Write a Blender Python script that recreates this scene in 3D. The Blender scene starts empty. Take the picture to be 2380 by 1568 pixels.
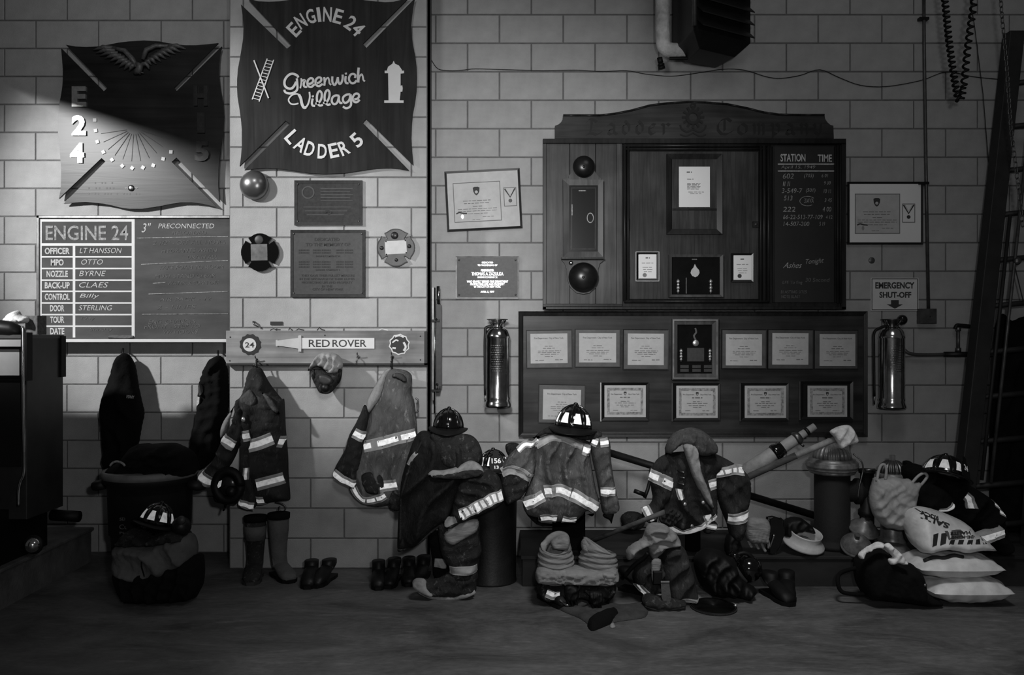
import bpy, math, random
import numpy as np
from mathutils import Vector, Matrix, geometry
C = bpy.context.scene
COL = C.collection
random.seed(7)

# ---------------------------------------------------------------- camera, world, lights, exposure
F = 1956.0          # focal length in pixels of the 2380 px wide frame
CH = 1.56           # camera height
cam = bpy.data.cameras.new('camera'); cam.sensor_width = 36; cam.lens = 36 * F / 2380
cam_o = bpy.data.objects.new('camera', cam); COL.objects.link(cam_o)
cam_o.location = (0, 0, CH); cam_o.rotation_euler = (math.pi / 2, 0, 0)
C.camera = cam_o
C.view_settings.view_transform = 'Standard'; C.view_settings.look = 'None'
C.view_settings.gamma = 1; C.view_settings.exposure = 0.0; C.view_settings.use_curve_mapping = False
w = bpy.data.worlds.new('world'); C.world = w; w.use_nodes = True
w.node_tree.nodes['Background'].inputs[0].default_value = (1, 1, 1, 1)
w.node_tree.nodes['Background'].inputs[1].default_value = 0.03

def area(name, loc, target, size, power, shape='DISK', sy=None):
    l = bpy.data.lights.new(name, 'AREA'); l.energy = power; l.shape = shape; l.size = size
    if sy: l.size_y = sy
    o = bpy.data.objects.new(name, l); COL.objects.link(o); o.location = loc
    d = Vector(target) - Vector(loc); o.rotation_euler = d.to_track_quat('-Z', 'Y').to_euler()
    return o
def spot(name, loc, target, deg, blend, radius, power):
    l = bpy.data.lights.new(name, 'SPOT'); l.energy = power; l.spot_size = math.radians(deg); l.spot_blend = blend; l.shadow_soft_size = radius
    o = bpy.data.objects.new(name, l); COL.objects.link(o); o.location = loc
    o.rotation_euler = (Vector(target) - Vector(loc)).to_track_quat('-Z', 'Y').to_euler()
    return o
spot('left_bay_light', (-5.0, 2.2, 3.96), (-2.35, 6.0, 2.2), 39, 0.6, 0.13, 1180)
spot('front_bay_light', (-0.25, 1.9, 2.5), (0.05, 6.0, 2.0), 60, 1.0, 0.25, 400)
spot('upper_left_fill', (-1.6, 1.6, 4.7), (-1.9, 6.0, 3.9), 62, 1.0, 0.3, 140)  # added fill lamp for the dark upper-left wall
spot('overhead_light', (1.1, 2.4, 4.9), (1.0, 4.0, 0.0), 62, 1.0, 0.5, 420)
area('high_bay_light', (1.6, 2.4, 4.9), (1.2, 5.4, 0.4), 1.8, 12)
area('camera_flash', (0.30, -0.05, 1.85), (0.5, 5.5, 0.9), 0.16, 33)

WL, WP, WR = 6.11, 5.686, 6.0      # depth of the left wall, the projecting middle wall and the right wall

# ---------------------------------------------------------------- helpers
def sc(Y): return F / Y
def P(px, py, Y):
    s = F / Y
    return Vector(((px - 1190) / s, Y, CH - (py - 784) / s))
def floorY(py): return F * CH / (py - 784)

def mk(name):
    m = bpy.data.materials.new(name); m.use_nodes = True
    return m, m.node_tree.nodes, m.node_tree.links, m.node_tree.nodes['Principled BSDF']
def g(v): return (v, v, v, 1)
PALE = {'white_paint', 'paper', 'parchment', 'chalk', 'woven_bag', 'white_towel', 'milky_plastic', 'white_ring', 'raised_letter', 'gilt', 'polished_metal', 'grey_panel'}
KD = 0.72
def mat(name, c, rough=0.6, metal=0.0, var=0.0, vs=8.0, bump=0.0, bs=60.0, stretch=(1, 1, 1), coat=0.0, spec=0.5, random_tint=0.0):
    if name not in PALE: c *= KD
    m, N, L, b = mk(name)
    b.inputs['Roughness'].default_value = rough; b.inputs['Metallic'].default_value = metal
    b.inputs['Base Color'].default_value = g(c); b.inputs['Coat Weight'].default_value = coat
    b.inputs['Specular IOR Level'].default_value = spec
    if var or bump:
        tc = N.new('ShaderNodeTexCoord'); mp = N.new('ShaderNodeMapping'); mp.inputs['Scale'].default_value = stretch
        L.new(tc.outputs['Object'], mp.inputs['Vector'])
    if var:
        n = N.new('ShaderNodeTexNoise'); n.inputs['Scale'].default_value = vs; n.inputs['Detail'].default_value = 6; n.inputs['Roughness'].default_value = 0.62
        L.new(mp.outputs[0], n.inputs['Vector'])
        r = N.new('ShaderNodeMapRange'); r.inputs[1].default_value = 0.3; r.inputs[2].default_value = 0.7
        r.inputs[3].default_value = c * (1 - var); r.inputs[4].default_value = c * (1 + var)
        L.new(n.outputs[0], r.inputs[0]); out = r.outputs[0]
        if random_tint:
            oi = N.new('ShaderNodeObjectInfo'); rr = N.new('ShaderNodeMapRange')
            rr.inputs[3].default_value = 1 - random_tint; rr.inputs[4].default_value = 1 + random_tint
            L.new(oi.outputs['Random'], rr.inputs[0])
            mu = N.new('ShaderNodeMath'); mu.operation = 'MULTIPLY'; L.new(out, mu.inputs[0]); L.new(rr.outputs[0], mu.inputs[1]); out = mu.outputs[0]
        L.new(out, b.inputs['Base Color'])
    if bump:
        n2 = N.new('ShaderNodeTexNoise'); n2.inputs['Scale'].default_value = bs; n2.inputs['Detail'].default_value = 5
        L.new(mp.outputs[0], n2.inputs['Vector'])
        bp = N.new('ShaderNodeBump'); bp.inputs['Strength'].default_value = bump; bp.inputs['Distance'].default_value = 0.007
        L.new(n2.outputs[0], bp.inputs['Height']); L.new(bp.outputs[0], b.inputs['Normal'])
    return m
def wood(name, c, vert=True, rough=0.45, contrast=0.35, scale=30, spec=0.25):
    c *= KD; spec *= KD
    m, N, L, b = mk(name)
    tc = N.new('ShaderNodeTexCoord'); mp = N.new('ShaderNodeMapping')
    mp.inputs['Scale'].default_value = (1, 1, 0.06) if vert else (0.06, 1, 1)
    L.new(tc.outputs['Object'], mp.inputs['Vector'])
    n = N.new('ShaderNodeTexNoise'); n.inputs['Scale'].default_value = scale; n.inputs['Detail'].default_value = 8; n.inputs['Distortion'].default_value = 0.6
    L.new(mp.outputs[0], n.inputs['Vector'])
    n2 = N.new('ShaderNodeTexNoise'); n2.inputs['Scale'].default_value = 4; n2.inputs['Detail'].default_value = 6
    L.new(tc.outputs['Object'], n2.inputs['Vector'])
    r = N.new('ShaderNodeMapRange'); r.inputs[1].default_value = 0.32; r.inputs[2].default_value = 0.68
    r.inputs[3].default_value = c * (1 - contrast); r.inputs[4].default_value = c * (1 + contrast)
    L.new(n.outputs[0], r.inputs[0])
    r2 = N.new('ShaderNodeMapRange'); r2.inputs[1].default_value = 0.3; r2.inputs[2].default_value = 0.75
    r2.inputs[3].default_value = 0.7; r2.inputs[4].default_value = 1.5
    L.new(n2.outputs[0], r2.inputs[0])
    mu = N.new('ShaderNodeMath'); mu.operation = 'MULTIPLY'; L.new(r.outputs[0], mu.inputs[0]); L.new(r2.outputs[0], mu.inputs[1])
    L.new(mu.outputs[0], b.inputs['Base Color'])
    b.inputs['Roughness'].default_value = rough; b.inputs['Specular IOR Level'].default_value = spec
    bp = N.new('ShaderNodeBump'); bp.inputs['Strength'].default_value = 0.25; bp.inputs['Distance'].default_value = 0.002
    L.new(n.outputs[0], bp.inputs['Height']); L.new(bp.outputs[0], b.inputs['Normal'])
    return m
def cloth(name, base, scuff, rough, vstretch=0.55):
    # heavy woven cloth: fine weave, soft creases and paler scuffed patches of their own
    base *= KD; scuff *= KD
    m, N, L, b = mk(name); b.inputs['Roughness'].default_value = rough; b.inputs['Specular IOR Level'].default_value = 0.25
    tc = N.new('ShaderNodeTexCoord'); mp = N.new('ShaderNodeMapping'); mp.inputs['Scale'].default_value = (1.4, 1, vstretch); L.new(tc.outputs['Object'], mp.inputs['Vector'])
    n = N.new('ShaderNodeTexNoise'); n.inputs['Scale'].default_value = 6; n.inputs['Detail'].default_value = 6; L.new(tc.outputs['Object'], n.inputs['Vector'])
    r = N.new('ShaderNodeMapRange'); r.inputs[1].default_value = .3; r.inputs[2].default_value = .7; r.inputs[3].default_value = base * .6; r.inputs[4].default_value = base * 1.4; L.new(n.outputs[0], r.inputs[0])
    n2 = N.new('ShaderNodeTexNoise'); n2.inputs['Scale'].default_value = 26; n2.inputs['Detail'].default_value = 8; n2.inputs['Roughness'].default_value = .7; n2.inputs['Distortion'].default_value = .5; L.new(mp.outputs[0], n2.inputs['Vector'])
    r2 = N.new('ShaderNodeMapRange'); r2.inputs[1].default_value = .56; r2.inputs[2].default_value = .74; r2.inputs[3].default_value = 0; r2.inputs[4].default_value = scuff; L.new(n2.outputs[0], r2.inputs[0])
    a = N.new('ShaderNodeMath'); a.operation = 'ADD'; L.new(r.outputs[0], a.inputs[0]); L.new(r2.outputs[0], a.inputs[1]); L.new(a.outputs[0], b.inputs['Base Color'])
    n3 = N.new('ShaderNodeTexNoise'); n3.inputs['Scale'].default_value = 30; n3.inputs['Detail'].default_value = 7; n3.inputs['Roughness'].default_value = .6; n3.inputs['Distortion'].default_value = 1.2; L.new(mp.outputs[0], n3.inputs['Vector'])
    bp = N.new('ShaderNodeBump'); bp.inputs['Strength'].default_value = .9; bp.inputs['Distance'].default_value = .012; L.new(n3.outputs[0], bp.inputs['Height']); L.new(bp.outputs[0], b.inputs['Normal'])
    return m
def retro(name, base, glow, rough):
    # glass-bead reflective tape: sends light back the way it came
    m, N, L, b = mk(name)
    N.remove(b); out = [n for n in N if n.type == 'OUTPUT_MATERIAL'][0]
    d = N.new('ShaderNodeBsdfDiffuse'); d.inputs[0].default_value = g(base)
    gl = N.new('ShaderNodeBsdfAnisotropic'); gl.inputs['Roughness'].default_value = rough; gl.inputs['Color'].default_value = g(glow)
    ge = N.new('ShaderNodeNewGeometry'); L.new(ge.outputs['Incoming'], gl.inputs['Normal'])
    n = N.new('ShaderNodeTexNoise'); n.inputs['Scale'].default_value = 45; n.inputs['Detail'].default_value = 4
    tc = N.new('ShaderNodeTexCoord'); L.new(tc.outputs['Object'], n.inputs['Vector'])
    r = N.new('ShaderNodeMapRange'); r.inputs[1].default_value = 0.3; r.inputs[2].default_value = 0.55; r.inputs[3].default_value = 0.55 * glow; r.inputs[4].default_value = glow
    L.new(n.outputs[0], r.inputs[0]); L.new(r.outputs[0], gl.inputs['Color'])
    a = N.new('ShaderNodeAddShader'); L.new(d.outputs[0], a.inputs[0]); L.new(gl.outputs[0], a.inputs[1])
    L.new(a.outputs[0], out.inputs[0])
    return m

M = dict(
    block=mat('painted_block', 0.50, 0.75, var=0.10, vs=9, bump=0.35, bs=150, random_tint=0.03),
    mortar=mat('mortar', 0.19, 0.9, var=0.2, vs=20, bump=0.5),
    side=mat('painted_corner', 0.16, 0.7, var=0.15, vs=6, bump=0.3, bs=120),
    plywood=wood('sign_plywood', 0.017, True, 0.6, 0.6, 24),
    signwood=wood('sign_wood_varnished', 0.022, False, 0.36, 0.3, 26, spec=0.38),
    cabinet=wood('cabinet_wood', 0.09, True, 0.42, 0.3, 34),
    door=wood('cabinet_door_wood', 0.052, True, 0.45, 0.35, 60),
    moulding=wood('dark_moulding', 0.024, True, 0.35, 0.3, 40),
    header=wood('header_wood', 0.045, False, 0.45, 0.35, 30),
    board=wood('board_wood', 0.048, False, 0.33, 0.35, 20),
    rack=wood('rack_wood', 0.27, False, 0.5, 0.28, 22),
    matte=mat('frame_mat_wood', 0.10, 0.5, var=0.3, vs=14),
    white=mat('white_paint', 0.64, 0.6, var=0.06), paper=mat('paper', 0.80, 0.7, var=0.03, vs=5),
    parch=mat('parchment', 0.50, 0.7, var=0.08, vs=20), ink=mat('ink', 0.05, 0.7), softink=mat('soft_ink', 0.22, 0.8),
    black=mat('black_rubber', 0.004, 0.6, var=0.4, vs=20, spec=0.3), gloss=mat('gloss_black', 0.006, 0.12, coat=0.5),
    satin=mat('satin_black', 0.012, 0.45, var=0.4, vs=12, spec=0.3), frame=mat('black_frame', 0.010, 0.3),
    slate=mat('slate', 0.085, 0.8, var=0.35, vs=4, stretch=(0.5, 1, 1.6)), chalk=mat('chalk', 0.5, 0.9, var=0.35, vs=70),
    chalkdim=mat('chalk_dim', 0.40, 0.9, var=0.6, vs=60), chalkfaint=mat('chalk_faint', 0.15, 0.9, var=0.5, vs=50),
    slateblack=mat('black_slate', 0.014, 0.7, var=0.3, vs=6), bronze=mat('bronze', 0.05, 0.38, 0.6, var=0.3, vs=40),
    bronzel=mat('bronze_plate', 0.06, 0.5, 0.2, var=0.2, vs=50), raised=mat('raised_letter', 0.6, 0.35, 0.8), darkletter=mat('dark_letter', 0.02, 0.6), gilt=mat('gilt', 0.6, 0.4, 0.9, var=0.2, vs=30), carved=mat('carved_black', 0.006, 0.7), eagle=mat('carved_gilt', 0.16, 0.5, 0.2, var=0.5, vs=60),
    chrome=mat('polished_metal', 0.62, 0.16, 1.0, var=0.25, vs=25, bump=0.12, bs=14), brass=mat('old_brass', 0.34, 0.3, 1.0, var=0.3, vs=20),
    steel=mat('worn_steel', 0.22, 0.4, 0.9, var=0.3, vs=20), bell=mat('bell_metal', 0.30, 0.27, 0.75, var=0.25, vs=8),
    gong=mat('dark_gong', 0.045, 0.30, 0.7, var=0.3, vs=12), glass=mat('dark_glass', 0.02, 0.18, coat=0.3),
    jacket=cloth('bunker_cloth', 0.11, 0.2, 0.9), jacketd=cloth('bunker_cloth_dark', 0.038, 0.10, 0.9),
    coatblack=cloth('black_coat_cloth', 0.018, 0.05, 0.8), soot=cloth('sooty_cloth', 0.033, 0.20, 0.85, 1.0), worn=cloth('worn_cloth', 0.16, 0.40, 0.9),
    lining=mat('pale_lining', 0.40, 0.9, var=0.35, vs=14, bump=0.5, bs=50), blackcloth=mat('black_cloth', 0.007, 0.95, var=0.3, vs=10, bump=0.4, bs=60, spec=0.15),
    khaki=mat('khaki_cloth', 0.33, 0.9, var=0.3, vs=16, bump=0.6, bs=50, stretch=(0.5, 1, 2.2)), trim=mat('lime_trim', 0.50, 0.7, var=0.2, vs=30),
    retro=retro('reflective_tape', 0.4, 0.60, 0.50), retrodim=retro('dull_reflective_tape', 0.26, 0.12, 0.52),
    truck=mat('dark_truck_paint', 0.035, 0.42, var=0.4, vs=5), truckside=mat('truck_side', 0.10, 0.5, var=0.3, vs=4), panel=mat('grey_panel', 0.5, 0.35, var=0.15, vs=3),
    curb=mat('concrete_step', 0.13, 0.8, var=0.4, vs=7, bump=0.5), plastic=mat('milky_plastic', 0.36, 0.55, var=0.2, vs=12, bump=0.7, bs=26, spec=0.3),
    bagwhite=mat('woven_bag', 0.68, 0.5, var=0.15, vs=14, bump=0.4, bs=18), towel=mat('white_towel', 0.7, 0.95, var=0.3, vs=22, bump=0.7, bs=50),
    insul=mat('pipe_insulation', 0.72, 0.9, var=0.35, vs=14, bump=0.7, bs=60), patch=mat('torn_foil', 1.0, 0.6, var=0.4, vs=30, bump=0.8, bs=40),
    can=mat('can_plastic', 0.012, 0.6, var=0.4, vs=9), drum=mat('drum_paint', 0.013, 0.5, var=0.35, vs=8, bump=0.2), roll=mat('bag_roll', 0.24, 0.6, var=0.2, vs=14),
    ringwhite=mat('white_ring', 0.5, 0.5, var=0.2, vs=14), polewood=wood('pole_wood', 0.10, False, 0.6, 0.4, 30), bench=mat('bench_paint', 0.018, 0.75, var=0.7, vs=7, stretch=(0.4, 1, 1)),
    hyd=mat('hydrant_iron', 0.006, 0.8, var=0.3, vs=16, bump=0.3), hydtop=mat('hydrant_top', 0.30, 0.38, 0.35, var=0.4, vs=24), conduit=mat('conduit', 0.13, 0.4, 0.5, var=0.4, vs=14),
    darkcloth=mat('dark_cloth', 0.06, 0.9, var=0.4, vs=11, bump=0.8, bs=40), graycloth=mat('grey_cloth', 0.12, 0.9, var=0.25, vs=11, bump=0.6, bs=60), eraser=mat('felt', 0.14, 0.95, var=0.3, vs=40), ladderm=mat('ladder_paint', 0.022, 0.6, var=0.4, vs=9), retrowhite=retro('reflective_number', 0.6, 0.3, 0.5))
# floor: scuffed, stained concrete
m, N, L, b = mk('scuffed_concrete_floor')
tc = N.new('ShaderNodeTexCoord'); mp = N.new('ShaderNodeMapping'); mp.inputs['Scale'].default_value = (0.55, 1.1, 1); L.new(tc.outputs['Object'], mp.inputs['Vector'])
n1 = N.new('ShaderNodeTexNoise'); n1.inputs['Scale'].default_value = 2.2; n1.inputs['Detail'].default_value = 10; n1.inputs['Roughness'].default_value = 0.7; n1.inputs['Distortion'].default_value = 0.7
n2 = N.new('ShaderNodeTexNoise'); n2.inputs['Scale'].default_value = 40; n2.inputs['Detail'].default_value = 6
L.new(mp.outputs[0], n1.inputs['Vector']); L.new(mp.outputs[0], n2.inputs['Vector'])
cr = N.new('ShaderNodeMapRange'); cr.inputs[1].default_value = 0.36; cr.inputs[2].default_value = 0.68; cr.inputs[3].default_value = 0.040; cr.inputs[4].default_value = 0.15; L.new(n1.outputs[0], cr.inputs[0])
c2 = N.new('ShaderNodeMapRange'); c2.inputs[3].default_value = 0.6; c2.inputs[4].default_value = 1.4; L.new(n2.outputs[0], c2.inputs[0])
mu = N.new('ShaderNodeMath'); mu.operation = 'MULTIPLY'; L.new(cr.outputs[0], mu.inputs[0]); L.new(c2.outputs[0], mu.inputs[1]); 
n3 = N.new('ShaderNodeTexNoise'); n3.inputs['Scale'].default_value = 9; n3.inputs['Detail'].default_value = 8; n3.inputs['Roughness'].default_value = 0.75; mp3 = N.new('ShaderNodeMapping'); mp3.inputs['Scale'].default_value = (0.35, 1.6, 1); mp3.inputs['Rotation'].default_value = (0, 0, 0.12)
L.new(tc.outputs['Object'], mp3.inputs['Vector']); L.new(mp3.outputs[0], n3.inputs['Vector'])
r3 = N.new('ShaderNodeMapRange'); r3.inputs[1].default_value = 0.56; r3.inputs[2].default_value = 0.72; r3.inputs[3].default_value = 0; r3.inputs[4].default_value = 0.085; L.new(n3.outputs[0], r3.inputs[0])
ad = N.new('ShaderNodeMath'); ad.operation = 'ADD'; L.new(mu.outputs[0], ad.inputs[0]); L.new(r3.outputs[0], ad.inputs[1]); L.new(ad.outputs[0], b.inputs['Base Color'])
b.inputs['Roughness'].default_value = 0.6
bp = N.new('ShaderNodeBump'); bp.inputs['Strength'].default_value = 0.35; bp.inputs['Distance'].default_value = 0.004; L.new(n2.outputs[0], bp.inputs['Height']); L.new(bp.outputs[0], b.inputs['Normal'])
M['floor'] = m

def tag(o, label=None, cat=None, group=None, kind=None):
    if label: o['label'] = label
    if cat: o['category'] = cat
    if group: o['group'] = group
    if kind: o['kind'] = kind
    return o
def link(name, me, mats, parent=None, smooth=False):
    o = bpy.data.objects.new(name, me); COL.objects.link(o)
    for mm in (mats if isinstance(mats, (list, tuple)) else [mats]):
        me.materials.append(M[mm] if isinstance(mm, str) else mm)
    if smooth: me.shade_smooth()
    if parent is not None:
        o.parent = parent; o.matrix_parent_inverse = Matrix.Translation(-world_loc(parent))
    return o
def world_loc(o):
    return o['_w'] and Vector(o['_w']) if '_w' in o else Vector((0, 0, 0))
def thing(name, label, cat, loc=(0, 0, 0), group=None):
    o = bpy.data.objects.new(name, None); COL.objects.link(o); o.location = loc; o['_w'] = list(loc)
    return tag(o, label, cat, group)

_tc = {}
def text_mesh(s, shear=0.0, bold=0.0, space=1.0):
    k = (s, shear, bold, space)
    if k not in _tc:
        cu = bpy.data.curves.new('t', 'FONT'); cu.body = s; cu.size = 1; cu.resolution_u = 3; cu.shear = shear; cu.offset = bold; cu.space_character = space
        o = bpy.data.objects.new('t', cu); COL.objects.link(o)
        me = bpy.data.meshes.new_from_object(o.evaluated_get(bpy.context.evaluated_depsgraph_get()))
        v = [tuple(q.co) for q in me.vertices]; f = [tuple(p.vertices) for p in me.polygons]
        bpy.data.objects.remove(o); bpy.data.curves.remove(cu); bpy.data.meshes.remove(me)
        xs = [q[0] for q in v]; ys = [q[1] for q in v]
        _tc[k] = (v, f, min(xs), max(xs), min(ys), max(ys))
    return _tc[k]

def catmull(pts, n=4, closed=False):
    pts = [Vector(p) for p in pts]; out = []; N_ = len(pts)
    rng = range(N_) if closed else range(N_ - 1)
    for i in rng:
        if closed: p0, p1, p2, p3 = pts[i - 1], pts[i], pts[(i + 1) % N_], pts[(i + 2) % N_]
        else: p0, p1, p2, p3 = pts[max(i - 1, 0)], pts[i], pts[i + 1], pts[min(i + 2, N_ - 1)]
        for k in range(n):
            t = k / n
            out.append(0.5 * ((2 * p1) + (p2 - p0) * t + (2 * p0 - 5 * p1 + 4 * p2 - p3) * t * t + (3 * p1 - p0 - 3 * p2 + p3) * t ** 3))
    if not closed: out.append(pts[-1])
    return out

class MB:
    def __init__(s): s.v = []; s.f = []; s.mi = []
    def add(s, v, f, mi=0):
        k = len(s.v); s.v += [tuple(q) for q in v]; s.f += [tuple(i + k for i in q) for q in f]; s.mi += [mi] * len(f); return s
    def box(s, x0, x1, y0, y1, z0, z1, mi=0, bev=0):
        if bev:   # chamfered front (towards -y)
            b = bev
            v = [(x0, y1, z0), (x1, y1, z0), (x1, y1, z1), (x0, y1, z1), (x0, y0 + b, z0), (x1, y0 + b, z0), (x1, y0 + b, z1), (x0, y0 + b, z1), (x0 + b, y0, z0 + b), (x1 - b, y0, z0 + b), (x1 - b, y0, z1 - b), (x0 + b, y0, z1 - b)]
            f = [(0, 3, 2, 1), (8, 9, 10, 11)]
            for k in range(4):
                j = (k + 1) % 4; f += [(k, j, 4 + j, 4 + k), (4 + k, 4 + j, 8 + j, 8 + k)]
            return s.add(v, f, mi)
        v = [(x0, y0, z0), (x1, y0, z0), (x1, y1, z0), (x0, y1, z0), (x0, y0, z1), (x1, y0, z1), (x1, y1, z1), (x0, y1, z1)]
        return s.add(v, [(0, 3, 2, 1), (4, 5, 6, 7), (0, 1, 5, 4), (1, 2, 6, 5), (2, 3, 7, 6), (3, 0, 4, 7)], mi)
    def pbox(s, x0, y0, x1, y1, Y, d, mi=0, bev=0):     # pixel rectangle, front face at depth Y, d thick
        a = P(x0, y1, Y); c = P(x1, y0, Y)
        return s.box(a.x, c.x, Y, Y + d, a.z, c.z, mi, bev)
    def prism(s, poly, Y, d, mi=0):                     # pixel polygon extruded back from Y by d
        n = len(poly); A = [P(x, y, Y) for x, y in poly]
        v = A + [Vector((q.x, Y + d, q.z)) for q in A]
        tr = geometry.tessellate_polygon([[Vector((q.x, q.z, 0)) for q in A]])
        f = [tuple(t) for t in tr] + [tuple(i + n for i in reversed(t)) for t in tr]
        f += [(i, (i + 1) % n, n + (i + 1) % n, n + i) for i in range(n)]
        return s.add(v, f, mi)
    def ring(s, o, i, Y, d, mi=0, slope=0.0):           # closed outer and inner pixel loops of equal length: frame
        n = len(o)
        a = [P(x, y, Y) for x, y in o]; b_ = [P(x, y, Y) + Vector((0, slope, 0)) for x, y in i]
        v = a + b_ + [Vector((q.x, Y + d, q.z)) for q in a] + [Vector((q.x, Y + d, q.z)) for q in b_]; f = []
        for k in range(n):
            j = (k + 1) % n
            f += [(k, j, n + j, n + k), (n + k, n + j, 3 * n + j, 3 * n + k), (2 * n + k, 2 * n + j, j, k), (3 * n + k, 3 * n + j, 2 * n + j, 2 * n + k)]
        return s.add(v, f, mi)
    def tube(s, path, r, n=8, mi=0, cap=True):
        path = [Vector(p) for p in path]; rs = r if isinstance(r, (list, tuple)) else [r] * len(path)
        v = []; f = []; up = None
        for i, p in enumerate(path):
            d = (path[min(i + 1, len(path) - 1)] - path[max(i - 1, 0)]).normalized()
            if up is None:
                up = Vector((0, 0, 1)) if abs(d.z) < 0.9 else Vector((0, 1, 0))
            a = d.cross(up).normalized(); up = a.cross(d).normalized()
            for k in range(n):
                t = 2 * math.pi * k / n; v.append(p + (a * math.cos(t) + up * math.sin(t)) * rs[i])
        for i in range(len(path) - 1):
            for k in range(n):
                j = (k + 1) % n; f.append((i * n + k, i * n + j, (i + 1) * n + j, (i + 1) * n + k))
        if cap: f += [tuple(range(n))[::-1], tuple(range((len(path) - 1) * n, len(path) * n))]
        return s.add(v, f, mi)
    def lathe(s, prof, loc=(0, 0, 0), n=32, rot=None, mi=0, sx=1, sy=1, flute=0, fa=0):   # prof: (r, z) pairs
        R = rot or Matrix.Identity(3); v = []; f = []; loc = Vector(loc)
        for r, z in prof:
            for k in range(n):
                t = 2 * math.pi * k / n; rr = r * (1 + fa * (math.cos(flute * t) if flute else 0))
                v.append(loc + R @ Vector((rr * math.cos(t) * sx, rr * math.sin(t) * sy, z)))
        m_ = len(prof)
        for i in range(m_ - 1):
            for k in range(n):
                j = (k + 1) % n; f.append((i * n + k, i * n + j, (i + 1) * n + j, (i + 1) * n + k))
        f += [tuple(range(n))[::-1], tuple(range((m_ - 1) * n, m_ * n))]
        return s.add(v, f, mi)
    def loft(s, rings, n=14, mi=0):                     # rings: (centre, a-vector, b-vector)
        v = []; f = []
        for c_, a, b_ in rings:
            for k in range(n):
                t = 2 * math.pi * k / n; v.append(Vector(c_) + Vector(a) * math.cos(t) + Vector(b_) * math.sin(t))
        for i in range(len(rings) - 1):
            for k in range(n):
                j = (k + 1) % n; f.append((i * n + k, i * n + j, (i + 1) * n + j, (i + 1) * n + k))
        f += [tuple(range(n))[::-1], tuple(range((len(rings) - 1) * n, len(rings) * n))]
        return s.add(v, f, mi)
    def text(s, txt, cx, cy, h, wd, Y, rot=0.0, shear=0.0, bold=0.01, mi=0, d=0.0, space=1.0):  # centred on pixel (cx, cy), h px high, wd px wide
        v, f, x0, x1, y0, y1 = text_mesh(txt, shear, bold, space)
        k = sc(Y); sy = h / (y1 - y0); sx = (wd / (x1 - x0)) if wd else sy
        ca, sa = math.cos(rot), math.sin(rot); out = []
        for q in v:
            a = (q[0] - (x0 + x1) / 2) * sx; b_ = (q[1] - (y0 + y1) / 2) * sy
            x = a * ca - b_ * sa; y = a * sa + b_ * ca
            out.append(P(cx + x, cy - y, Y) if False else Vector(((cx + x - 1190) / k, Y, CH - (cy - y - 784) / k)))
        s.add(out, f, mi)
        if d: # give lettering real thickness: copy pushed back + rim
            n = len(out); s.add([q + Vector((0, d, 0)) for q in out], f, mi)
            cnt = {}
            for fc in f:
                for i in range(len(fc)):
                    e = (fc[i], fc[(i + 1) % len(fc)]); cnt[tuple(sorted(e))] = cnt.get(tuple(sorted(e)), 0) + 1
            rim = [e for e, c_ in cnt.items() if c_ == 1]
            vv = []; ff = []
            for a, b_ in rim:
                k0 = len(vv); vv += [out[a], out[b_], out[b_] + Vector((0, d, 0)), out[a] + Vector((0, d, 0))]; ff.append((k0, k0 + 1, k0 + 2, k0 + 3))
            s.add(vv, ff, mi)
        return s
    def stroke(s, pts, wd, Y, d=0.003, mi=0, nib=None, sm=4):
        s.ns = getattr(s, 'ns', 0) + 1; Y -= 0.00035 * (s.ns % 5); d += 0.00035 * (s.ns % 5)   # overlapping strokes lie a hair apart  # pen stroke in pixels; nib = fixed pen angle or None for round pen
        p = catmull([(x, y, 0) for x, y in pts], sm) if len(pts) > 2 and sm > 1 else [Vector((x, y, 0)) for x, y in pts]
        n = len(p); A = []; B = []
        for i, q in enumerate(p):
            if nib is None:
                t = (p[min(i + 1, n - 1)] - p[max(i - 1, 0)]); t.normalize(); nn = Vector((-t.y, t.x, 0))
            else: nn = Vector((math.cos(nib), math.sin(nib), 0))
            A.append(q + nn * wd / 2); B.append(q - nn * wd / 2)
        v = [P(q.x, q.y, Y) for q in A] + [P(q.x, q.y, Y) for q in B]
        v += [q + Vector((0, d, 0)) for q in v]; f = []
        for i in range(n - 1):
            f += [(i, i + 1, n + i + 1, n + i), (2 * n + i, 2 * n + i + 1, i + 1, i), (n + i, n + i + 1, 3 * n + i + 1, 3 * n + i)]
        return s.add(v, f, mi)
    def build(s, name, mats, parent=None, smooth=False, bevel=0):
        me = bpy.data.meshes.new(name); me.from_pydata(s.v, [], s.f)
        me.polygons.foreach_set('material_index', s.mi); me.update()
        o = link(name, me, mats, parent, smooth)
        if bevel:
            bm_ = o.modifiers.new('bevel', 'BEVEL'); bm_.width = bevel; bm_.segments = 2; bm_.limit_method = 'ANGLE'
        return o
def simple(name, mb, mats, label, cat, group=None, smooth=False, bevel=0):
    return tag(mb.build(name, mats, None, smooth, bevel), label, cat, group)

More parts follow.
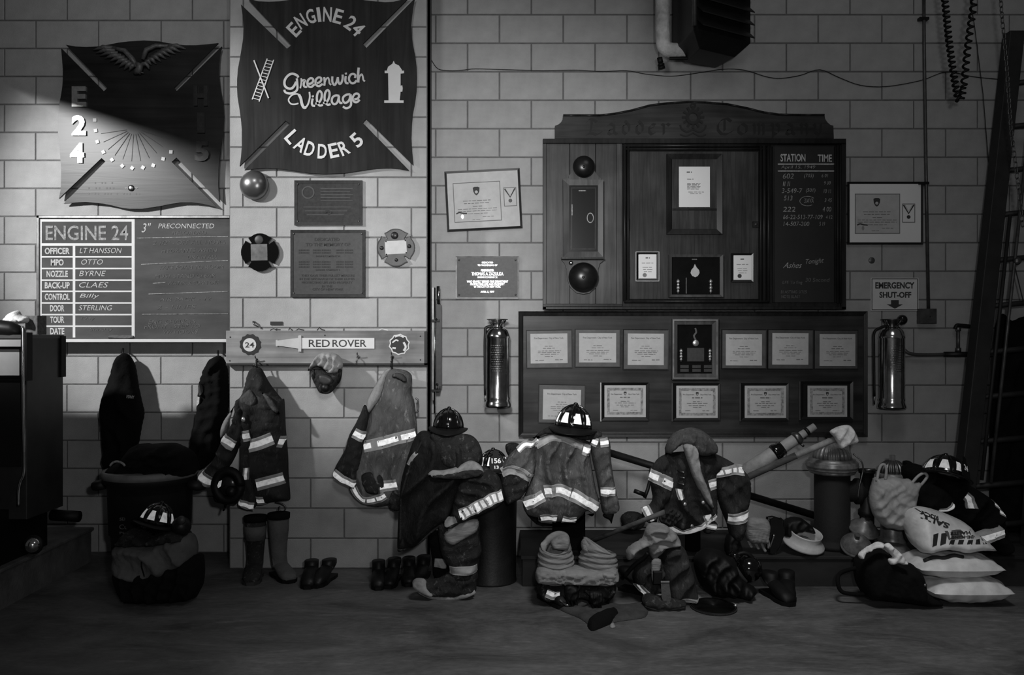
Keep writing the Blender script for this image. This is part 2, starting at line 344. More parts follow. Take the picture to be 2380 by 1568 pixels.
def wrinkle(x, y, seed, ang, lam, amp):
    r = np.random.RandomState(seed); a, b_, c_ = r.rand(3) * 6.28; ang = math.radians(ang)
    u = x * math.cos(ang) + y * math.sin(ang); v = -x * math.sin(ang) + y * math.cos(ang)
    ww = u + 0.35 * lam * np.sin(v / lam * 0.9 + a) + 0.18 * lam * np.sin(v / lam * 2.1 + b_)
    rd = 1 - np.abs(np.sin(np.pi * ww / lam))
    return amp * (rd ** 1.4 - 0.35) * (0.55 + 0.45 * np.sin(v / (2.3 * lam) + c_))
class Relief:
    """a padded, wrinkled cloth body with its own depth: px outline, front bulge T, back bulge B, about the plane Y"""
    def __init__(s, poly, Y, T, B=None, folds=((0, 40, 0.01),), edge=None, seed=1, res=5, lean=0.0, sm=3, fine=True):
        s.fine = fine
        p = catmull([(x, y, 0) for x, y in poly], sm, True) if sm > 1 else [Vector((x, y, 0)) for x, y in poly]
        s.pl = np.array([(q.x, q.y) for q in p]); s.Y = Y; s.T = T; s.B = T * 0.5 if B is None else B
        s.folds = folds; s.seed = seed; s.lean = lean; s.res = res
        s.yb = s.pl[:, 1].max()
        gx = np.arange(s.pl[:, 0].min(), s.pl[:, 0].max(), res); gy = np.arange(s.pl[:, 1].min(), s.pl[:, 1].max(), res * 0.866)
        X, Z = np.meshgrid(gx, gy); X[1::2] += res / 2
        pts = np.stack([X.ravel(), Z.ravel()], 1)
        d, ins = s.dist(pts); s.edge = edge or max(d[ins].max() * 0.5, 4)
        s.inner = pts[ins & (d > res * 0.55)]
    def dist(s, q):
        a = s.pl; b_ = np.roll(a, -1, 0); ab = b_ - a; L2 = (ab ** 2).sum(1) + 1e-9
        t = np.clip(((q[:, None] - a[None]) * ab[None]).sum(2) / L2, 0, 1)
        pr = a[None] + t[..., None] * ab[None]; d = np.sqrt(((q[:, None] - pr) ** 2).sum(2)).min(1)
        x, y = q[:, 0:1], q[:, 1:2]; ax, ay = a[:, 0], a[:, 1]; bx, by = b_[:, 0], b_[:, 1]
        cr = ((ay > y) != (by > y)) & (x < (bx - ax) * (y - ay) / (by - ay + 1e-12) + ax)
        return d, cr.sum(1) % 2 == 1
    def h(s, q, d=None):
        if d is None:
            d, ins = s.dist(q); d = np.where(ins, d, 0)
        t = np.clip(d / s.edge, 0, 1); pr = np.sqrt(1 - (1 - t) ** 2)
        hh = s.T * pr
        fs = [(a_, l_, m_ * 1.35) for a_, l_, m_ in s.folds]
        if s.folds and s.T > .025 and s.fine: fs += [(17 * s.seed % 180, 27, .015), ((31 * s.seed + 70) % 180, 15, .0075)]
        for i, (ang, lam, amp) in enumerate(fs): hh = hh + wrinkle(q[:, 0], q[:, 1], s.seed * 7 + i, ang, lam, amp) * np.clip(t * 2.0, 0, 1)
        return hh
    def world(s, q, hh):
        k = F / s.Y; z = CH - (q[:, 1] - 784) / k; zb = CH - (s.yb - 784) / k
        Ye_ = s.Y + s.lean * (z - zb)
        return np.stack([(q[:, 0] - 1190) * Ye_ / F, Ye_ - hh, CH - (q[:, 1] - 784) * Ye_ / F], 1)
    def build(s, name, mats, parent=None, label=None):
        n = len(s.pl)
        vv = [Vector((float(x), float(y))) for x, y in s.pl] + [Vector((float(x), float(y))) for x, y in s.inner]
        vo, eo, fo, ov, oe, of = geometry.delaunay_2d_cdt(vv, [], [list(range(n))], 1, 0.01)
        q = np.array([(v.x, v.y) for v in vo]); d, ins = s.dist(q); bd = d < 0.3; d = np.where(ins, d, 0)
        t = np.clip(d / s.edge, 0, 1)
        hf = np.where(bd, 0, s.h(q, d)); hb = np.where(bd, 0, -s.B * np.sqrt(1 - (1 - t) ** 2))
        A = s.world(q, hf); Bk = s.world(q, hb)
        verts = [tuple(r) for r in A]; mp = {}
        for i in range(len(q)):
            if bd[i]: mp[i] = i
            else: mp[i] = len(verts); verts.append(tuple(Bk[i]))
        faces = [tuple(f) for f in fo]; faces = faces + [tuple(mp[i] for i in reversed(f)) for f in faces]
        me = bpy.data.meshes.new(name); me.from_pydata(verts, [], faces); me.update()
        o = link(name, me, mats, parent, True)
        if label: o['label'] = label
        s.obj = o; return o
    def at(s, x, y, off=0.0):
        q = np.array([(float(x), float(y))]); return Vector(s.world(q, s.h(q) + off)[0])
    def tape(s, pts, wd, parent, name='reflective_stripe', mats=('trim', 'retro'), mid=(0.27, 0.73), off=0.004, label=None, breaks=()):
        p = catmull([(x, y, 0) for x, y in pts], 6) if len(pts) > 2 else [Vector((*pts[0], 0)).lerp(Vector((*pts[1], 0)), k / 8) for k in range(9)]
        n = len(p); rows = [0, 0.13, mid[0], 0.42, 0.58, mid[1], 0.87, 1]; R_ = len(rows); Q = []
        for i, q in enumerate(p):
            t = (p[min(i + 1, n - 1)] - p[max(i - 1, 0)]).normalized(); nn = Vector((-t.y, t.x, 0))
            for r in rows: Q.append(q + nn * (r - 0.5) * wd)
        Q = np.array([(v.x, v.y) for v in Q]); hh = s.h(Q)
        a = s.world(Q, hh + off); b_ = s.world(Q, hh - 0.006); v = [tuple(x) for x in a] + [tuple(x) for x in b_]; K = n * R_
        f = []; mi = []
        for i in range(n - 1):
            for j in range(R_ - 1):
                k0 = i * R_ + j; f.append((k0, k0 + 1, k0 + R_ + 1, k0 + R_)); mi.append(1 if (2 <= j < 5 and i not in breaks) else 0)
            for j in (0, R_ - 1): k0 = i * R_ + j; f.append((k0, k0 + R_, k0 + R_ + K, k0 + K)); mi.append(0)
        for i in (0, n - 1):
            for j in range(R_ - 1): k0 = i * R_ + j; f.append((k0, k0 + 1, k0 + 1 + K, k0 + K)); mi.append(0)
        me = bpy.data.meshes.new(name); me.from_pydata(v, [], f); me.polygons.foreach_set('material_index', mi); me.update()
        o = link(name, me, list(mats), parent, True)
        if label: o['label'] = label
        return o

def rect(x0, y0, x1, y1, rot=0.0):
    cx, cy = (x0 + x1) / 2, (y0 + y1) / 2; ca, sa = math.cos(rot), math.sin(rot)
    return [(cx + (x - cx) * ca + (y - cy) * sa, cy - (x - cx) * sa + (y - cy) * ca) for x, y in ((x0, y0), (x1, y0), (x1, y1), (x0, y1))]
def rp(pts, cx, cy, rot):
    ca, sa = math.cos(rot), math.sin(rot)
    return [(cx + (x - cx) * ca + (y - cy) * sa, cy - (x - cx) * sa + (y - cy) * ca) for x, y in pts]
def circle(cx, cy, r, n=32, ry=None): return [(cx + r * math.cos(2 * math.pi * k / n), cy + (ry or r) * math.sin(2 * math.pi * k / n)) for k in range(n)]

# ---------------------------------------------------------------- the room
def block_wall(name, x0, x1, Y, joint, rows, parity=0, L_=0.4547, H=0.2032):
    back = MB().box(x0, x1, Y + 0.006, Y + 0.2, 0, rows * H); wl = tag(back.build(name, 'mortar'), kind='structure')
    cache = {}; mj = 0.0045
    for r in range(rows):
        off = joint + (0 if (r + parity) % 2 == 0 else L_ / 2)
        k = math.floor((x0 - off) / L_); x = off + k * L_
        while x < x1:
            a, b_ = max(x, x0), min(x + L_, x1)
            if b_ - a > 0.03:
                ln = round(b_ - a, 4)
                if ln not in cache:
                    me = bpy.data.meshes.new('concrete_block'); t = MB().box(mj, ln - mj, 0, 0.06, mj, H - mj, bev=0.003)
                    me.from_pydata(t.v, [], t.f); me.update(); me.materials.append(M['block']); cache[ln] = me
                o = bpy.data.objects.new('concrete_block', cache[ln]); COL.objects.link(o); o.parent = wl
                o.location = (a, Y + random.uniform(-0.0008, 0.0008), r * H)
            x += L_
    return wl
block_wall('wall_left', -4.3, -1.87, WL, -2.549, 21)
block_wall('wall_middle', (533 - 1190) / 344, (993 - 1190) / 344, WP, -0.907, 21)
block_wall('wall_right', -0.585, 4.15, WR, 2.184, 21)
xr = (993 - 1190) / 344
tag(MB().box(xr - 0.004, xr, WP + 0.02, WR + 0.02, 0, 4.26).build('trim_1', 'side'), kind='structure')
tag(MB().box((533 - 1190) / 344, xr - 0.004, WP + 0.2, WR + 0.3, 0, 4.26).build('wall_core', 'side'), kind='structure')
tag(MB().box(-7, 6, -2.5, 6.3, -0.1, 0).build('floor', 'floor'), kind='structure')
# unseen panel added left of the frame to shade the eagle sign
tag(MB().box(-3.80, -3.74, 3.68, 6.08, 3.45, 4.6).build('shade_panel', 'truck'), 'flat dark unseen panel added at the upper left to shade the wall', 'shade panel')
# unseen block added at the left to shade the foot of the walls
q_ = bpy.data.meshes.new('shade_block'); zl, zr = 3.22, 3.03
q_.from_pydata([(-4.20, 3.2, 0), (-3.3, 3.2, 0), (-3.3, 3.2, zr - .13), (-3.6, 3.2, zr - .06), (-3.97, 3.2, zr), (-4.20, 3.2, zr + .06)] + [(-4.20, 2.6, 0), (-3.3, 2.6, 0), (-3.3, 2.6, zr - .13), (-3.6, 2.6, zr - .06), (-3.97, 2.6, zr), (-4.20, 2.6, zr + .06)], [], [(0, 1, 2, 3, 4, 5), (11, 10, 9, 8, 7, 6)] + [((i + 1) % 6, i, i + 6, (i + 1) % 6 + 6) for i in range(6)])
tag(link('shade_block', q_, 'truck'), 'dark block added out of view at the left to shade the walls', 'vehicle')
# low dark plinth running along the right wall
t = thing('bench_plinth', 'long low dark wooden plinth along the foot of the right wall', 'bench', (2.2, 5.6, 0))
bx0 = (1211 - 1190) / sc(5.26)
MB().box(bx0, 4.1, 5.262, 5.99, 0.172, 0.192).build('top_board', 'bench', t, bevel=0.003)
MB().box(bx0 + 0.01, 4.1, 5.275, 5.99, 0.0, 0.172).build('body', 'bench', t)
# step at the far left and the engine standing on it
t = thing('concrete_step', 'low concrete step with a raised lip beside the fire engine', 'step', (-3.3, 5.3, 0))
MB().box(-4.6, -2.93, 4.7, 5.86, 0, 0.215).build('block', 'curb', t)
MB().box(-4.6, -2.915, 4.7, 5.875, 0.215, 0.238).build('lip', 'curb', t, bevel=0.006)

# ---------------------------------------------------------------- left wall: eagle sign, duty chalkboard
def cross_sign(corners, slots):   # wavy board whose corners are cut by four slots; corners: 4 edges of points, slots: inner ends
    out = []
    for e, s_ in zip(corners, slots): out += e + s_
    return out
Y = WL - 0.045
out = ([(153, 104), (176, 108), (200, 109), (225, 108), (250, 104), (275, 99), (300, 96), (335, 94), (370, 96), (390, 100), (410, 103), (430, 105), (455, 105), (480, 103), (507, 100)]
       + [(404, 204), (411, 211)] + [(515, 108), (511, 125), (509, 145), (508, 175), (512, 210), (518, 240), (520, 270), (518, 310), (512, 350), (508, 390), (507, 430), (510, 469)]
       + [(410, 366), (399, 376)] + [(504, 481), (470, 473), (445, 470), (420, 470), (395, 474), (370, 479), (330, 485), (300, 485), (280, 482), (260, 477), (240, 473), (220, 471), (200, 469), (180, 470), (148, 473)]
       + [(245, 375), (236, 367)] + [(137, 461), (141, 440), (142, 415), (142, 390), (138, 340), (135, 315), (134, 285), (136, 260), (138, 240), (142, 220), (145, 200), (146, 180), (146, 160), (144, 135), (142, 112)]
       + [(241, 212), (250, 204)])
t = thing('wooden_sign', 'wooden cross-shaped sign with carved eagle above the chalkboard', 'sign', P(327, 485, WL - 0.04))
MB().prism(out, Y, 0.016).build('board', 'signwood', t)
sp = MB(); sp.pbox(262, 130, 285, 450, Y + 0.016, 0.028).pbox(370, 130, 393, 450, Y + 0.016, 0.028); sp.build('batten', 'plywood', t)
for s_, x, y in (('E', 183, 224), ('2', 183, 291), ('4', 179, 355), ('H', 466, 222), ('1', 467, 285), ('5', 469, 351)):
    MB().text(s_, x, y, 47, 33 if s_ != '1' else 18, Y - 0.012, bold=0.045, d=0.012).build('letter' if s_ in 'EH' else 'numeral', 'gilt' if s_ in 'E24' else 'bronze', t)  # right-hand letters take dark bronze: shade put into their colour
for k, (x, y) in enumerate([(220, 279), (222, 303), (226, 329), (240, 353), (260, 371), (284, 385), (307, 390), (332, 389), (356, 384), (379, 369), (397, 353)]):
    MB().prism(rect(x - 4, y - 4, x + 4, y + 4, k * 0.15), Y - 0.006, 0.006).build('dial_tile', 'white', t)
rays = MB()
for a in range(11):
    an = math.radians(8 + a * 15.5); rays.stroke([(312 - 18 * math.cos(an), 300 + 12 * math.sin(an)), (312 - 78 * math.cos(an), 300 + 75 * math.sin(an))], 1.2, Y - 0.0012, 0.0012, sm=1)
rays.build('engraved_ray', 'ink', t)
e = MB()   # carved eagle: two feathered wings, body and head
def wing(pts_top, tips, root):
    for k, (tx, ty) in enumerate(tips):
        rx, ry = root[k]; mx, my = (tx + rx) / 2, (ty + ry) / 2 - 5
        a = P(rx, ry, Y - 0.012); b_ = P(mx, my, Y - 0.022); c_ = P(tx, ty, Y - 0.006); e.tube([a, b_, c_], [0.016, 0.017, 0.004], 7)
wing(None, [(216, 117), (222, 124), (232, 130), (243, 136), (255, 143), (266, 150), (276, 157), (288, 163), (300, 166)], [(262, 112), (268, 118), (274, 124), (282, 130), (290, 134), (297, 139), (303, 143), (308, 147), (313, 150)])
wing(None, [(432, 114), (420, 121), (408, 126), (396, 131), (386, 137), (374, 143), (363, 149), (352, 151)], [(392, 108), (384, 112), (376, 117), (368, 122), (360, 127), (353, 132), (346, 137), (340, 143)])
e.tube([P(262, 111, Y - 0.014), P(290, 118, Y - 0.02), P(308, 138, Y - 0.02), P(318, 155, Y - 0.014)], [0.012, 0.018, 0.02, 0.015], 8)
e.tube([P(400, 107, Y - 0.014), P(362, 106, Y - 0.02), P(340, 116, Y - 0.02), P(332, 138, Y - 0.014)], [0.010, 0.016, 0.018, 0.015], 8)
e.build('eagle', 'eagle', t, True)
e = MB(); e.tube([P(318, 147, Y - 0.014), P(326, 153, Y - 0.03), P(322, 164, Y - 0.025), P(312, 170, Y - 0.012)], [0.014, 0.024, 0.026, 0.012], 10)
e.tube([P(328, 150, Y - 0.025), P(340, 148, Y - 0.03), P(344, 154, Y - 0.028), P(347, 161, Y - 0.02)], [0.014, 0.017, 0.012, 0.003], 9)
for a, b_ in ((316, 172), (326, 173), (334, 170)): e.tube([P(322, 165, Y - 0.02), P(a, b_, Y - 0.014)], [0.010, 0.004], 6)
e.build('eagle_body', 'eagle', t, True)
d = MB(); d.lathe([(0.001, 0.012), (0.012, 0.012), (0.021, 0.008), (0.023, 0)], P(305, 437, Y), 20, Matrix.Rotation(math.pi / 2, 3, 'X')); d.stroke([(290, 437), (320, 437)], 1.5, Y - 0.002); d.build('medallion', 'brass', t, True)
d = MB()
for y, ws in ((425, 42), (437, 60), (450, 120)): 
    x = 220 if ws < 50 else 205
    d.text('I II III I III II I'[:max(5, ws // 7)], x + ws / 2, y, 4, ws, Y - 0.001, bold=0)
tag(d.build('worn_lettering', 'softink', t), kind='stuff')

# duty chalkboard
t = thing('duty_chalkboard', 'large chalkboard with a painted duty table headed ENGINE 24 and a light ledge', 'chalkboard', P(320, 795, WL - 0.02))
Y = WL - 0.035
MB().pbox(93, 506, 534, 788, Y, 0.02).build('slate', 'slate', t)
f = MB(); f.pbox(84, 500, 534, 507, Y - 0.012, 0.04, bev=0.003).pbox(84, 500, 91, 790, Y - 0.012, 0.04, bev=0.003); f.build('frame', 'steel', t)
f = MB(); a = P(84, 795, Y - 0.07); b_ = P(534, 788, Y - 0.07); f.box(a.x, b_.x, Y - 0.095, Y + 0.02, a.z, a.z + 0.012); f.box(a.x, b_.x, Y - 0.10, Y - 0.088, a.z, a.z + 0.022); f.build('chalk_ledge', 'white', t, bevel=0.002)
f = MB()
yl = Y - 0.002
for x0, y0, x1, y1 in [(91, 509, 313, 515), (91, 509, 97, 777), (306, 509, 313, 785), (97, 565, 312, 571), (169, 571, 175, 784)] + [(97, yy, 306, yy + 3.5) for yy in (595, 622, 649, 675, 702, 729, 756)]:
    dz = 0.0004 if y1 - y0 < 10 else 0
    MB().pbox(x0, y0, x1, y1, yl - dz, 0.002 + dz).build('painted_rule', 'white', t)
for k, wd in enumerate(['OFFICER', 'MPO', 'NOZZLE', 'BACK-UP', 'CONTROL', 'DOOR', 'TOUR', 'DATE']):
    MB().text(wd, 133, 583 + k * 26.6, 15, len(wd) * 8.3 if len(wd) > 3 else 30, yl, bold=0.035).build('painted_word', 'chalk', t)
MB().text('ENGINE 24', 202, 541, 34, 192, yl, bold=0.012).build('board_title', 'chalkdim', t)
fd = MB()
for k, wd in enumerate(['LT HANSSON', 'OTTO', 'BYRNE', 'CLAES', 'Billy', 'STERLING']):
    MB().text(wd, 182 + [52, 32, 33, 36, 26, 40][k], 582 + k * 26.6, 12, [98, 50, 62, 68, 46, 78][k], yl, shear=0.25, bold=-0.004).build('chalk_writing', 'chalk', t)
f = MB()
f.text('3"', 340, 529, 22, 22, yl, shear=0.3, bold=0).text('PRECONNECTED', 433, 525, 11, 130, yl, shear=0.15, bold=-0.002)
f.build('chalk_writing', 'chalk', t)
for tx, x, y, h_, w_ in (('RELOADED', 440, 541, 9, 80), ('2 1/2" - OFF ALL HOSES', 440, 563, 10, 170), ('HYDRANTS WHEN', 440, 582, 9, 130), ('DRAIN ALL', 470, 597, 8, 70), ('TAKE FOAM TO ROOM', 445, 621, 9, 150), ('MUST STAND CLEAR', 430, 641, 9, 140), ('WATER & TURN OFF', 450, 657, 8, 120), ('AIR PACK - 12', 430, 695, 8, 120), ('2 - LINES', 410, 713, 9, 90), ('ENG. CHANGES', 400, 747, 10, 110), ('FRONT - STEP TO', 400, 758, 9, 130), ('W/ HOOKS', 420, 771, 9, 80), ('Day', 205, 740, 10, 34), ('Sunday', 235, 766, 10, 55)):
    fd.text(tx, x, y, h_, w_, yl, shear=0.2, bold=-0.006, rot=0.015)
tag(fd.build('faint_chalk_writing', 'chalkfaint', t), kind='stuff')
f = MB()
for a, b_ in (((318, 553), (530, 549)), ((328, 614), (530, 605)), ((345, 683), (530, 677)), ((330, 730), (530, 729)), ((355, 658), (385, 656))): f.stroke([a, b_], 1.3, yl, 0.001, sm=1)
f.build('chalk_line', 'chalkdim', t)
simple('board_eraser', MB().loft([(P(254, 787, Y - 0.06) + Vector((0, 0, .010)), (0, 0.022, 0), (0, 0, 0.016)), (P(300, 788, Y - 0.06) + Vector((0, 0, .008)), (0, 0.022, 0), (0, 0, 0.02)), (P(311, 787, Y - 0.06) + Vector((0, 0, .01)), (0, 0.016, 0), (0, 0, 0.012))], 4), 'eraser', 'dark felt eraser lying on the light ledge of the chalkboard', 'eraser')
simple('chalk_holder', MB().tube([P(468, 790, Y - 0.07) + Vector((0, 0, .006)), P(523, 791, Y - 0.07) + Vector((0, 0, .006))], 0.004, 6), 'satin', 'thin dark rod on the right end of the chalkboard ledge', 'rod')

# ---------------------------------------------------------------- middle wall: Greenwich Village sign, plaques, rack
Y = WP - 0.035
out = ([(575, -4), (600, 3), (625, 4), (650, 3), (670, 0), (690, -3), (725, -10), (755, -12), (790, -10), (820, -5), (845, 0), (870, 3), (895, 5), (915, 4), (950, -5)]
       + [(843, 102), (852, 111)] + [(964, -4), (960, 15), (957, 40), (955, 60), (957, 85), (960, 105), (965, 130), (968, 155), (969, 180), (968, 210), (964, 240), (959, 265), (957, 290), (956, 320), (957, 345), (961, 384)]
       + [(851, 276), (843, 285)] + [(951, 396), (930, 392), (910, 390), (895, 390), (875, 391), (840, 396), (800, 402), (755, 404), (720, 402), (700, 399), (680, 396), (660, 393), (640, 391), (620, 390), (600, 391), (568, 395)]
       + [(674, 288), (664, 280)] + [(557, 386), (560, 365), (562, 340), (562, 300), (560, 278), (556, 250), (552, 225), (551, 205), (551, 185), (553, 160), (557, 138), (561, 115), (565, 90), (566, 60), (564, 35), (560, 10)]
       + [(667, 113), (677, 105)])
t = thing('wooden_sign', 'dark plywood cross-shaped sign reading Greenwich Village with crossed ladder and hydrant', 'sign', P(757, 404, WP - 0.02))
MB().prism(out, Y, 0.015).build('board', 'plywood', t)
sp = MB(); sp.pbox(690, 20, 715, 380, Y + 0.015, 0.019).pbox(800, 20, 825, 380, Y + 0.015, 0.019); sp.build('batten', 'plywood', t)
yl = Y - 0.006
for s_, x, y, a in (('E', 683, 68.5, 46), ('N', 699, 49.5, 32), ('G', 722, 38, 17), ('I', 741, 34, 8), ('N', 761, 33.5, -3), ('E', 786, 38, -16), ('2', 815, 53, -36), ('4', 832, 68, -46)):
    MB().text(s_, x, y, 34, 8 if s_ == 'I' else 20, yl, rot=math.radians(a), bold=0.02, d=0.006).build('letter' if s_ not in '24' else 'numeral', 'white', t)
for s_, x, y, a in (('L', 679, 318, -48), ('A', 699, 335, -32), ('D', 720, 346, -18), ('D', 749, 351.5, -3), ('E', 775, 349.5, 12), ('R', 799, 343.5, 24), ('5', 829, 325, 42)):
    MB().text(s_, x, y, 34, 21 if s_ != 'A' else 24, yl, rot=math.radians(a), bold=0.02, d=0.006).build('letter' if s_ != '5' else 'numeral', 'white', t)
def script(strokes, kx=10.818, ox=640, oy=140, wd=5.0):
    mb = MB()
    for st in strokes:
        ww = wd
        if isinstance(st[0], (int, float)): ww = st[0]; st = st[1]
        mb.stroke([(ox + x / kx, oy + y / kx) for x, y in st], ww, yl, 0.006)
    return mb
script([(5.5, [(575, 435), (545, 380), (430, 338), (330, 375), (245, 480), (228, 590), (262, 670), (345, 712), (420, 700), (480, 630), (525, 540)]), [(540, 455), (552, 600), (552, 720), (500, 790), (400, 832), (300, 825), (240, 790), (228, 740)],
        (3.6, [(650, 450), (652, 560), (625, 705)]), [(655, 520), (690, 505), (742, 505), (715, 580), (718, 645), (760, 672), (795, 662)],
        [(835, 592), (890, 585), (945, 535), (945, 470), (885, 450), (822, 500), (805, 580), (832, 650), (900, 672), (955, 630), (985, 600)],
        [(1030, 572), (1090, 562), (1148, 512), (1148, 448), (1088, 430), (1025, 480), (1008, 560), (1038, 630), (1100, 650), (1155, 615), (1190, 590)],
        [(1225, 425), (1240, 540), (1228, 640)], (4, [(1235, 580), (1270, 480), (1325, 440), (1350, 500), (1362, 580), (1405, 618)]),
        [(1432, 405), (1430, 520), (1455, 595), (1495, 618), (1540, 540), (1572, 425)], [(1572, 425), (1580, 520), (1610, 592), (1655, 570), (1690, 470), (1692, 360)],
        [(1770, 395), (1758, 500), (1780, 572), (1840, 575)], (4.5, [(1752, 345), (1775, 335), (1800, 332)]),
        [(2000, 445), (2012, 375), (1950, 342), (1885, 370), (1850, 450), (1870, 530), (1930, 578), (1995, 560), (2045, 500)],
        (5.5, [(2095, 185), (2080, 350), (2085, 560)]), (4, [(2090, 520), (2115, 410), (2170, 352), (2200, 420), (2212, 490), (2250, 532)])]).build('script_word', 'white', t)
script([(3.4, [(580, 1080), (500, 1105), (400, 1098), (338, 1030), (342, 960), (420, 875), (530, 842), (600, 870)]), (6.5, [(590, 860), (640, 960), (665, 1090), (715, 1185), (775, 1180)]), (4, [(770, 1182), (825, 1090), (865, 930), (855, 795)]),
        [(940, 960), (918, 1060), (935, 1135), (1000, 1148)], (4.5, [(918, 918), (945, 905), (968, 900)]),
        [(1005, 1090), (1095, 1060), (1155, 960), (1165, 835), (1118, 772), (1062, 830), (1042, 950), (1060, 1070), (1115, 1138), (1195, 1120)],
        [(1200, 1075), (1290, 1045), (1350, 935), (1360, 805), (1312, 748), (1257, 810), (1237, 930), (1255, 1050), (1315, 1118), (1390, 1100)],
        [(1610, 895), (1520, 882), (1440, 930), (1417, 1020), (1450, 1090), (1508, 1100), (1565, 1040), (1598, 905)], [(1600, 900), (1600, 1000), (1630, 1070), (1685, 1068)],
        [(1885, 855), (1790, 865), (1712, 920), (1697, 1000), (1740, 1068), (1805, 1055), (1865, 980), (1885, 860)], [(1890, 855), (1900, 1000), (1900, 1120), (1850, 1185), (1770, 1205), (1700, 1160)],
        [(1985, 982), (2060, 965), (2105, 905), (2080, 845), (2010, 842), (1952, 910), (1947, 990), (1990, 1048), (2055, 1050), (2120, 990)]]).build('script_word', 'white', t)
ld = MB()   # ladder crossed by a pike pole
ld.stroke([(621, 136), (586, 231)], 2.4, yl, 0.006, sm=1).stroke([(636, 139), (602, 236)], 2.4, yl, 0.006, sm=1)
for k in range(13):
    f_ = (k + 0.5) / 13; ld.stroke([(621 - 35 * f_, 136 + 95 * f_), (636 - 34 * f_, 139 + 97 * f_)], 1.6, yl, 0.006, sm=1)
ld.build('ladder_emblem', 'white', t); MB().stroke([(590, 140), (624, 228)], 3.0, yl - 0.004, 0.006, sm=1).build('pole_emblem', 'white', t)
hy = [(912, 148), (915, 141), (918, 148), (927, 152), (934, 162), (934, 164), (939, 164), (939, 170), (931, 171), (931, 199), (935, 198), (936, 205), (935, 213), (931, 213), (929, 233), (938, 233), (938, 239), (893, 239), (893, 233), (903, 233), (902, 170), (894, 170), (894, 164), (899, 164), (902, 155)]
MB().prism(hy, yl, 0.006).build('hydrant_emblem', 'white', t)

b_ = thing('wall_gong', 'small round polished metal gong below the left corner of the plywood sign', 'bell', P(591, 430, WP - 0.01))
pf = [(0.001, 0.07)] + [(0.096 * math.sin(a), 0.07 * math.cos(a)) for a in [k * math.pi / 24 for k in range(1, 12)]] + [(0.098, 0.0), (0.092, -0.004), (0.001, -0.004)]
RX = Matrix.Rotation(math.pi / 2, 3, 'X')
MB().lathe(pf, P(591, 430, WP - 0.03), 48, RX).build('dome', 'bell', b_, True)
MB().lathe([(0.001, 0.03), (0.03, 0.03), (0.03, 0), (0.001, 0)], P(591, 430, WP), 20, RX).build('mount', 'satin', b_)

def plaque(name, label, x0, y0, x1, y1, Yw, plate, border, rows, letter, scr=True, rot=0.0, bw=5, th=0.018, cat='plaque'):
    t = thing(name, label, cat, P((x0 + x1) / 2, y1, Yw - 0.01))
    Yf = Yw - th
    o_ = rect(x0, y0, x1, y1, rot); i_ = rp([(x0 + bw, y0 + bw), (x1 - bw, y0 + bw), (x1 - bw, y1 - bw), (x0 + bw, y1 - bw)], (x0 + x1) / 2, (y0 + y1) / 2, rot)
    MB().prism(i_, Yf + 0.004, th - 0.004).build('plate', plate, t)
    MB().ring(o_, i_, Yf, th, slope=0.002).build('rim', border, t)
    if scr:
        for x, y in ((x0 + 8, y0 + 9), (x1 - 8, y0 + 9), (x0 + 8, y1 - 9), (x1 - 8, y1 - 9)):
            MB().lathe([(0.001, 0.006), (0.005, 0.005), (0.007, 0)], P(x, y, Yf + 0.004), 10, RX).build('screw', 'steel', t, True)
    tb = MB()
    for tx, x, y, h_, w_ in rows: tb.text(tx, x, y, h_, w_, Yf + 0.002, bold=0.02, d=0.002)
    if rows: tag(tb.build('raised_lettering', letter, t), kind='stuff')
    return t
t = plaque('bronze_plaque', 'small dark plaque with worn relief above the larger memorial plaque', 684, 419, 842, 523, WP, 'bronze', 'bronze', [], 'bronze', bw=7)
r = MB(); yl = WP - 0.016
r.ring(circle(716, 447, 15, 24), circle(716, 447, 12, 24), yl, 0.003)
for k in range(5): r.pbox(745, 437 + 7 * k, 820 - 6 * (k % 2), 439 + 7 * k, yl, 0.003)
for k in range(3): r.pbox(705 + 4 * k, 480 + 9 * k, 815 - 8 * k, 482 + 9 * k, yl, 0.003)
r.build('worn_relief', 'bronzel', t)
MB().stroke([(754, 494), (760, 490), (768, 493), (762, 497)], 4, WP - 0.02, 0.004).build('bright_scrap', 'chrome', t)
rows = [('DEDICATED', 760, 556, 8, 58), ('TO THE MEMORY OF', 762, 568, 8, 104)]
rows += [('ENGINE COMPANY 24', 762, 595, 4, 56), ('LADDER COMPANY 5', 762, 627, 4, 56), ('THEY GAVE THEIR FULLEST MEASURE', 762, 640, 5, 124), ('IN THE DISCHARGE OF THEIR DUTIES', 760, 648, 5, 128), ('PROTECTING LIFE AND PROPERTY', 760, 656, 5, 118), ('IN THE', 760, 665, 5, 24), ('CITY OF NEW YORK', 762, 672, 5, 72)]
t = plaque('bronze_plaque', 'large grey memorial plaque with dark lettering above the coat rack', 675, 534, 849, 690, WP, 'bronzel', 'bronze', rows, 'darkletter', bw=7)
q = MB()   # worn name rows, no longer legible
for y_ in (581, 587, 608, 614, 620):
    for x0_, x1_ in ((694, 718), (727, 744), (747, 768), (781, 798), (801, 820)):
        x_ = x0_
        while x_ < x1_: q.pbox(x_, y_ - 1.7, min(x_ + 2.6, x1_), y_ + 1.7, WP - 0.016, 0.002); x_ += 3.6
tag(q.build('worn_name_rows', 'darkletter', t), kind='stuff')

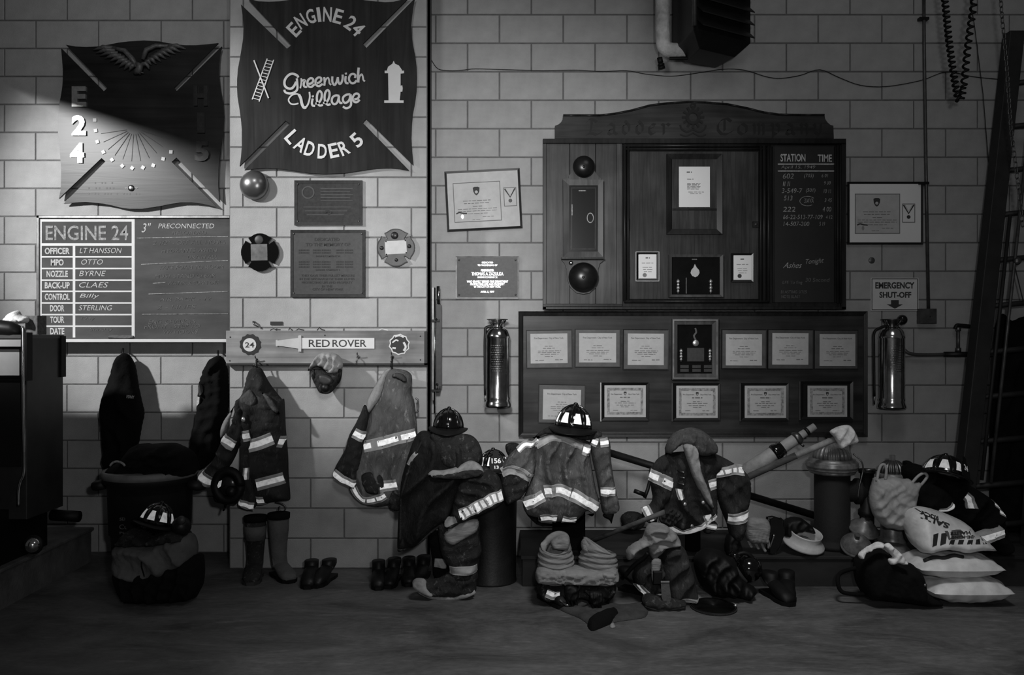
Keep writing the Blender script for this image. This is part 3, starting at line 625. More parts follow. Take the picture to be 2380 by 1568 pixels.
def maltese(name, label, cx, cy, rx, ry, board, plate, pr, extra, edge=None):
    t = thing(name, label, 'plaque', P(cx, cy + ry, WP - 0.01)); Yf = WP - 0.025; pts = []
    for q in range(4):
        base = q * 90 - 90
        for a, rr in ((-39, 0.98), (-30, 0.95), (-18, 0.985), (-8, 1.0), (0, 1.0), (8, 1.0), (18, 0.985), (30, 0.95), (39, 0.98)):
            an = math.radians(base + a); pts.append((cx + rx * rr * math.cos(an), cy + ry * rr * math.sin(an)))
        for a, rr in ((41.5, 0.66), (48.5, 0.66)):
            an = math.radians(base + a); pts.append((cx + rx * rr * math.cos(an), cy + ry * rr * math.sin(an)))
    MB().prism(pts, Yf, 0.024).build('board', board, t)
    if edge: MB().ring(pts, [((x - cx) * 0.955 + cx, (y - cy) * 0.955 + cy) for x, y in pts], Yf - 0.002, 0.003).build('painted_edge', edge, t)
    MB().prism(pr, Yf - 0.003, 0.003).build('name_plate', plate, t)
    extra(t, Yf); return t
def ex1(t, Yf):
    MB().lathe([(0.001, 0.006), (0.025, 0.006), (0.030, 0.003), (0.031, 0)], P(602, 557, Yf), 24, RX).build('badge', 'bronzel', t, True)
maltese('cross_plaque', 'black cross-shaped wooden plaque with a pale square plate left of the memorial plaque', 604, 586, 44, 44, 'gloss', 'steel', rect(583, 567, 621, 605, 0.02), ex1)
def ex2(t, Yf):
    for x, y, r_ in ((917, 547, 0.025), (887, 576, 0.014), (951, 572, 0.014), (921, 604, 0.012)):
        MB().lathe([(0.001, 0.007), (r_ * 0.8, 0.006), (r_, 0)], P(x, y, Yf), 18, RX).build('badge', 'bronze', t, True)
    for x, y in ((897, 561), (942, 559), (898, 591), (944, 587)): MB().lathe([(0.001, 0.005), (0.005, 0)], P(x, y, Yf - 0.003), 8, RX).build('screw', 'darkletter', t)
maltese('cross_plaque', 'brown cross-shaped wooden plaque with a tilted engraved plate right of the memorial plaque', 920, 575, 44, 44, 'matte', 'parch', rect(895, 559, 945, 590, 0.06), ex2, edge='darkletter')

# coat rack board
Y = WP - 0.05
t = thing('coat_rack_board', 'varnished oak coat rack board reading RED ROVER on the middle wall', 'coat rack', P(757, 848, WP - 0.02))
a = P(525, 848, Y); b_ = P(990, 768, Y); MB().box(a.x, b_.x, Y, WP + 0.1 if False else Y + 0.042, a.z, b_.z, bev=0.004).build('board', 'rack', t)
MB().pbox(525, 844, 992, 849, Y - 0.002, 0.044).build('lower_edge', 'darkletter', t)
MB().pbox(986, 770, 992, 848, Y - 0.002, 0.044).build('end_edge', 'darkletter', t)
for x, y in ((535, 783), (534, 838), (977, 781), (977, 836), (755, 779)): MB().lathe([(0.001, 0.004), (0.004, 0.003), (0.005, 0)], P(x, y, Y), 10, RX).build('screw', 'darkletter', t)
bad = [(581 + (25 if k % 2 else 22.5) * math.cos(k * math.pi / 12), 800 + (25 if k % 2 else 22.5) * math.sin(k * math.pi / 12)) for k in range(24)]
bd = MB().prism(bad, Y - 0.006, 0.006).build('badge', 'darkletter', t)
MB().prism(circle(580, 801, 15.5), Y - 0.008, 0.003).build('badge_disc', 'white', bd); MB().text('24', 580, 801, 12, 21, Y - 0.0095, d=0.001, bold=0.01).build('badge_number', 'ink', bd)
nz = MB().prism([(641, 790), (645, 789), (645, 791), (668, 788), (693, 785), (693, 780), (700, 780), (700, 817), (693, 817), (693, 810), (668, 806), (645, 803), (645, 805), (641, 804)], Y - 0.008, 0.008).build('nozzle_cutout', 'parch', t)
MB().pbox(694, 779, 700, 817, Y - 0.012, 0.006).build('nozzle_band', 'parch', nz)
sg = MB().pbox(700, 785, 870, 810, Y - 0.006, 0.006).build('name_strip', 'white', t); MB().text('RED', 742, 797.5, 17, 49, Y - 0.0075, d=0.001, bold=0.008).build('name_word', 'ink', sg); MB().text('ROVER', 812, 797.5, 17, 79, Y - 0.0075, d=0.001, bold=0.008).build('name_word', 'ink', sg)
st = [(928 + (25 if k % 2 else 22) * math.cos(k * math.pi / 10 + .1), 800 + (25 if k % 2 else 23) * math.sin(k * math.pi / 10 + .1)) for k in range(20)]
sk = MB().prism(st, Y - 0.002, 0.002).build('round_sticker', 'white', t); MB().prism([((x - 928) * .88 + 928, (y - 800) * .88 + 800) for x, y in st], Y - 0.003, 0.001).build('sticker_print', 'darkletter', sk)
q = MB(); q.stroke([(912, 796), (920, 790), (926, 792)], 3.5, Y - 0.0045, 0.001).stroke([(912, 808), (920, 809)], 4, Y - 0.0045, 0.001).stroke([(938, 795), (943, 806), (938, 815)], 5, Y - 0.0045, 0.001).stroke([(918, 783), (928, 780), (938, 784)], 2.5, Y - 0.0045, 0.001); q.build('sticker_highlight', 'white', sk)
for x, y in ((598, 838), (757, 838), (833, 830), (912, 830)):
    h_ = MB(); p0 = P(x, y, Y); h_.tube([p0, p0 + Vector((0, -0.03, -0.004)), p0 + Vector((0, -0.045, -0.028)), p0 + Vector((0, -0.06, -0.036)), p0 + Vector((0, -0.075, -0.02))], 0.0045, 8)
    h_.tube([p0 + Vector((0, -0.01, 0)), p0 + Vector((0, -0.035, 0.02)), p0 + Vector((0, -0.05, 0.035))], 0.0045, 8); h_.lathe([(0.012, 0.004), (0.013, 0)], p0, 10, RX); h_.build('hook', 'chrome', t, True)
simple('magnet_strip', MB().pbox(628, 747, 656, 755, WP - 0.008, 0.008), 'darkletter', 'small dark bar magnet on the wall above the coat rack', 'magnet')
p0 = P(592, 748, WP); q = MB().tube([p0, p0 + Vector((0, -0.03, 0)), p0 + Vector((0.01, -0.035, -0.02)), p0 + Vector((0.035, -0.02, -0.035))], [0.006, 0.007, 0.006, 0.003], 8)
simple('wall_hook', q, 'steel', 'small bent metal hook in the wall above the left end of the coat rack', 'hook', smooth=True)
for k, (x, w_) in enumerate(((640, 12), (676, 5), (698, 9), (746, 9), (892, 10))):
    q = MB(); pa = P(x - w_, 767, WP - 0.03); q.tube([pa, P(x - w_ * .4, 764 - 3 * (k % 2), WP - .03), P(x + w_ * .3, 766, WP - .03), P(x + w_, 767 if k else 766, WP - .03)], 0.0035, 6)
    simple('zip_tie', q, ['darkletter', 'darkletter', 'darkletter', 'darkletter', 'white'][k], ['crumpled dark tie with a raised end on the coat rack, above the badge 24 side', 'second dark tie from the left on top of the coat rack', 'dark tie on top of the rack above the nozzle cutout', 'dark tie on top of the rack above the name strip', 'pale scrap on top of the rack near the round sticker'][k], 'tie', 'ties on top of the coat rack')
# ---------------------------------------------------------------- right wall: boards, frames, signs, pipes
def framed(name, label, px, paper, Yw, fm, mm, rot=0.0, th=0.02, bw=6, pm='parch', cat='frame', group=None, sl=0.004):
    x0, y0, x1, y1 = px; cx, cy = (x0 + x1) / 2, (y0 + y1) / 2
    t = thing(name, label, cat, P(cx, y1, Yw - 0.005), group); Yf = Yw - th
    i_ = rp([(x0 + bw, y0 + bw), (x1 - bw, y0 + bw), (x1 - bw, y1 - bw), (x0 + bw, y1 - bw)], cx, cy, rot)
    MB().ring(rect(*px, rot), i_, Yf, th, slope=sl).build('frame', fm, t)
    MB().prism(i_, Yf + sl + 0.001, th - sl - 0.001).build('mat_board', mm, t)
    pc = rp([(paper[0], paper[1]), (paper[2], paper[1]), (paper[2], paper[3]), (paper[0], paper[3])], cx, cy, rot)
    MB().prism(pc, Yf + sl - 0.0005, 0.002).build('paper', pm, t)
    return t, Yf + sl - 0.0013, lambda x, y: rp([(x, y)], cx, cy, rot)[0], rot
def lines(t, yl, tf, rot, rows, m='softink'):
    q = MB()
    for x0, x1, y, h_ in rows:
        x = x0
        while x < x1:
            w_ = min(random.uniform(5, 13), x1 - x); q.stroke([tf(x, y), tf(x + w_, y + random.uniform(-.2, .2))], h_, yl, 0.0006, sm=1); x += w_ + 2.2
    return tag(q.build('printed_lines', m, t), kind='stuff')
def shieldcrest(t, yl, tf, x, y, s_=1.0, m='ink'):
    MB().prism([tf(x + a * s_, y + b_ * s_) for a, b_ in ((-8, -8), (-4, -10), (4, -10), (8, -8), (7, 1), (4, 7), (0, 10), (-4, 7), (-7, 1))], yl, 0.0008).build('crest', m, t)
    MB().prism([tf(x + a * s_, y + b_ * s_) for a, b_ in circle(0, 2, 3.6, 10)], yl - 0.0006, 0.0008).build('crest_centre', 'parch', t)

for (nm, lab, px, paper, rot, mb, cx, cy, mx, my) in [
    ('medal_certificate', 'tilted thin black frame with certificate and medal ribbon print above the small memorial plaque', (1036, 394, 1211, 534), (1054, 422, 1164, 514), 0.05, 'parch', 1108, 443, 1186, 460),
    ('medal_certificate', 'straight black framed certificate with medal ribbon print right of the tall cabinet', (1970, 422, 2146, 568), (1987, 450, 2092, 543), 0.0, 'paper', 2038, 470, 2112, 495)]:
    t, yl, tf, rt = framed(nm, lab, px, paper, WR, 'frame', mb, rot, 0.022, 5, 'parch', group='medal certificates')
    x0, y0, x1, y1 = paper
    tfr = lambda pts: [tf(*q) for q in pts]
    MB().ring(tfr([(x0, y0), (x1, y0), (x1, y1), (x0, y1)]), tfr([(x0 + 1.6, y0 + 1.6), (x1 - 1.6, y0 + 1.6), (x1 - 1.6, y1 - 1.6), (x0 + 1.6, y1 - 1.6)]), yl, 0.001).build('paper_rule', 'softink', t)
    MB().ring(tfr([(mx - 15, my - 22), (mx + 15, my - 22), (mx + 15, my + 22), (mx - 15, my + 22)]), tfr([(mx - 13.5, my - 20.5), (mx + 13.5, my - 20.5), (mx + 13.5, my + 20.5), (mx - 13.5, my + 20.5)]), yl, 0.001).build('medal_rule', 'softink', t)
    md = MB(); md.stroke(tfr([(mx - 12, my - 19), (mx, my + 1), (mx + 12, my - 19)]), 3.2, yl, 0.001, sm=1); md.build('medal_ribbon', 'ink', t)
    MB().stroke(tfr([(mx - 8.5, my - 19), (mx, my - 4), (mx + 8.5, my - 19)]), 1.5, yl - .0004, 0.001, sm=1).build('ribbon_edge', 'parch', t)
    MB().prism(tfr(circle(mx, my + 9, 4.4, 14)), yl, 0.001).build('medal_disc', 'bronzel', t)
    shieldcrest(t, yl, tf, cx, cy)
    lines(t, yl, tf, rt, [(cx - 32, cx + 32, cy + 22, 1.4), (cx - 30, cx + 30, cy + 28, 1.4), (cx - 10, cx + 12, cy + 35, 1.4), (cx - 45, cx + 46, cy + 41, 1.2), (cx - 45, cx + 46, cy + 46, 1.2), (cx - 22, cx + 24, cy + 52, 1.0), (cx + 12, cx + 38, cy + 60, 1.0), (cx - 12, cx + 6, cy + 66, 1.0)])
    MB().stroke(tfr([(x0 + 5, y1 - 20), (x0 + 12, y1 - 23), (x0 + 20, y1 - 21), (x0 + 30, y1 - 20)]), 3, yl, 0.001).build('ribbon_mark', 'ink', t)
    MB().prism(tfr(circle(x0 + 19, y1 - 13, 3.2, 12, 5)), yl, 0.001).build('gold_seal', 'raised', t)
plaque('memorial_plaque', 'small dark plaque with bright raised lettering and a bright rim on the right wall', 1059, 595, 1206, 694, WR, 'bronzel', 'brass',
       [('DEDICATED', 1133, 610, 4, 26), ('TO THE MEMORY OF', 1133, 616, 4, 46), ('FIREFIGHTER', 1133, 628, 5, 30), ('THOMAS A ZAZULKA', 1133, 636, 8, 74), ('ENGINE COMPANY 24', 1133, 644, 4, 46), ('WHO BRAVELY SERVED THIS DEPARTMENT', 1133, 654, 5, 96), ('PROTECTING LIFE AND PROPERTY', 1133, 660, 5, 80), ('IN THE CITY OF NEW YORK', 1133, 666, 5, 62), ('APRIL 5, 1997', 1133, 678, 5, 32)], 'raised', bw=3)
# emergency sign
t = thing('emergency_sign', 'white EMERGENCY SHUT-OFF sign with a black down arrow', 'sign', P(2079, 722, WR - 0.005)); Y = WR - 0.008
MB().pbox(2024, 645, 2135, 722, Y, 0.006, bev=0.001).build('plate', 'white', t)
MB().ring(rect(2026, 647, 2133, 720), rect(2027.5, 648.5, 2131.5, 718.5), Y - 0.001, 0.001).build('border_line', 'ink', t)
MB().text('EMERGENCY', 2080, 663, 15, 91, Y - 0.001, bold=0.035, d=0.001).build('sign_word', 'ink', t)
MB().text('SHUT-OFF', 2081, 685, 14, 74, Y - 0.001, bold=0.035, d=0.001).build('sign_word', 'ink', t)
MB().prism([(2071, 697), (2089, 697), (2089, 707), (2099, 707), (2080, 717), (2061, 707), (2071, 707)], Y - 0.001, 0.001).build('arrow', 'ink', t)

# tall alarm cabinet
YC = WR - 0.15
t = thing('alarm_cabinet', 'large dark wooden alarm cabinet with arched header lettered Ladder Company', 'cabinet', P(1615, 718, WR - 0.05))
def zz(y, Y): return CH - (y - 784) / sc(Y)
def xx(x, Y): return (x - 1190) / sc(Y)
MB().pbox(1264, 334, 1966, 716, YC + 0.03, 0.11).build('carcass', 'moulding', t)
# left panel of vertical planks
for x0, x1 in ((1270, 1324), (1325, 1384), (1385, 1433)): MB().pbox(x0, 334, x1 - 0.6, 706, YC + 0.012, 0.018, bev=0.0015).build('plank', 'cabinet', t)
fr = MB()
for x0, y0, x1, y1, dy in ((1262, 322, 1967, 333, -0.012), (1262, 712, 1967, 719, 0), (1262, 322, 1270, 719, 0), (1956, 322, 1967, 719, 0), (1433, 333, 1446, 712, 0)):
    b0 = MB().pbox(x0, y0, x1, y1, YC + dy, 0.05, bev=0.003); b0.build('rail' if y1 - y0 < 20 else 'stile', 'cabinet' if x0 < 1440 and y0 < 700 and x1 < 1500 else 'moulding', t)
MB().pbox(1262, 706, 1446, 712, YC - 0.004, 0.04, bev=0.002).build('rail', 'moulding', t)
for k, (x, w_) in enumerate(((1452, 6), (1460, 5), (1768, 5), (1776, 7), (1786, 6), (1947, 5), (1953, 4))):
    a, b_ = P(x, 700 if x < 1940 else 704, YC - 0.01), P(x, 338, YC - 0.01); MB().tube([a, b_], w_ / sc(YC) * 0.62, 10).build('half_round_moulding', 'moulding', t, True)
for y, w_ in ((338, 6), (346, 4), (700, 5)):
    a, b_ = P(1450, y, YC - 0.01), P(1788, y, YC - 0.01); MB().tube([a, b_], w_ / sc(YC) * 0.62, 10).build('half_round_moulding', 'moulding', t, True)
d = MB().pbox(1463, 352, 1763, 695, YC + 0.004, 0.02, bev=0.002).build('cabinet_door', 'door', t)
hg = MB()
for y in (522, 634): q = MB().tube([P(1462, y - 14, YC - 0.002), P(1462, y + 14, YC - 0.002)], 0.0065, 8); q.build('hinge', 'brass', d, True)
q = MB().pbox(1750, 514, 1764, 528, YC - 0.012, 0.016, bev=0.003); q.lathe([(0.001, 0.012), (0.008, 0.01), (0.008, 0)], P(1757, 521, YC - 0.012), 10, RX); q.build('latch', 'bronze', d)
# station time slate
MB().pbox(1796, 340, 1800, 702, YC + 0.002, 0.03).build('stile', 'moulding', t); MB().pbox(1940, 340, 1944, 702, YC + 0.002, 0.03).build('stile', 'moulding', t)
s_ = MB().pbox(1800, 338, 1940, 702, YC + 0.016, 0.014).build('station_slate', 'slateblack', t); yl = YC + 0.0145
for tx, x, y, h_, w_, sh in (('STATION', 1843, 366.5, 18, 58, 0), ('TIME', 1917, 367.5, 17, 33, 0)): MB().text(tx, x, y, h_, w_, yl, shear=sh, bold=0.02).build('painted_heading', 'chalk', s_)
for y0 in (380, 396): MB().pbox(1808, y0, 1939, y0 + 2.4, yl, 0.002).build('painted_rule', 'chalk', s_)
for tx, x, y, h_, w_ in (('April 15, 1949', 1855, 389, 9, 80), ('602', 1832, 409, 12, 25), ('(703)', 1880, 409, 11, 22), ('6 01', 1917, 408, 8, 15), ('II II', 1828, 427, 11, 17), ('9 00', 1923, 425, 8, 15), ('3-549-7', 1841, 443, 11, 48), ('(501)', 1884, 443, 11, 22), ('10 11', 1923, 444, 9, 17), ('513', 1832, 460, 11, 20), ('3/AVA', 1880, 466, 11, 22), ('3 45', 1925, 465, 9, 17), ('222', 1834, 486, 11, 29), ('4 00', 1922, 486, 11, 20), ('66-22-513-77-109', 1866, 504, 10, 92), ('4 12', 1927, 504, 8, 15), ('14-507-200', 1851, 520, 10, 60), ('5 19', 1911, 520, 9, 13)):
    MB().text(tx, x, y, h_, w_, yl, shear=0.15, bold=0).build('chalk_entry', 'chalkdim', s_)
q = MB(); q.stroke(circle(1877, 467, 18, 20, 11)[3:-1], 1.2, yl, 0.001, sm=2)
q.text('Ashes', 1842, 616, 13, 44, yl, shear=0.5, bold=0).text('Tonight', 1894, 608, 15, 42, yl, shear=0.4, bold=0, rot=0.08)
tag(q.build('chalk_scrawl', 'chalkdim', s_), kind='stuff')
q = MB()
for tx, x, y, h_, w_ in (('LFE To Eng', 1842, 657, 9, 46), ('30 Second', 1900, 650, 9, 56), ('BLASTING SITES', 1845, 678, 7, 60), ('NOTE BLAST', 1838, 689, 7, 44)): q.text(tx, x, y, h_, w_, yl, shear=0.1, bold=0)
tag(q.build('faint_chalk_writing', 'chalkfaint', s_), kind='stuff')
# arched header
hd = [(1290, 322), (1290, 292), (1298, 289), (1304, 284), (1308, 277), (1309, 267), (1350, 267), (1395, 267), (1430, 263), (1470, 255), (1510, 244), (1550, 239), (1600, 236), (1640, 237), (1690, 241), (1735, 250), (1775, 260), (1810, 265), (1860, 266), (1916, 266), (1918, 276), (1923, 284), (1930, 290), (1937, 292), (1938, 322)]
h_ = MB().prism(hd, YC + 0.02, 0.05).build('arched_header', 'header', t)
top = MB(); hh = [q for q in hd if 1309 <= q[0] <= 1916 and q[1] < 270]
for k in range(len(hh) - 1): top.tube([P(hh[k][0], hh[k][1] + 1, YC + 0.02), P(hh[k + 1][0], hh[k + 1][1] + 1, YC + 0.02)], 0.008, 8)
top.build('header_bead', 'moulding', h_, True)
def black(sts, kx=3.552, ox=1290, oy=230, wd=7.0):
    for letter in sts:
        q = MB()
        for st_ in letter: q.stroke([(ox + x / kx, oy + y / kx) for x, y in st_], wd, YC + 0.0185, 0.0025, nib=-0.75, sm=1)
        q.build('blackletter', 'carved', h_)
dd = lambda o: [[(578 + o, 180), (596 + o, 200), (612 + o, 220), (612 + o, 262), (585 + o, 290), (562 + o, 268), (562 + o, 222), (588 + o, 208)]]
black([[[(262, 190), (285, 165), (320, 172), (345, 190)], [(302, 172), (302, 215), (290, 278)], [(262, 292), (300, 280), (345, 294), (385, 272)]],
       [[(432, 222), (455, 202), (488, 220), (488, 275), (512, 292)], [(488, 245), (450, 255), (438, 280), (462, 292), (488, 276)]], dd(0), dd(112),
       [[(828, 212), (800, 206), (778, 228), (778, 272), (800, 292), (828, 278)], [(778, 250), (820, 226)]], [[(880, 205), (898, 215), (898, 290)], [(900, 222), (925, 202), (946, 218)]],
       [[(1455, 185), (1420, 160), (1375, 172), (1345, 210), (1345, 255), (1375, 288), (1420, 290), (1470, 262)], [(1400, 170), (1400, 262)]],
       [[(1548, 202), (1515, 228), (1515, 270), (1548, 292), (1582, 268), (1582, 226), (1548, 202)]],
       [[(1635, 205), (1648, 215), (1648, 290)], [(1650, 222), (1672, 203), (1686, 216), (1686, 290)], [(1688, 222), (1708, 203), (1722, 216), (1722, 292)]],
       [[(1785, 205), (1800, 215), (1800, 318)], [(1802, 222), (1828, 203), (1850, 222), (1850, 268), (1826, 292), (1802, 280)]],
       [[(1902, 222), (1925, 202), (1958, 220), (1958, 275), (1980, 292)], [(1958, 245), (1920, 255), (1908, 280), (1932, 292), (1958, 276)]],
       [[(2025, 205), (2038, 215), (2038, 290)], [(2040, 222), (2064, 203), (2082, 218), (2082, 292)]],
       [[(2135, 205), (2148, 215), (2148, 270), (2175, 292)], [(2195, 204), (2192, 280), (2160, 320)]]])
em = MB()
for k in range(12):
    an = k * math.pi / 6; em.stroke([(1611 + 12 * math.cos(an), 272 + 12 * math.sin(an)), (1611 + 26 * math.cos(an), 272 + 26 * math.sin(an))], 5, YC + 0.014, 0.008, sm=1)
em.ring(circle(1611, 272, 17, 24), circle(1611, 272, 10, 24), YC + 0.010, 0.01).build('carved_emblem', 'carved', h_)
em = MB()
for s_ in (-1, 1): em.stroke([(1611, 300), (1611 + s_ * 14, 306), (1611 + s_ * 26, 300), (1611 + s_ * 30, 290)], 4, YC + 0.016, 0.005).stroke([(1611, 308), (1611 + s_ * 16, 316), (1611 + s_ * 30, 312)], 3, YC + 0.016, 0.005)
em.ring(circle(1611, 245, 7, 12), circle(1611, 245, 3, 12), YC + 0.016, 0.005); em.build('carved_leaves', 'carved', h_)
# double alarm gong on the left panel
t = thing('double_gong', 'brown double alarm gong with two round bells and a glazed box between them', 'bell', P(1356, 685, YC + 0.01)); Y = YC - 0.02
bk = [(1322, 414), (1322, 408), (1332, 398), (1336, 380), (1356, 372), (1376, 380), (1382, 398), (1393, 412), (1397, 414), (1397, 600), (1402, 600), (1402, 606), (1394, 612), (1390, 625), (1390, 650), (1384, 668), (1370, 680), (1356, 683), (1340, 680), (1326, 668), (1319, 650), (1317, 625), (1312, 612), (1305, 604), (1306, 600), (1308, 414)]
MB().prism(bk, Y + 0.004, 0.026).build('backboard', 'cabinet', t)
MB().ring([(1309, 417), (1402, 417), (1402, 597), (1309, 597)], [(1323, 430), (1390, 430), (1390, 584), (1323, 584)], Y - 0.05, 0.055, slope=0.006).build('glazed_frame', 'cabinet', t)
MB().pbox(1323, 430, 1390, 584, Y - 0.040, 0.004).build('glass_pane', 'glass', t)
MB().ring(rect(1327, 435, 1386, 580), rect(1330, 438, 1383, 577), Y - 0.042, 0.003).build('inner_bezel', 'moulding', t)
MB().ring(circle(1372, 506, 8, 20, 12), circle(1372, 506, 6.5, 20, 10), Y - 0.043, 0.003).build('ring_reflection', 'steel', t)  # reflection in the glass, shaped as a pale ring
MB().pbox(1345, 442, 1362, 444, Y - 0.043, 0.003).build('name_tag', 'chalkdim', t); MB().pbox(1328, 475, 1331, 500, Y - 0.044, 0.003).build('side_armature', 'chalkdim', t)
MB().pbox(1305, 597, 1404, 601, Y - 0.056, 0.06).build('box_ledge', 'moulding', t)
q = MB(); q.lathe([(0.001, 0.03), (0.045, 0.028), (0.048, 0)], P(1370, 505, Y - 0.03) + Vector((0, .025, 0)), 24, RX); q.build('movement_disc', 'bronze', t, True)
for x, y, r_ in ((1357, 387, 25), (1356, 644, 34)):
    r = r_ / sc(Y); pf = [(0.001, r * .62)] + [(r * math.sin(a), r * .62 * math.cos(a)) for a in [k * math.pi / 24 for k in range(1, 12)]] + [(r * 1.02, 0), (r, -0.006), (0.001, -0.006)]
    bb = MB().lathe(pf, P(x, y, Y - 0.015), 40, RX).build('gong_bell', 'gong', t, True); MB().lathe([(0.001, 0.006), (0.008, 0.005), (0.01, 0)], P(x, y, Y - 0.015 - r * .61), 12, RX).build('bell_nut', 'bronze', bb, True)
q = MB(); q.lathe([(0.004, 0.02), (0.008, 0.02), (0.012, 0.01), (0.016, 0.0)], P(1327, 611, Y + 0.004), 14, RX); q.build('winding_post', 'brass', t, True)
# things hung on the door
Y = YC + 0.004
t, yl, tf, rt = framed('letter_frame', 'tall dark wooden frame with a pale typed letter in its upper half', (1550, 357, 1679, 544), (1578, 387, 1650, 481), Y, 'moulding', 'door', 0, 0.03, 12, 'paper', sl=0.012)
MB().pbox(1563, 484, 1666, 489, yl - 0.003, 0.006).build('frame_bar', 'moulding', t)
lines(t, yl, tf, rt, [(1596, 1608, 400, 3), (1597, 1612, 416, 1.2)] + [(1597, 1628 - (k % 3) * 2, 426 + k * 2.6, 1.2) for k in range(6)] + [(1600, 1636, 446, 1.1), (1604, 1630, 450, 1.0)])
for lab, px, pp, fm in (('small pale-edged framed citation at the lower left of the cabinet door', (1479, 586, 1531, 652), (1486, 590, 1525, 647), 'brass'), ('small dark framed citation at the lower right of the cabinet door', (1700, 588, 1751, 655), (1706, 593, 1746, 649), 'frame')):
    t, yl, tf, rt = framed('citation_frame', lab, px, pp, Y, 'frame', 'paper', 0, 0.025, 5, 'paper', group='citations on the cabinet door', sl=0.006)
    if fm == 'brass': MB().ring(rect(px[0] - 1.5, px[1] - 1.5, px[2] + 1.5, px[3] + 1.5), rect(px[0], px[1], px[2], px[3]), Y - 0.024, 0.02).build('pale_edge', 'parch', t)
    cx = (pp[0] + pp[2]) / 2; lines(t, yl, tf, rt, [(cx - 5, cx + 5, pp[1] + 9, 3), (cx - 14, cx + 13, pp[1] + 21, 1.3), (cx - 12, cx + 10, pp[1] + 31, 1), (cx - 11, cx + 11, pp[1] + 36, 1), (cx - 9, cx + 9, pp[1] + 41, 1)])
    MB().prism(circle(cx - 7, pp[3] - 8, 5, 10), yl, 0.002).build('foil_seal', 'brass', t)
def medal_box(lab, px, i0, Yw, base_m='cabinet'):
    x0, y0, x1, y1 = px; t = thing('medal_case', lab, 'display case', P((x0 + x1) / 2, y1, Yw - 0.01)); Yf = Yw - 0.045
    MB().ring(rect(*px), rect(*i0), Yf, 0.04, slope=0.008).build('case_frame', base_m, t)
    MB().pbox(i0[0], i0[1], i0[2], i0[3], Yf + 0.03, 0.012).build('velvet_back', 'blackcloth', t)
    return t, Yf
def cord(t, x, y0, y1, Y):
    q = MB()
    for k in range(4):
        yy = y0 + (y1 - y0) * (k + .5) / 4; c_ = P(x, yy, Y); r = 0.014 * (0.8 if k % 2 else 1)
        q.lathe([(0.001, r), (r * .6, r * .75), (r, 0), (r * .6, -r * .75), (0.001, -r)], c_, 10)
    q.tube([P(x, y0 - 2, Y), P(x, y1 + 2, Y)], 0.004, 6); q.build('silver_ornament', 'raised', t, True)
t, Yf = medal_box('shallow display case with a leaf-shaped badge on the lower cabinet door', (1555, 591, 1681, 690), (1562, 597, 1674, 684), Y)
MB().prism([(1615, 613), (1619, 621), (1625, 628), (1626, 634), (1622, 641), (1616, 644), (1609, 641), (1605, 634), (1607, 627), (1612, 621)], Yf + 0.024, 0.006).build('leaf_badge', 'parch', t)
cord(t, 1576, 650, 680, Yf + 0.02); cord(t, 1652, 650, 680, Yf + 0.02); MB().pbox(1594, 645, 1596, 682, Yf + 0.026, 0.004).build('divider', 'steel', t)
MB().pbox(1608, 601, 1620, 604, Yf + 0.024, 0.006).build('case_hook', 'steel', t)

# long award board
t = thing('award_board', 'wide dark wooden framed board below the alarm cabinet, holding rows of certificates', 'board', P(1611, 1015, WR - 0.02)); YB = WR - 0.045
MB().pbox(1212, 730, 2010, 1008, YB + 0.012, 0.03).build('backing', 'board', t)
for k, (o_, n_) in enumerate((((1205, 723, 2017, 1015), 4), ((1209, 727, 2013, 1011), 4), ((1213, 731, 2009, 1007), 4.5))):
    MB().ring(rect(*o_), rect(o_[0] + n_, o_[1] + n_, o_[2] - n_, o_[3] - n_), YB + (-0.008, 0.0, 0.006)[k], 0.03, slope=(0.006, 0.004, 0.008)[k]).build('frame_moulding', 'moulding', t)
yb = YB + 0.012
TOP = [((1223, 766, 1330, 855), (1233, 775, 1319, 844), 0.012, 'grey-mottled plaque first from the left in the upper row', 1), ((1336, 764, 1442, 853), (1346, 774, 1432, 842), -0.002, 'grey-mottled plaque with a bright tab, second in the upper row', 1), ((1448, 765, 1554, 859), (1459, 775, 1543, 848), -0.006, 'plaque just left of the medal case in the upper row', 0),
       ((1677, 765, 1782, 857), (1687, 776, 1771, 849), -0.004, 'plaque just right of the medal case in the upper row', 0), ((1784, 765, 1891, 858), (1795, 774, 1879, 847), -0.006, 'second plaque right of the medal case in the upper row', 0), ((1892, 766, 1995, 858), (1905, 776, 1988, 850), -0.002, 'rightmost plaque of the upper row, its signature tall', 0), ((1251, 893, 1360, 983), (1262, 905, 1350, 975), -0.02, 'tilted plaque at the lower left, behind the helmet', 1)]
for px, pp, rot, lab, bright in TOP:
    t, yl, tf, rt = framed('certificate_plaque', 'certificate on a dark wooden ' + lab, px, pp, yb, 'darkletter' if bright else 'moulding', 'matte', rot, 0.016, 2, 'parch', 'certificate', 'certificate plaques on the award board', sl=0.001)
    cx = (pp[0] + pp[2]) / 2
    ti = MB(); c_ = tf(cx, pp[1] + 11); ti.text('Fire Department  City of New York', c_[0], c_[1], 5, 68, yl, rot=rt, bold=0.01).build('certificate_title', 'ink', t)
    lines(t, yl, tf, rt, [(cx - 10, cx + 10, pp[1] + 29, 1.3), (cx - 14, cx + 14, pp[1] + 34, 1.2), (cx - 26, cx + 28, pp[1] + 40, 1.1), (cx - 26, cx + 26, pp[1] + 44, 1.1), (cx - 20, cx + 22, pp[1] + 48, 1.1), (cx - 10, cx + 12, pp[1] + 53, 1.1), (cx - 32, cx - 12, pp[1] + 62, 1.2), (cx + 14, cx + 32, pp[1] + 61, 1.6)])
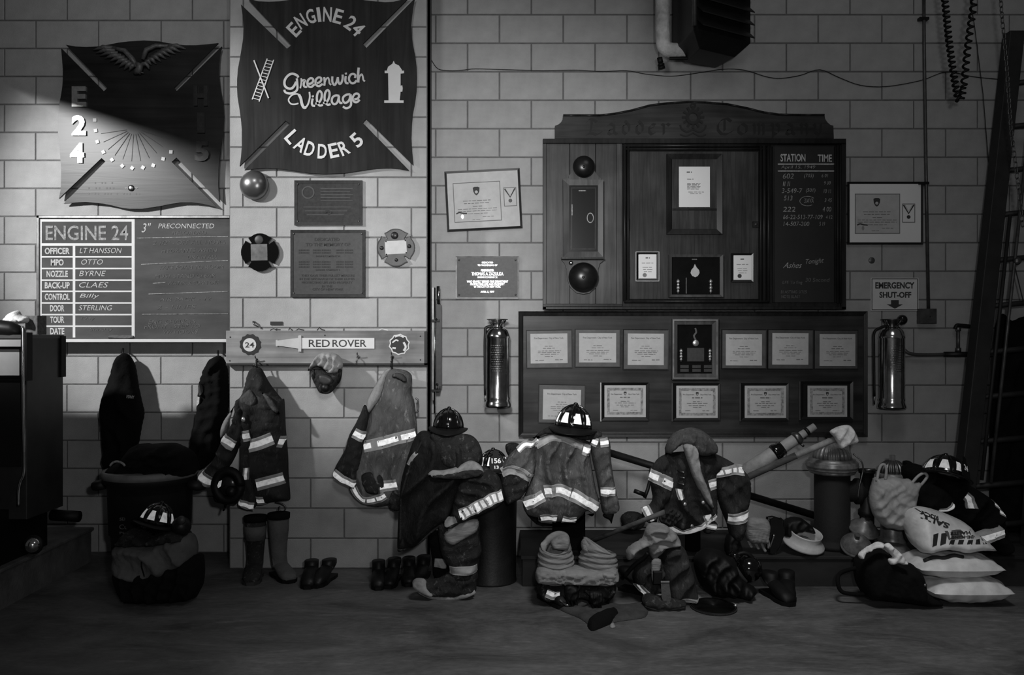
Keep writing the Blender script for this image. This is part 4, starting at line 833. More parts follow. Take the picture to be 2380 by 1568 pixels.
for px, pp, lab in (((1398, 889, 1508, 977), (1405, 895, 1501, 969), 'first black frame from the left in the lower row'), ((1564, 890, 1674, 977), (1572, 896, 1669, 971), 'black frame below the medal case'), ((1722, 890, 1833, 977), (1731, 896, 1827, 971), 'second black frame from the right in the lower row'), ((1861, 886, 1983, 974), (1877, 896, 1969, 969), 'thick black frame at the lower right corner')):
    t, yl, tf, rt = framed('framed_certificate', 'bordered certificate in the ' + lab, px, pp, yb, 'frame', 'frame', 0, 0.028, 6, 'parch', 'certificate', 'black framed certificates on the award board', sl=0.006)
    x0, y0, x1, y1 = pp; MB().ring(rect(x0 + 6, y0 + 6, x1 - 6, y1 - 6), rect(x0 + 12, y0 + 12, x1 - 12, y1 - 12), yl, 0.001).build('guilloche_border', 'chalkdim', t)
    MB().pbox(px[0] - 3, px[1], px[0], px[3] + 2, yb - 0.02, 0.02).build('side_edge', 'parch' if 'first' in lab else 'matte', t)
    cx = (x0 + x1) / 2; shieldcrest(t, yl - 0.0008, tf, cx, y0 + 19, 0.42)
    MB().text('Fire Department', cx - 20, y0 + 21, 4, 26, yl - 0.0008, bold=0.01).build('certificate_title', 'ink', t); MB().text('City of New York', cx + 20, y0 + 21, 4, 26, yl - 0.0008, bold=0.01).build('certificate_title', 'ink', t)
    lines(t, yl - 0.0008, tf, rt, [(cx - 12, cx + 12, y0 + 28, 2.2), (cx - 10, cx + 10, y0 + 37, 1.1), (cx - 24, cx + 24, y0 + 41, 1), (cx - 20, cx + 20, y0 + 46, 1), (cx - 10, cx + 10, y0 + 50, 1), (cx - 28, cx - 14, y0 + 58, 1), (cx + 12, cx + 28, y0 + 58, 1)])
t, Yf = medal_box('tall pale-framed medal display case in the centre of the award board', (1562, 740, 1670, 882), (1575, 754, 1656, 868), yb, 'cabinet')
MB().ring(rect(1564, 742, 1668, 880), rect(1567, 745, 1665, 877), Yf - 0.006, 0.008).build('frame_bead', 'rack', t)
q = MB(); q.lathe([(0.001, 0.006), (0.020, 0.005), (0.025, 0)], P(1617, 797, Yf + 0.028), 20, RX); q.build('medal', 'raised', t, True)
MB().stroke([(1616, 762), (1618, 772), (1613, 780), (1617, 790)], 4, Yf + 0.026, 0.003).build('medal_ribbon', 'steel', t)
MB().pbox(1597, 808, 1637, 840, Yf + 0.022, 0.008, bev=0.002).build('name_plate', 'bronzel', t)
for x in (1581, 1609, 1636):
    for y in (848, 857): MB().pbox(x, y, x + 20, y + 7, Yf + 0.024, 0.006, bev=0.001).build('small_plate', 'bronzel', t)
cord(t, 1583, 812, 838, Yf + 0.02); cord(t, 1650, 812, 838, Yf + 0.02)

# extinguishers
def extinguisher(label, cx, ytop, ybot, hose_x, knob):
    Y = WR - 0.12; k = sc(Y); base = P(cx, ybot, Y); t = thing('fire_extinguisher', label, 'extinguisher', base, 'polished extinguishers'); H_ = (ybot - ytop) / k; R_ = 28.5 / k
    pf = [(0.001, 0), (R_ * 1.13, 0), (R_ * 1.13, .012), (R_ * 1.08, .03), (R_, .045), (R_ * 1.05, .06), (R_, .072), (R_, H_ * .78), (R_ * 1.04, H_ * .79), (R_ * .98, H_ * .82), (R_ * .86, H_ * .87), (R_ * .62, H_ * .905), (R_ * .5, H_ * .915), (R_ * .5, H_ * .95), (0.001, H_ * .95)]
    MB().lathe(pf, base, 48).build('body', 'chrome', t, True)
    MB().lathe([(0.001, H_ * .95), (R_ * .4, H_ * .95), (R_ * .55, H_ * .985), (R_ * .86, H_ * .99), (R_ * .86, H_), (0.001, H_)], base, 28).build('cap_ring', 'steel', t, True)
    for a in range(4): 
        an = a * math.pi / 2 + .6; MB().tube([base + Vector((R_ * .8 * math.cos(an), R_ * .8 * math.sin(an), H_ * .985)), base + Vector((R_ * .5 * math.cos(an), R_ * .5 * math.sin(an), H_ * .93))], 0.006, 6).build('cap_spoke', 'steel', t, True)
    pts = [P(cx - 10, ytop + 16, Y - .02), P(cx - 26, ytop + 20, Y - .02), P(hose_x + 1, ytop + 32, Y - .02), P(hose_x, ytop + 70, Y - .02), P(hose_x + 1, ybot - 28, Y - .02)]
    MB().tube(catmull(pts, 5), 0.010, 8).build('hose', 'satin', t, True)
    MB().tube([P(hose_x + 1, ybot - 28, Y - .02), P(hose_x + 1, ybot - 8, Y - .02)], [0.009, 0.005], 8).build('hose_tip', 'brass', t, True)
    q = MB()   # engraved instruction rows wrapped round the front
    for r in range(12):
        zc = H_ * (.70 - r * .026); wa = 0.55 - 0.08 * (r % 3)
        x_ = -wa
        while x_ < wa:
            e_ = min(x_ + random.uniform(.06, .16), wa); vv = []
            for an in (x_, e_): 
                for zd in (-.0028, .0028): vv.append(base + Vector((math.sin(an) * (R_ + .0012), -math.cos(an) * (R_ + .0012), zc + zd)))
            q.add(vv, [(0, 2, 3, 1)]); x_ = e_ + .05
    tag(q.build('engraved_lines', 'steel', t), kind='stuff')
    MB().box(base.x - .02, base.x + .02, Y + R_ * .9, WR, base.z + .25, base.z + .32).build('wall_bracket', 'satin', t)
    return t
extinguisher('polished metal extinguisher left of the award board', 1156, 741, 945, 1127, False)
extinguisher('polished metal extinguisher right of the award board, under the emergency sign', 2073, 741, 948, 2031, True)
simple('shutoff_valve', MB().lathe([(0.001, .036), (.02, .031), (.032, .016), (.035, 0), (.032, -.016), (.02, -.031), (.001, -.036)], P(2097, 743, WR - 0.1), 20).tube([P(2097, 743, WR - .09), P(2097, 743, WR)], .01, 8), 'gloss', 'round glossy black shut-off knob on the wall below the emergency sign', 'knob', smooth=True)
q = MB().tube(catmull([P(2098, 808, WR - .04), P(2112, 820, WR - .05), P(2140, 824, WR - .05), P(2195, 823, WR - .05)], 6), 0.012, 10)
t = thing('gas_pipe', 'low horizontal pipe with a short upright riser right of the second extinguisher', 'pipe', P(2200, 825, WR - .05))
q.build('bent_pipe', 'conduit', t, True); MB().tube([P(2195, 823, WR - .05), P(2285, 823, WR - .05)], 0.019, 10).build('pipe_sleeve', 'satin', t, True)
MB().tube([P(2227, 820, WR - .05), P(2227, 762, WR - .05)], 0.012, 10).build('riser', 'conduit', t, True)
MB().tube(catmull([P(2220, 764, WR - .05), P(2224, 756, WR - .05), P(2232, 756, WR - .05), P(2252, 758, WR - .05), P(2275, 762, WR - .05)], 4), 0.014, 10).build('elbow', 'satin', t, True)
for y, r in ((812, .02), (764, .018)): MB().tube([P(2227, y + 5, WR - .05), P(2227, y - 4, WR - .05)], r, 10).build('collar', 'steel', t, True)
t = thing('conduit_run', 'thin vertical electrical conduit ending in a square grey junction box', 'conduit', P(2160, 752, WR - .03))
MB().tube([P(2147, -70, WR - .025), P(2148, 120, WR - .025), P(2152, 380, WR - .025), P(2158, 718, WR - .025)], 0.0115, 10).build('conduit', 'conduit', t, True)
for y in (42, 425): MB().pbox(2138, y - 3, 2160, y + 3, WR - 0.04, 0.04).build('strap', 'satin', t)
MB().pbox(2140, 717, 2178, 752, WR - 0.06, 0.06, bev=0.005).build('junction_box', 'conduit', t); MB().lathe([(0.001, .004), (.006, 0)], P(2162, 735, WR - .06), 8, RX).build('box_screw', 'darkletter', t)

# wires along the wall
q = MB().tube([P(x, y, WR - .006) for x, y in [(z.x, z.y) for z in catmull([(x, y, 0) for x, y in ((1003, 140), (1018, 160), (1045, 164), (1075, 163), (1105, 160), (1180, 162), (1260, 164), (1340, 163), (1400, 166), (1456, 164), (1500, 172), (1560, 177), (1620, 170), (1680, 161), (1730, 163), (1780, 178), (1815, 182), (1860, 175), (1905, 162), (1950, 180), (2000, 198), (2060, 201), (2140, 187), (2200, 167), (2260, 178), (2330, 185))], 4)]], 0.0028, 6)
simple('sagging_wire', q, 'satin', 'thin dark wire sagging between nails along the upper right wall', 'wire', smooth=True)
q = MB().tube([P(2248, -40, 5.9), P(2265, 60, 5.9), P(2285, 220, 5.9), P(2297, 370, 5.9), P(2312, 500, 5.9)], 0.003, 6)
simple('hanging_line', q, 'satin', 'thin straight cable slanting down behind the coiled cord', 'cable', smooth=True)
# coiled cord loop
path = catmull([(x, y, 0) for x, y in ((2190, -60), (2198, 20), (2205, 90), (2213, 150), (2220, 195), (2226, 225), (2230, 233), (2235, 225), (2241, 190), (2248, 120), (2256, 60), (2264, 0), (2268, -60))], 10); pp = []
cum = 0; path = [Vector((p.x, p.y, 0)) for p in path]
tot = sum((path[i + 1] - path[i]).length for i in range(len(path) - 1)); NT = 44; N_ = NT * 10; seg = []; acc = [0]
for i in range(len(path) - 1): acc.append(acc[-1] + (path[i + 1] - path[i]).length)
for k in range(N_):
    s_ = tot * k / N_; i = max(j for j in range(len(acc)) if acc[j] <= s_); i = min(i, len(path) - 2)
    f_ = (s_ - acc[i]) / max(acc[i + 1] - acc[i], 1e-6); c_ = path[i].lerp(path[i + 1], f_); d_ = (path[i + 1] - path[i]).normalized(); nn = Vector((-d_.y, d_.x, 0))
    ph = 2 * math.pi * NT * s_ / tot * (1.15 if s_ < tot * .55 else .8); r = 6.0
    v = P(c_.x + nn.x * r * math.cos(ph), c_.y + nn.y * r * math.cos(ph), 5.2); v.y += r / sc(5.2) * math.sin(ph); pp.append(v)
simple('coiled_cord', MB().tube(pp, 0.0075, 6), 'black', 'black coiled cord hanging in a long loop at the upper right', 'cord', smooth=True)
# chain
t = thing('hanging_chain', 'long thin metal chain hanging at the upper right, in front of the ladder', 'chain', P(2326, 0, 5.2))
lk = MB(); ring_pts = [Vector((0.012 * math.cos(a), 0, 0.021 * math.sin(a))) for a in [k * math.pi / 5 for k in range(10)]]; lk.tube(ring_pts + [ring_pts[0]], 0.0035, 5, cap=False)
me = bpy.data.meshes.new('link'); me.from_pydata(lk.v, [], lk.f); me.update(); me.materials.append(M['steel']); me.shade_smooth()
cp = catmull([(x, y, 0) for x, y in ((2324, -40), (2328, 30), (2336, 110), (2343, 200), (2350, 300), (2360, 380), (2369, 450), (2378, 530))], 8); acc = [0]
for i in range(len(cp) - 1): acc.append(acc[-1] + (cp[i + 1] - cp[i]).length)
s_ = 0; k = 0
while s_ < acc[-1] and k < 90:
    i = min(max(j for j in range(len(acc)) if acc[j] <= s_), len(cp) - 2); c_ = cp[i].lerp(cp[i + 1], (s_ - acc[i]) / (acc[i + 1] - acc[i]))
    o = bpy.data.objects.new('link', me); COL.objects.link(o); o.parent = t; o.matrix_parent_inverse = Matrix.Translation(-world_loc(t)); o.location = P(c_.x, c_.y, 5.2); o.rotation_euler = (0, 0.08, 1.3 * (k % 2) + .3); s_ += 12.5; k += 1

# pole clipped in the corner by the middle wall
t = thing('wall_pole_rack', 'tall narrow metal pole rack in the corner beside the middle wall', 'rack', P(1015, 930, WR - .05))
MB().pbox(1004, 668, 1012, 930, WR - .10, .03).build('back_channel', 'steel', t)
MB().tube([P(1010.5, 668, WR - .12), P(1010.5, 960, WR - .12)], .006, 8).build('thin_rod', 'chrome', t, True)
MB().tube([P(1019, 665, WR - .10), P(1020, 706, WR - .10)], .013, 12).build('polished_tip', 'chrome', t, True)
MB().prism([(1014, 706), (1026, 709), (1026, 898), (1020, 898), (1020, 905), (1014, 893)], WR - .11, .04).build('flat_pole', 'bronzel', t)
for y in (742, 905): MB().pbox(1003, y, 1022, y + 5, WR - .13, .13).build('clip', 'satin', t)
for x, y in ((1016, 893), (1014, 742)): MB().lathe([(.001, .008), (.008, .006), (.009, 0)], P(x, y, WR - .13), 10, RX).build('bolt', 'satin', t, True)

# unit heater and its lagged pipe
t = thing('unit_heater', 'dark louvred unit heater hanging from above at the top of the right wall', 'heater', P(1655, 100, 5.6))
Yh = 5.35; zb = zz(66, Yh); 
v0 = P(1612, 66, Yh); x0 = P(1612, 66, Yh).x; xr_ = P(1745, 88, 5.62).x; xl = P(1565, 74, 5.78).x
q = MB()   # body turned a little: corner post nearest the camera at 1612
A = [Vector((x0, Yh, 0)), Vector((xr_, 5.62, 0)), Vector((xr_ - .12, 5.96, 0)), Vector((xl, 5.80, 0))]
zt = 4.35; zc = P(1612, 66, Yh).z; zs = [zc, P(1745, 84, 5.62).z - .0, P(1745, 84, 5.62).z, P(1565, 74, 5.78).z]
zlow = min(zs) ; vs_ = [a + Vector((0, 0, zc)) for a in A] + [a + Vector((0, 0, zt)) for a in A]
cc = sum(A, Vector()) / 4; dp = [cc.lerp(a, .62) + Vector((0, 0, zc - .085)) for a in A]
q.add(vs_ + dp, [(0, 1, 5, 4), (1, 2, 6, 5), (2, 3, 7, 6), (3, 0, 4, 7), (4, 5, 6, 7), (8, 9, 1, 0), (9, 10, 2, 1), (10, 11, 3, 2), (11, 8, 0, 3), (11, 10, 9, 8)]); q.build('casing', 'satin', t, bevel=.006)
for k in range(7):
    z = zc + .07 + k * .085; a, b_ = A[0].lerp(A[1], .06), A[0].lerp(A[1], .97); nrm = Vector((b_.y - a.y, -(b_.x - a.x), 0)).normalized()
    l_ = MB(); l_.add([a + Vector((0, 0, z)), b_ + Vector((0, 0, z)), b_ + nrm * .05 + Vector((0, 0, z - .05)), a + nrm * .05 + Vector((0, 0, z - .05)), a + Vector((0, 0, z - .008)), b_ + Vector((0, 0, z - .008)), b_ + nrm * .05 + Vector((0, 0, z - .058)), a + nrm * .05 + Vector((0, 0, z - .058))],
                      [(0, 1, 2, 3), (7, 6, 5, 4), (3, 2, 6, 7), (0, 3, 7, 4), (1, 5, 6, 2), (0, 4, 5, 1)]); l_.build('louvre', 'drum', t)
MB().tube([A[0] + Vector((0, -.02, zc + .01)), A[0] + Vector((0, -.02, zt))], .014, 10).build('corner_post', 'conduit', t, True)
t = thing('lagged_pipe', 'pale lagged pipe bending under the unit heater with a dark drain stub', 'pipe', P(1545, 150, 5.72))
Yp = 5.72; rr = 17 / sc(Yp)
MB().tube(catmull([P(1540, -90, Yp), P(1540, 0, Yp), P(1540, 60, Yp), P(1541, 95, Yp), P(1547, 112, Yp), P(1562, 117, Yp), P(1590, 117, Yp), P(1645, 116, Yp)], 5), rr, 20).build('lagging', 'insul', t, True)
MB().tube([P(1590, 116.5, Yp), P(1644, 116, Yp)], rr * 1.04, 20).build('torn_foil', 'patch', t, True)
MB().tube(catmull([P(1645, 116, Yp), P(1660, 115, Yp), P(1668, 105, Yp), P(1670, 92, Yp - .02)], 4), rr * .92, 16).build('dark_elbow', 'satin', t, True)
MB().tube([P(1556, 135.5, Yp - .01), P(1643, 134, Yp - .01)], .012, 8).build('strap_angle', 'black', t)
for y0, y1, r in ((134, 146, .019), (146, 149, .012), (149, 153, .024), (153, 155, .012), (155, 160, .024)): MB().tube([P(1533 + (y0 - 134) * .2, y0, Yp), P(1533 + (y1 - 134) * .2, y1, Yp)], r, 12).build('drain_fitting', 'black', t, True)
simple('wall_stain_plug', MB().lathe([(.001, .006), (.02, .004), (.024, 0)], P(2026, 605, WR), 14, RX), 'conduit', 'small round dark plug in the right wall above the emergency sign', 'plug', smooth=True)
# ---------------------------------------------------------------- fire gear
def S(px, Y): return px / sc(Y)
def helmet(label, loc, scale=1.0, yaw=0.0, pitch=0.0, roll=0.0, tets=True, number=None, sub=None, shell='gloss', brim='black', group=None):
    """leather-style helmet: ribbed dome, long-tailed brim, front shield (front is -y before turning)"""
    t = thing('fire_helmet', label, 'helmet', (0, 0, 0), group)
    rx, ry, rz = .105, .128, .135
    pf = [(math.cos(a), math.sin(a)) for a in [k * math.pi / 2 / 12 for k in range(12)]] + [(0.02, 1)]
    d = MB(); d.lathe([(r, z) for r, z in pf], (0, 0, 0), 40); d.v = [(x * rx, y * ry, z * rz) for x, y, z in d.v]; d.build('dome', shell, t, True)
    for k in range(8):
        an = k * math.pi / 4 + math.pi / 8 * 0; pts = []
        for j in range(9):
            e = j / 8 * math.pi / 2; pts.append(Vector((rx * 1.01 * math.cos(e) * math.sin(an), -ry * 1.01 * math.cos(e) * math.cos(an), rz * 1.01 * math.sin(e))))
        MB().tube(pts, .0052 if k % 2 else .0065, 6).build('rib', shell, t, True)
    MB().lathe([(.001, .02), (.012, .017), (.016, .006), (.014, 0)], (0, 0, rz * .98), 12).build('comb_cap', shell, t, True)
    b = MB(); n = 48; rows = [(1.0, .004), (1.12, -.004), (1.3, -.012), (1.32, -.016), (1.3, -.02), (1.1, -.012), (.98, -.004)]; v = []; f = []
    for s_, z in rows:
        for k in range(n):
            a = 2 * math.pi * k / n; sx, sy = math.sin(a), -math.cos(a); ext = (s_ - 1) / .3
            v.append((rx * sx * (1 + ext * .34), ry * sy * (1 + ext * (.30 if sy < 0 else .30 + .42 * sy ** 2)), z + ext * (-.020 * sy * (sy > 0) + .012 * abs(sx) ** 3)))
    R_ = len(rows)
    for i in range(R_):
        for k in range(n):
            j = (k + 1) % n; i2 = (i + 1) % R_; f.append((i * n + k, i * n + j, i2 * n + j, i2 * n + k))
    b.add(v, f); b.build('brim', brim, t, True)
    MB().lathe([(1.015, 0), (1.03, .004), (1.03, .022), (1.01, .026)], (0, 0, 0), 40).build('band', 'black', t, True) if False else None
    if tets:
        for k in range(8):
            a0 = k * math.pi / 4 + math.pi / 8; q = MB(); pts = []
            for (da, e) in ((-.22, .16), (0, .16), (.22, .16), (.15, .62), (0, .66), (-.15, .62)):
                an = a0 + da; pts.append((rx * 1.012 * math.cos(e) * math.sin(an), -ry * 1.012 * math.cos(e) * math.cos(an), rz * 1.012 * math.sin(e)))
            pts = []; nu, nv = 7, 6
            for j in range(nv):
                e = .20 + (.68 - .20) * j / (nv - 1); wd_ = .24 - .09 * j / (nv - 1)
                for i in range(nu):
                    an = a0 - wd_ + 2 * wd_ * i / (nu - 1); pts.append((rx * 1.018 * math.cos(e) * math.sin(an), -ry * 1.018 * math.cos(e) * math.cos(an), rz * 1.018 * math.sin(e)))
            q.add(pts, [(j * nu + i, j * nu + i + 1, (j + 1) * nu + i + 1, (j + 1) * nu + i) for j in range(nv - 1) for i in range(nu - 1)]); q.build('reflective_patch', 'retro', t, True)
    if number:
        sh = MB(); o2 = [(-.045, .0), (-.05, .04), (-.042, .085), (-.02, .10), (-.022, .125), (0, .135), (.022, .125), (.02, .10), (.042, .085), (.05, .04), (.045, 0), (0, -.012)]
        v = [(x, -ry - .012 + z * .22, z) for x, z in o2]; n = len(v); v += [(x, y + .006, z) for x, y, z in v]
        tr = geometry.tessellate_polygon([[Vector((x, z, 0)) for x, z in o2]]); sh.add(v, [tuple(q) for q in tr] + [tuple(i + n for i in reversed(q)) for q in tr] + [(i, (i + 1) % n, n + (i + 1) % n, n + i) for i in range(n)])
        so = sh.build('front_shield', 'black', t)
        for tx, zc, h_, w_ in ((number, .062, .036, .066 if len(number) > 2 else .05), (sub, .018, .022, .030)):
            if tx:
                vv, ff, a, c, e, g_ = text_mesh(tx, 0, .03); q = MB(); q.add([((x - (a + c) / 2) * w_ / (c - a), -ry - .0145 + (zc + (y - (e + g_) / 2) * h_ / (g_ - e)) * .22, zc + (y - (e + g_) / 2) * h_ / (g_ - e)) for x, y, z in vv], ff); q.build('shield_number', 'retrowhite', so)
    t.location = loc; t.rotation_euler = (pitch, roll, yaw); t.scale = (scale,) * 3
    return t
def jacket(label, loc, cat='jacket', name='bunker_jacket'): return thing(name, label, cat, loc)

# --- engine corner at the far left (stands on the step)
t = thing('fire_engine', 'dark rear corner of a fire engine with chrome grab rail at the left edge', 'vehicle', (-3.6, 5.3, .24))
X1 = -2.855
MB().box(-4.6, X1, 4.95, 5.35, .49, 1.572, bev=.004).build('body', 'truck', t)
MB().box(-4.6, X1 + .004, 4.945, 5.355, 1.555, 1.576).build('top_trim', 'truckside', t)
MB().box(-4.6, X1 + .012, 5.31, 5.365, 1.31, 1.57).build('corner_strip', 'black', t)
MB().box(-4.6, -2.96, 4.72, 5.36, .24, .55, bev=.01).build('lower_body', 'black', t)
q = MB(); q.pbox(-200, 808, 45, 872, 4.93, .02).build('bright_panel', 'panel', t); MB().pbox(-200, 789, 48, 805, 4.93, .02).build('bright_panel', 'panel', t)
MB().ring(rect(-210, 806, 52, 880), rect(-205, 811, 45, 873), 4.91, .04).build('window_frame', 'gloss', t)
MB().pbox(-200, 884, 47, 1085, 4.935, .02).build('glossy_panel', 'glass', t)
MB().loft([(P(-160, 762, 4.98), (0, .05, 0), (0, 0, .055)), (P(-20, 762, 4.98), (0, .05, 0), (0, 0, .055)), (P(30, 766, 4.98), (0, .05, 0), (0, 0, .05)), (P(52, 772, 4.98), (0, .035, 0), (0, 0, .03))], 14).build('padded_rail', 'satin', t, True)
MB().tube(catmull([P(52, 758, 4.87), P(52.5, 800, 4.87), P(54, 940, 4.87), P(57, 1085, 4.87), P(48, 1120, 4.87), P(44, 1140, 4.87), P(43, 1175, 4.87)], 6), .0085, 10).build('grab_rail', 'chrome', t, True)
MB().pbox(53, 772, 62, 885, 4.91, .06).build('corner_post', 'black', t)
MB().lathe([(.001, .05), (.02, .046), (.036, .03), (.045, .008), (.045, 0)], P(78, 1265, 4.72), 20, RX).build('lamp', 'chrome', t, True)
MB().lathe([(.05, .01), (.055, .0), (.05, -.01)], P(78, 1265, 4.72), 20, RX).build('lamp_rim', 'black', t, True)
MB().tube([P(120, 1196, 5.3), P(185, 1200, 5.3)], .035, 10).build('tow_stub', 'black', t, True)
r = Relief([(8, 748), (16, 737), (30, 724), (45, 722), (52, 732), (66, 738), (64, 750), (30, 752)], 5.12, .05, folds=((40, 9, .02), (120, 14, .015)), seed=3, res=4)
tag(r.build('crumpled_rag', 'towel'), 'crumpled white rag lying on top of the fire engine', 'rag')
simple('small_box', MB().pbox(58, 733, 87, 777, 5.14, .1, bev=.003), 'chalkfaint', 'small grey striped box on top of the fire engine beside the chalkboard', 'box')

# --- two dark coats on the left wall
Yc = WL - .13
t = jacket('plain black work coat below the chalkboard with small white chest letters', P(287, 1090, Yc), 'coat', 'work_coat')
r = Relief([(285, 820), (298, 824), (307, 838), (313, 855), (318, 890), (326, 930), (333, 960), (327, 990), (322, 1020), (316, 1050), (308, 1085), (275, 1098), (246, 1092), (243, 1050), (238, 1000), (235, 960), (240, 925), (252, 890), (262, 860), (270, 835)], Yc, .10, .10, folds=((15, 34, .035), (-12, 55, .02)), seed=4)
r.build('coat_body', 'blackcloth', t)
MB().text('FDNY', 303, 922, 7, 18, Yc - .118, rot=-.1, bold=.02, d=.002).build('chest_lettering', 'chalk', t)
MB().tube([P(285, 822, Yc), P(286, 812, Yc + .05), P(286, 810, WL)], .006, 6).build('hanging_loop', 'black', t, True)
t = jacket('black work coat with bright oval sleeve patch, right of the trash can', P(490, 1090, Yc), 'coat', 'work_coat')
r = Relief([(507, 826), (517, 831), (524, 845), (529, 870), (530, 900), (530, 950), (520, 985), (513, 1005), (512, 1030), (500, 1060), (484, 1080), (465, 1092), (444, 1095), (440, 1062), (449, 1020), (459, 970), (464, 920), (469, 885), (476, 860), (490, 835)], Yc, .12, .09, folds=((8, 24, .045), (-10, 40, .02)), seed=5)
r.build('coat_body', 'blackcloth', t)
p_ = MB(); q0 = [r.at(x, y, .012) for x, y in circle(481, 903, 5, 14, 13)]; p_.add(q0 + [v + Vector((0, .015, 0)) for v in q0], [tuple(range(14))[::-1]] + [(i, (i + 1) % 14, 14 + (i + 1) % 14, 14 + i) for i in range(14)]); p_.build('sleeve_patch', 'bronzel', t)
p_ = MB(); q0 = [r.at(x, y, .012) for x, y in ((474, 918), (480, 920), (478, 934), (472, 940), (470, 932))]; p_.add(q0 + [v + Vector((0, .015, 0)) for v in q0], [(4, 3, 2, 1, 0)] + [(i, (i + 1) % 5, 5 + (i + 1) % 5, 5 + i) for i in range(5)]); p_.build('bright_patch', 'chalk', t)
MB().tube([P(507, 828, Yc), P(507, 817, Yc + .05), P(507, 815, WL)], .006, 6).build('hanging_loop', 'black', t, True)

# --- trash can
Yt = 5.5; cx = P(350, 0, Yt).x; t = thing('trash_can', 'large black trash can with a rolled pale bag edge, below the hanging coats', 'trash can', (cx, Yt, 0))
H_ = .70
MB().lathe([(.20, 0), (.215, .01), (.222, .04), (.262, H_ - .08), (.285, H_ - .07), (.288, H_ - .01), (.272, H_), (.262, H_ - .02), (.25, .3), (.001, .3)], (cx, Yt, 0), 48).build('barrel', 'can', t, True)
MB().lathe([(.275, H_ - .045), (.292, H_ - .04), (.297, H_ - .018), (.290, H_ + .002), (.272, H_ + .004)], (cx, Yt, 0), 48).build('bag_edge', 'roll', t, True)
for s_ in (-1, 1): MB().tube([(cx + s_ * .27, Yt - .06, H_ - .09), (cx + s_ * .33, Yt - .055, H_ - .10), (cx + s_ * .335, Yt, H_ - .105), (cx + s_ * .33, Yt + .055, H_ - .10), (cx + s_ * .27, Yt + .06, H_ - .09)], [.03, .034, .034, .034, .03], 8).build('handle', 'can', t, True)
Yl = Yt - .245
for tx, x, y, h_, w_ in (('SERVICE', 298, 1206, 7, 40), ('Curbside', 308, 1224, 11, 62), ('Pickup', 297, 1239, 7, 38)): MB().text(tx, x, y, h_, w_, Yl - .003, bold=.0, d=.004).build('stencil_word', 'chalkfaint', t)
r = Relief([(256, 1096), (268, 1078), (290, 1066), (308, 1042), (322, 1031), (350, 1031), (392, 1029), (412, 1036), (432, 1046), (445, 1062), (452, 1085), (455, 1096), (438, 1106), (350, 1112), (280, 1108)], Yt - .02, .20, .2, folds=((30, 30, .04), (100, 22, .03)), seed=6, edge=26)
tag(r.build('black_bag', 'blackcloth'), 'full black refuse bag bulging from the top of the trash can', 'bag')
q = MB().tube(catmull([P(256, 1082, 5.25), P(262, 1075, 5.24), P(272, 1072, 5.23), P(284, 1076, 5.23), P(290, 1082, 5.24)], 4), .007, 7)
simple('hooked_strap', q, 'chalkdim', 'thin grey curved strap lying on the black refuse bag', 'strap', smooth=True)

# --- gear bundle in front of the can
Yb = 5.02
r = Relief([(272, 1325), (300, 1318), (400, 1305), (455, 1288), (468, 1300), (470, 1345), (462, 1378), (440, 1392), (350, 1398), (295, 1392), (278, 1360)], Yb - .02, .13, .13, folds=((20, 30, .03),), seed=8)
tag(r.build('black_gear_bag', 'blackcloth'), 'flattened black gear bag on the floor under the grey bundle', 'bag')
t = thing('gear_bundle', 'rounded grey cloth bundle standing before the trash can, with strap', 'bundle', P(365, 1345, Yb))
r = Relief([(272, 1290), (270, 1275), (278, 1262), (300, 1252), (330, 1250), (352, 1258), (380, 1250), (410, 1240), (440, 1240), (452, 1256), (456, 1280), (450, 1300), (430, 1318), (400, 1332), (370, 1345), (340, 1348), (300, 1342), (278, 1325), (270, 1308)], Yb, .15, .12, folds=((-60, 60, .03), (25, 18, .008)), seed=9)
r.build('cloth_body', 'graycloth', t)
q = MB().tube(catmull([r.at(352, 1260, .006), r.at(356, 1290, .006), r.at(358, 1320, .006), r.at(356, 1342, .006)], 4), .004, 6); q.build('seam', 'blackcloth', t, True)
q = MB().tube(catmull([r.at(290, 1334, .006), r.at(320, 1342, .008), r.at(352, 1340, .008)], 4), .010, 8); q.build('rolled_hem', 'lining', t, True)
r2 = Relief([(282, 1262), (290, 1240), (310, 1228), (335, 1236), (352, 1244), (380, 1236), (408, 1228), (432, 1236), (440, 1252), (410, 1256), (380, 1262), (340, 1264), (300, 1266)], Yb - .01, .13, .1, folds=((50, 16, .03), (-30, 22, .02)), seed=10)
tag(r2.build('dark_hood', 'soot'), 'dark crumpled hood between the grey bundle and the helmet on top', 'hood')
helmet('black helmet with bright patches resting on the grey bundle by the trash can', P(362, 1218, 5.02), .92, yaw=.35, pitch=-.15, roll=.28)
t = thing('face_mask', 'small dark breathing mask beside the helmet on the grey bundle', 'mask', P(425, 1222, 4.98))
MB().lathe([(.001, .06), (.03, .055), (.05, .03), (.058, 0), (.05, -.02), (.001, -.02)], P(422, 1222, 4.98), 20, RX).build('face_piece', 'satin', t, True)
MB().lathe([(.001, .02), (.022, .018), (.026, 0)], P(422, 1208, 4.92), 14, RX).build('valve', 'bronzel', t, True)

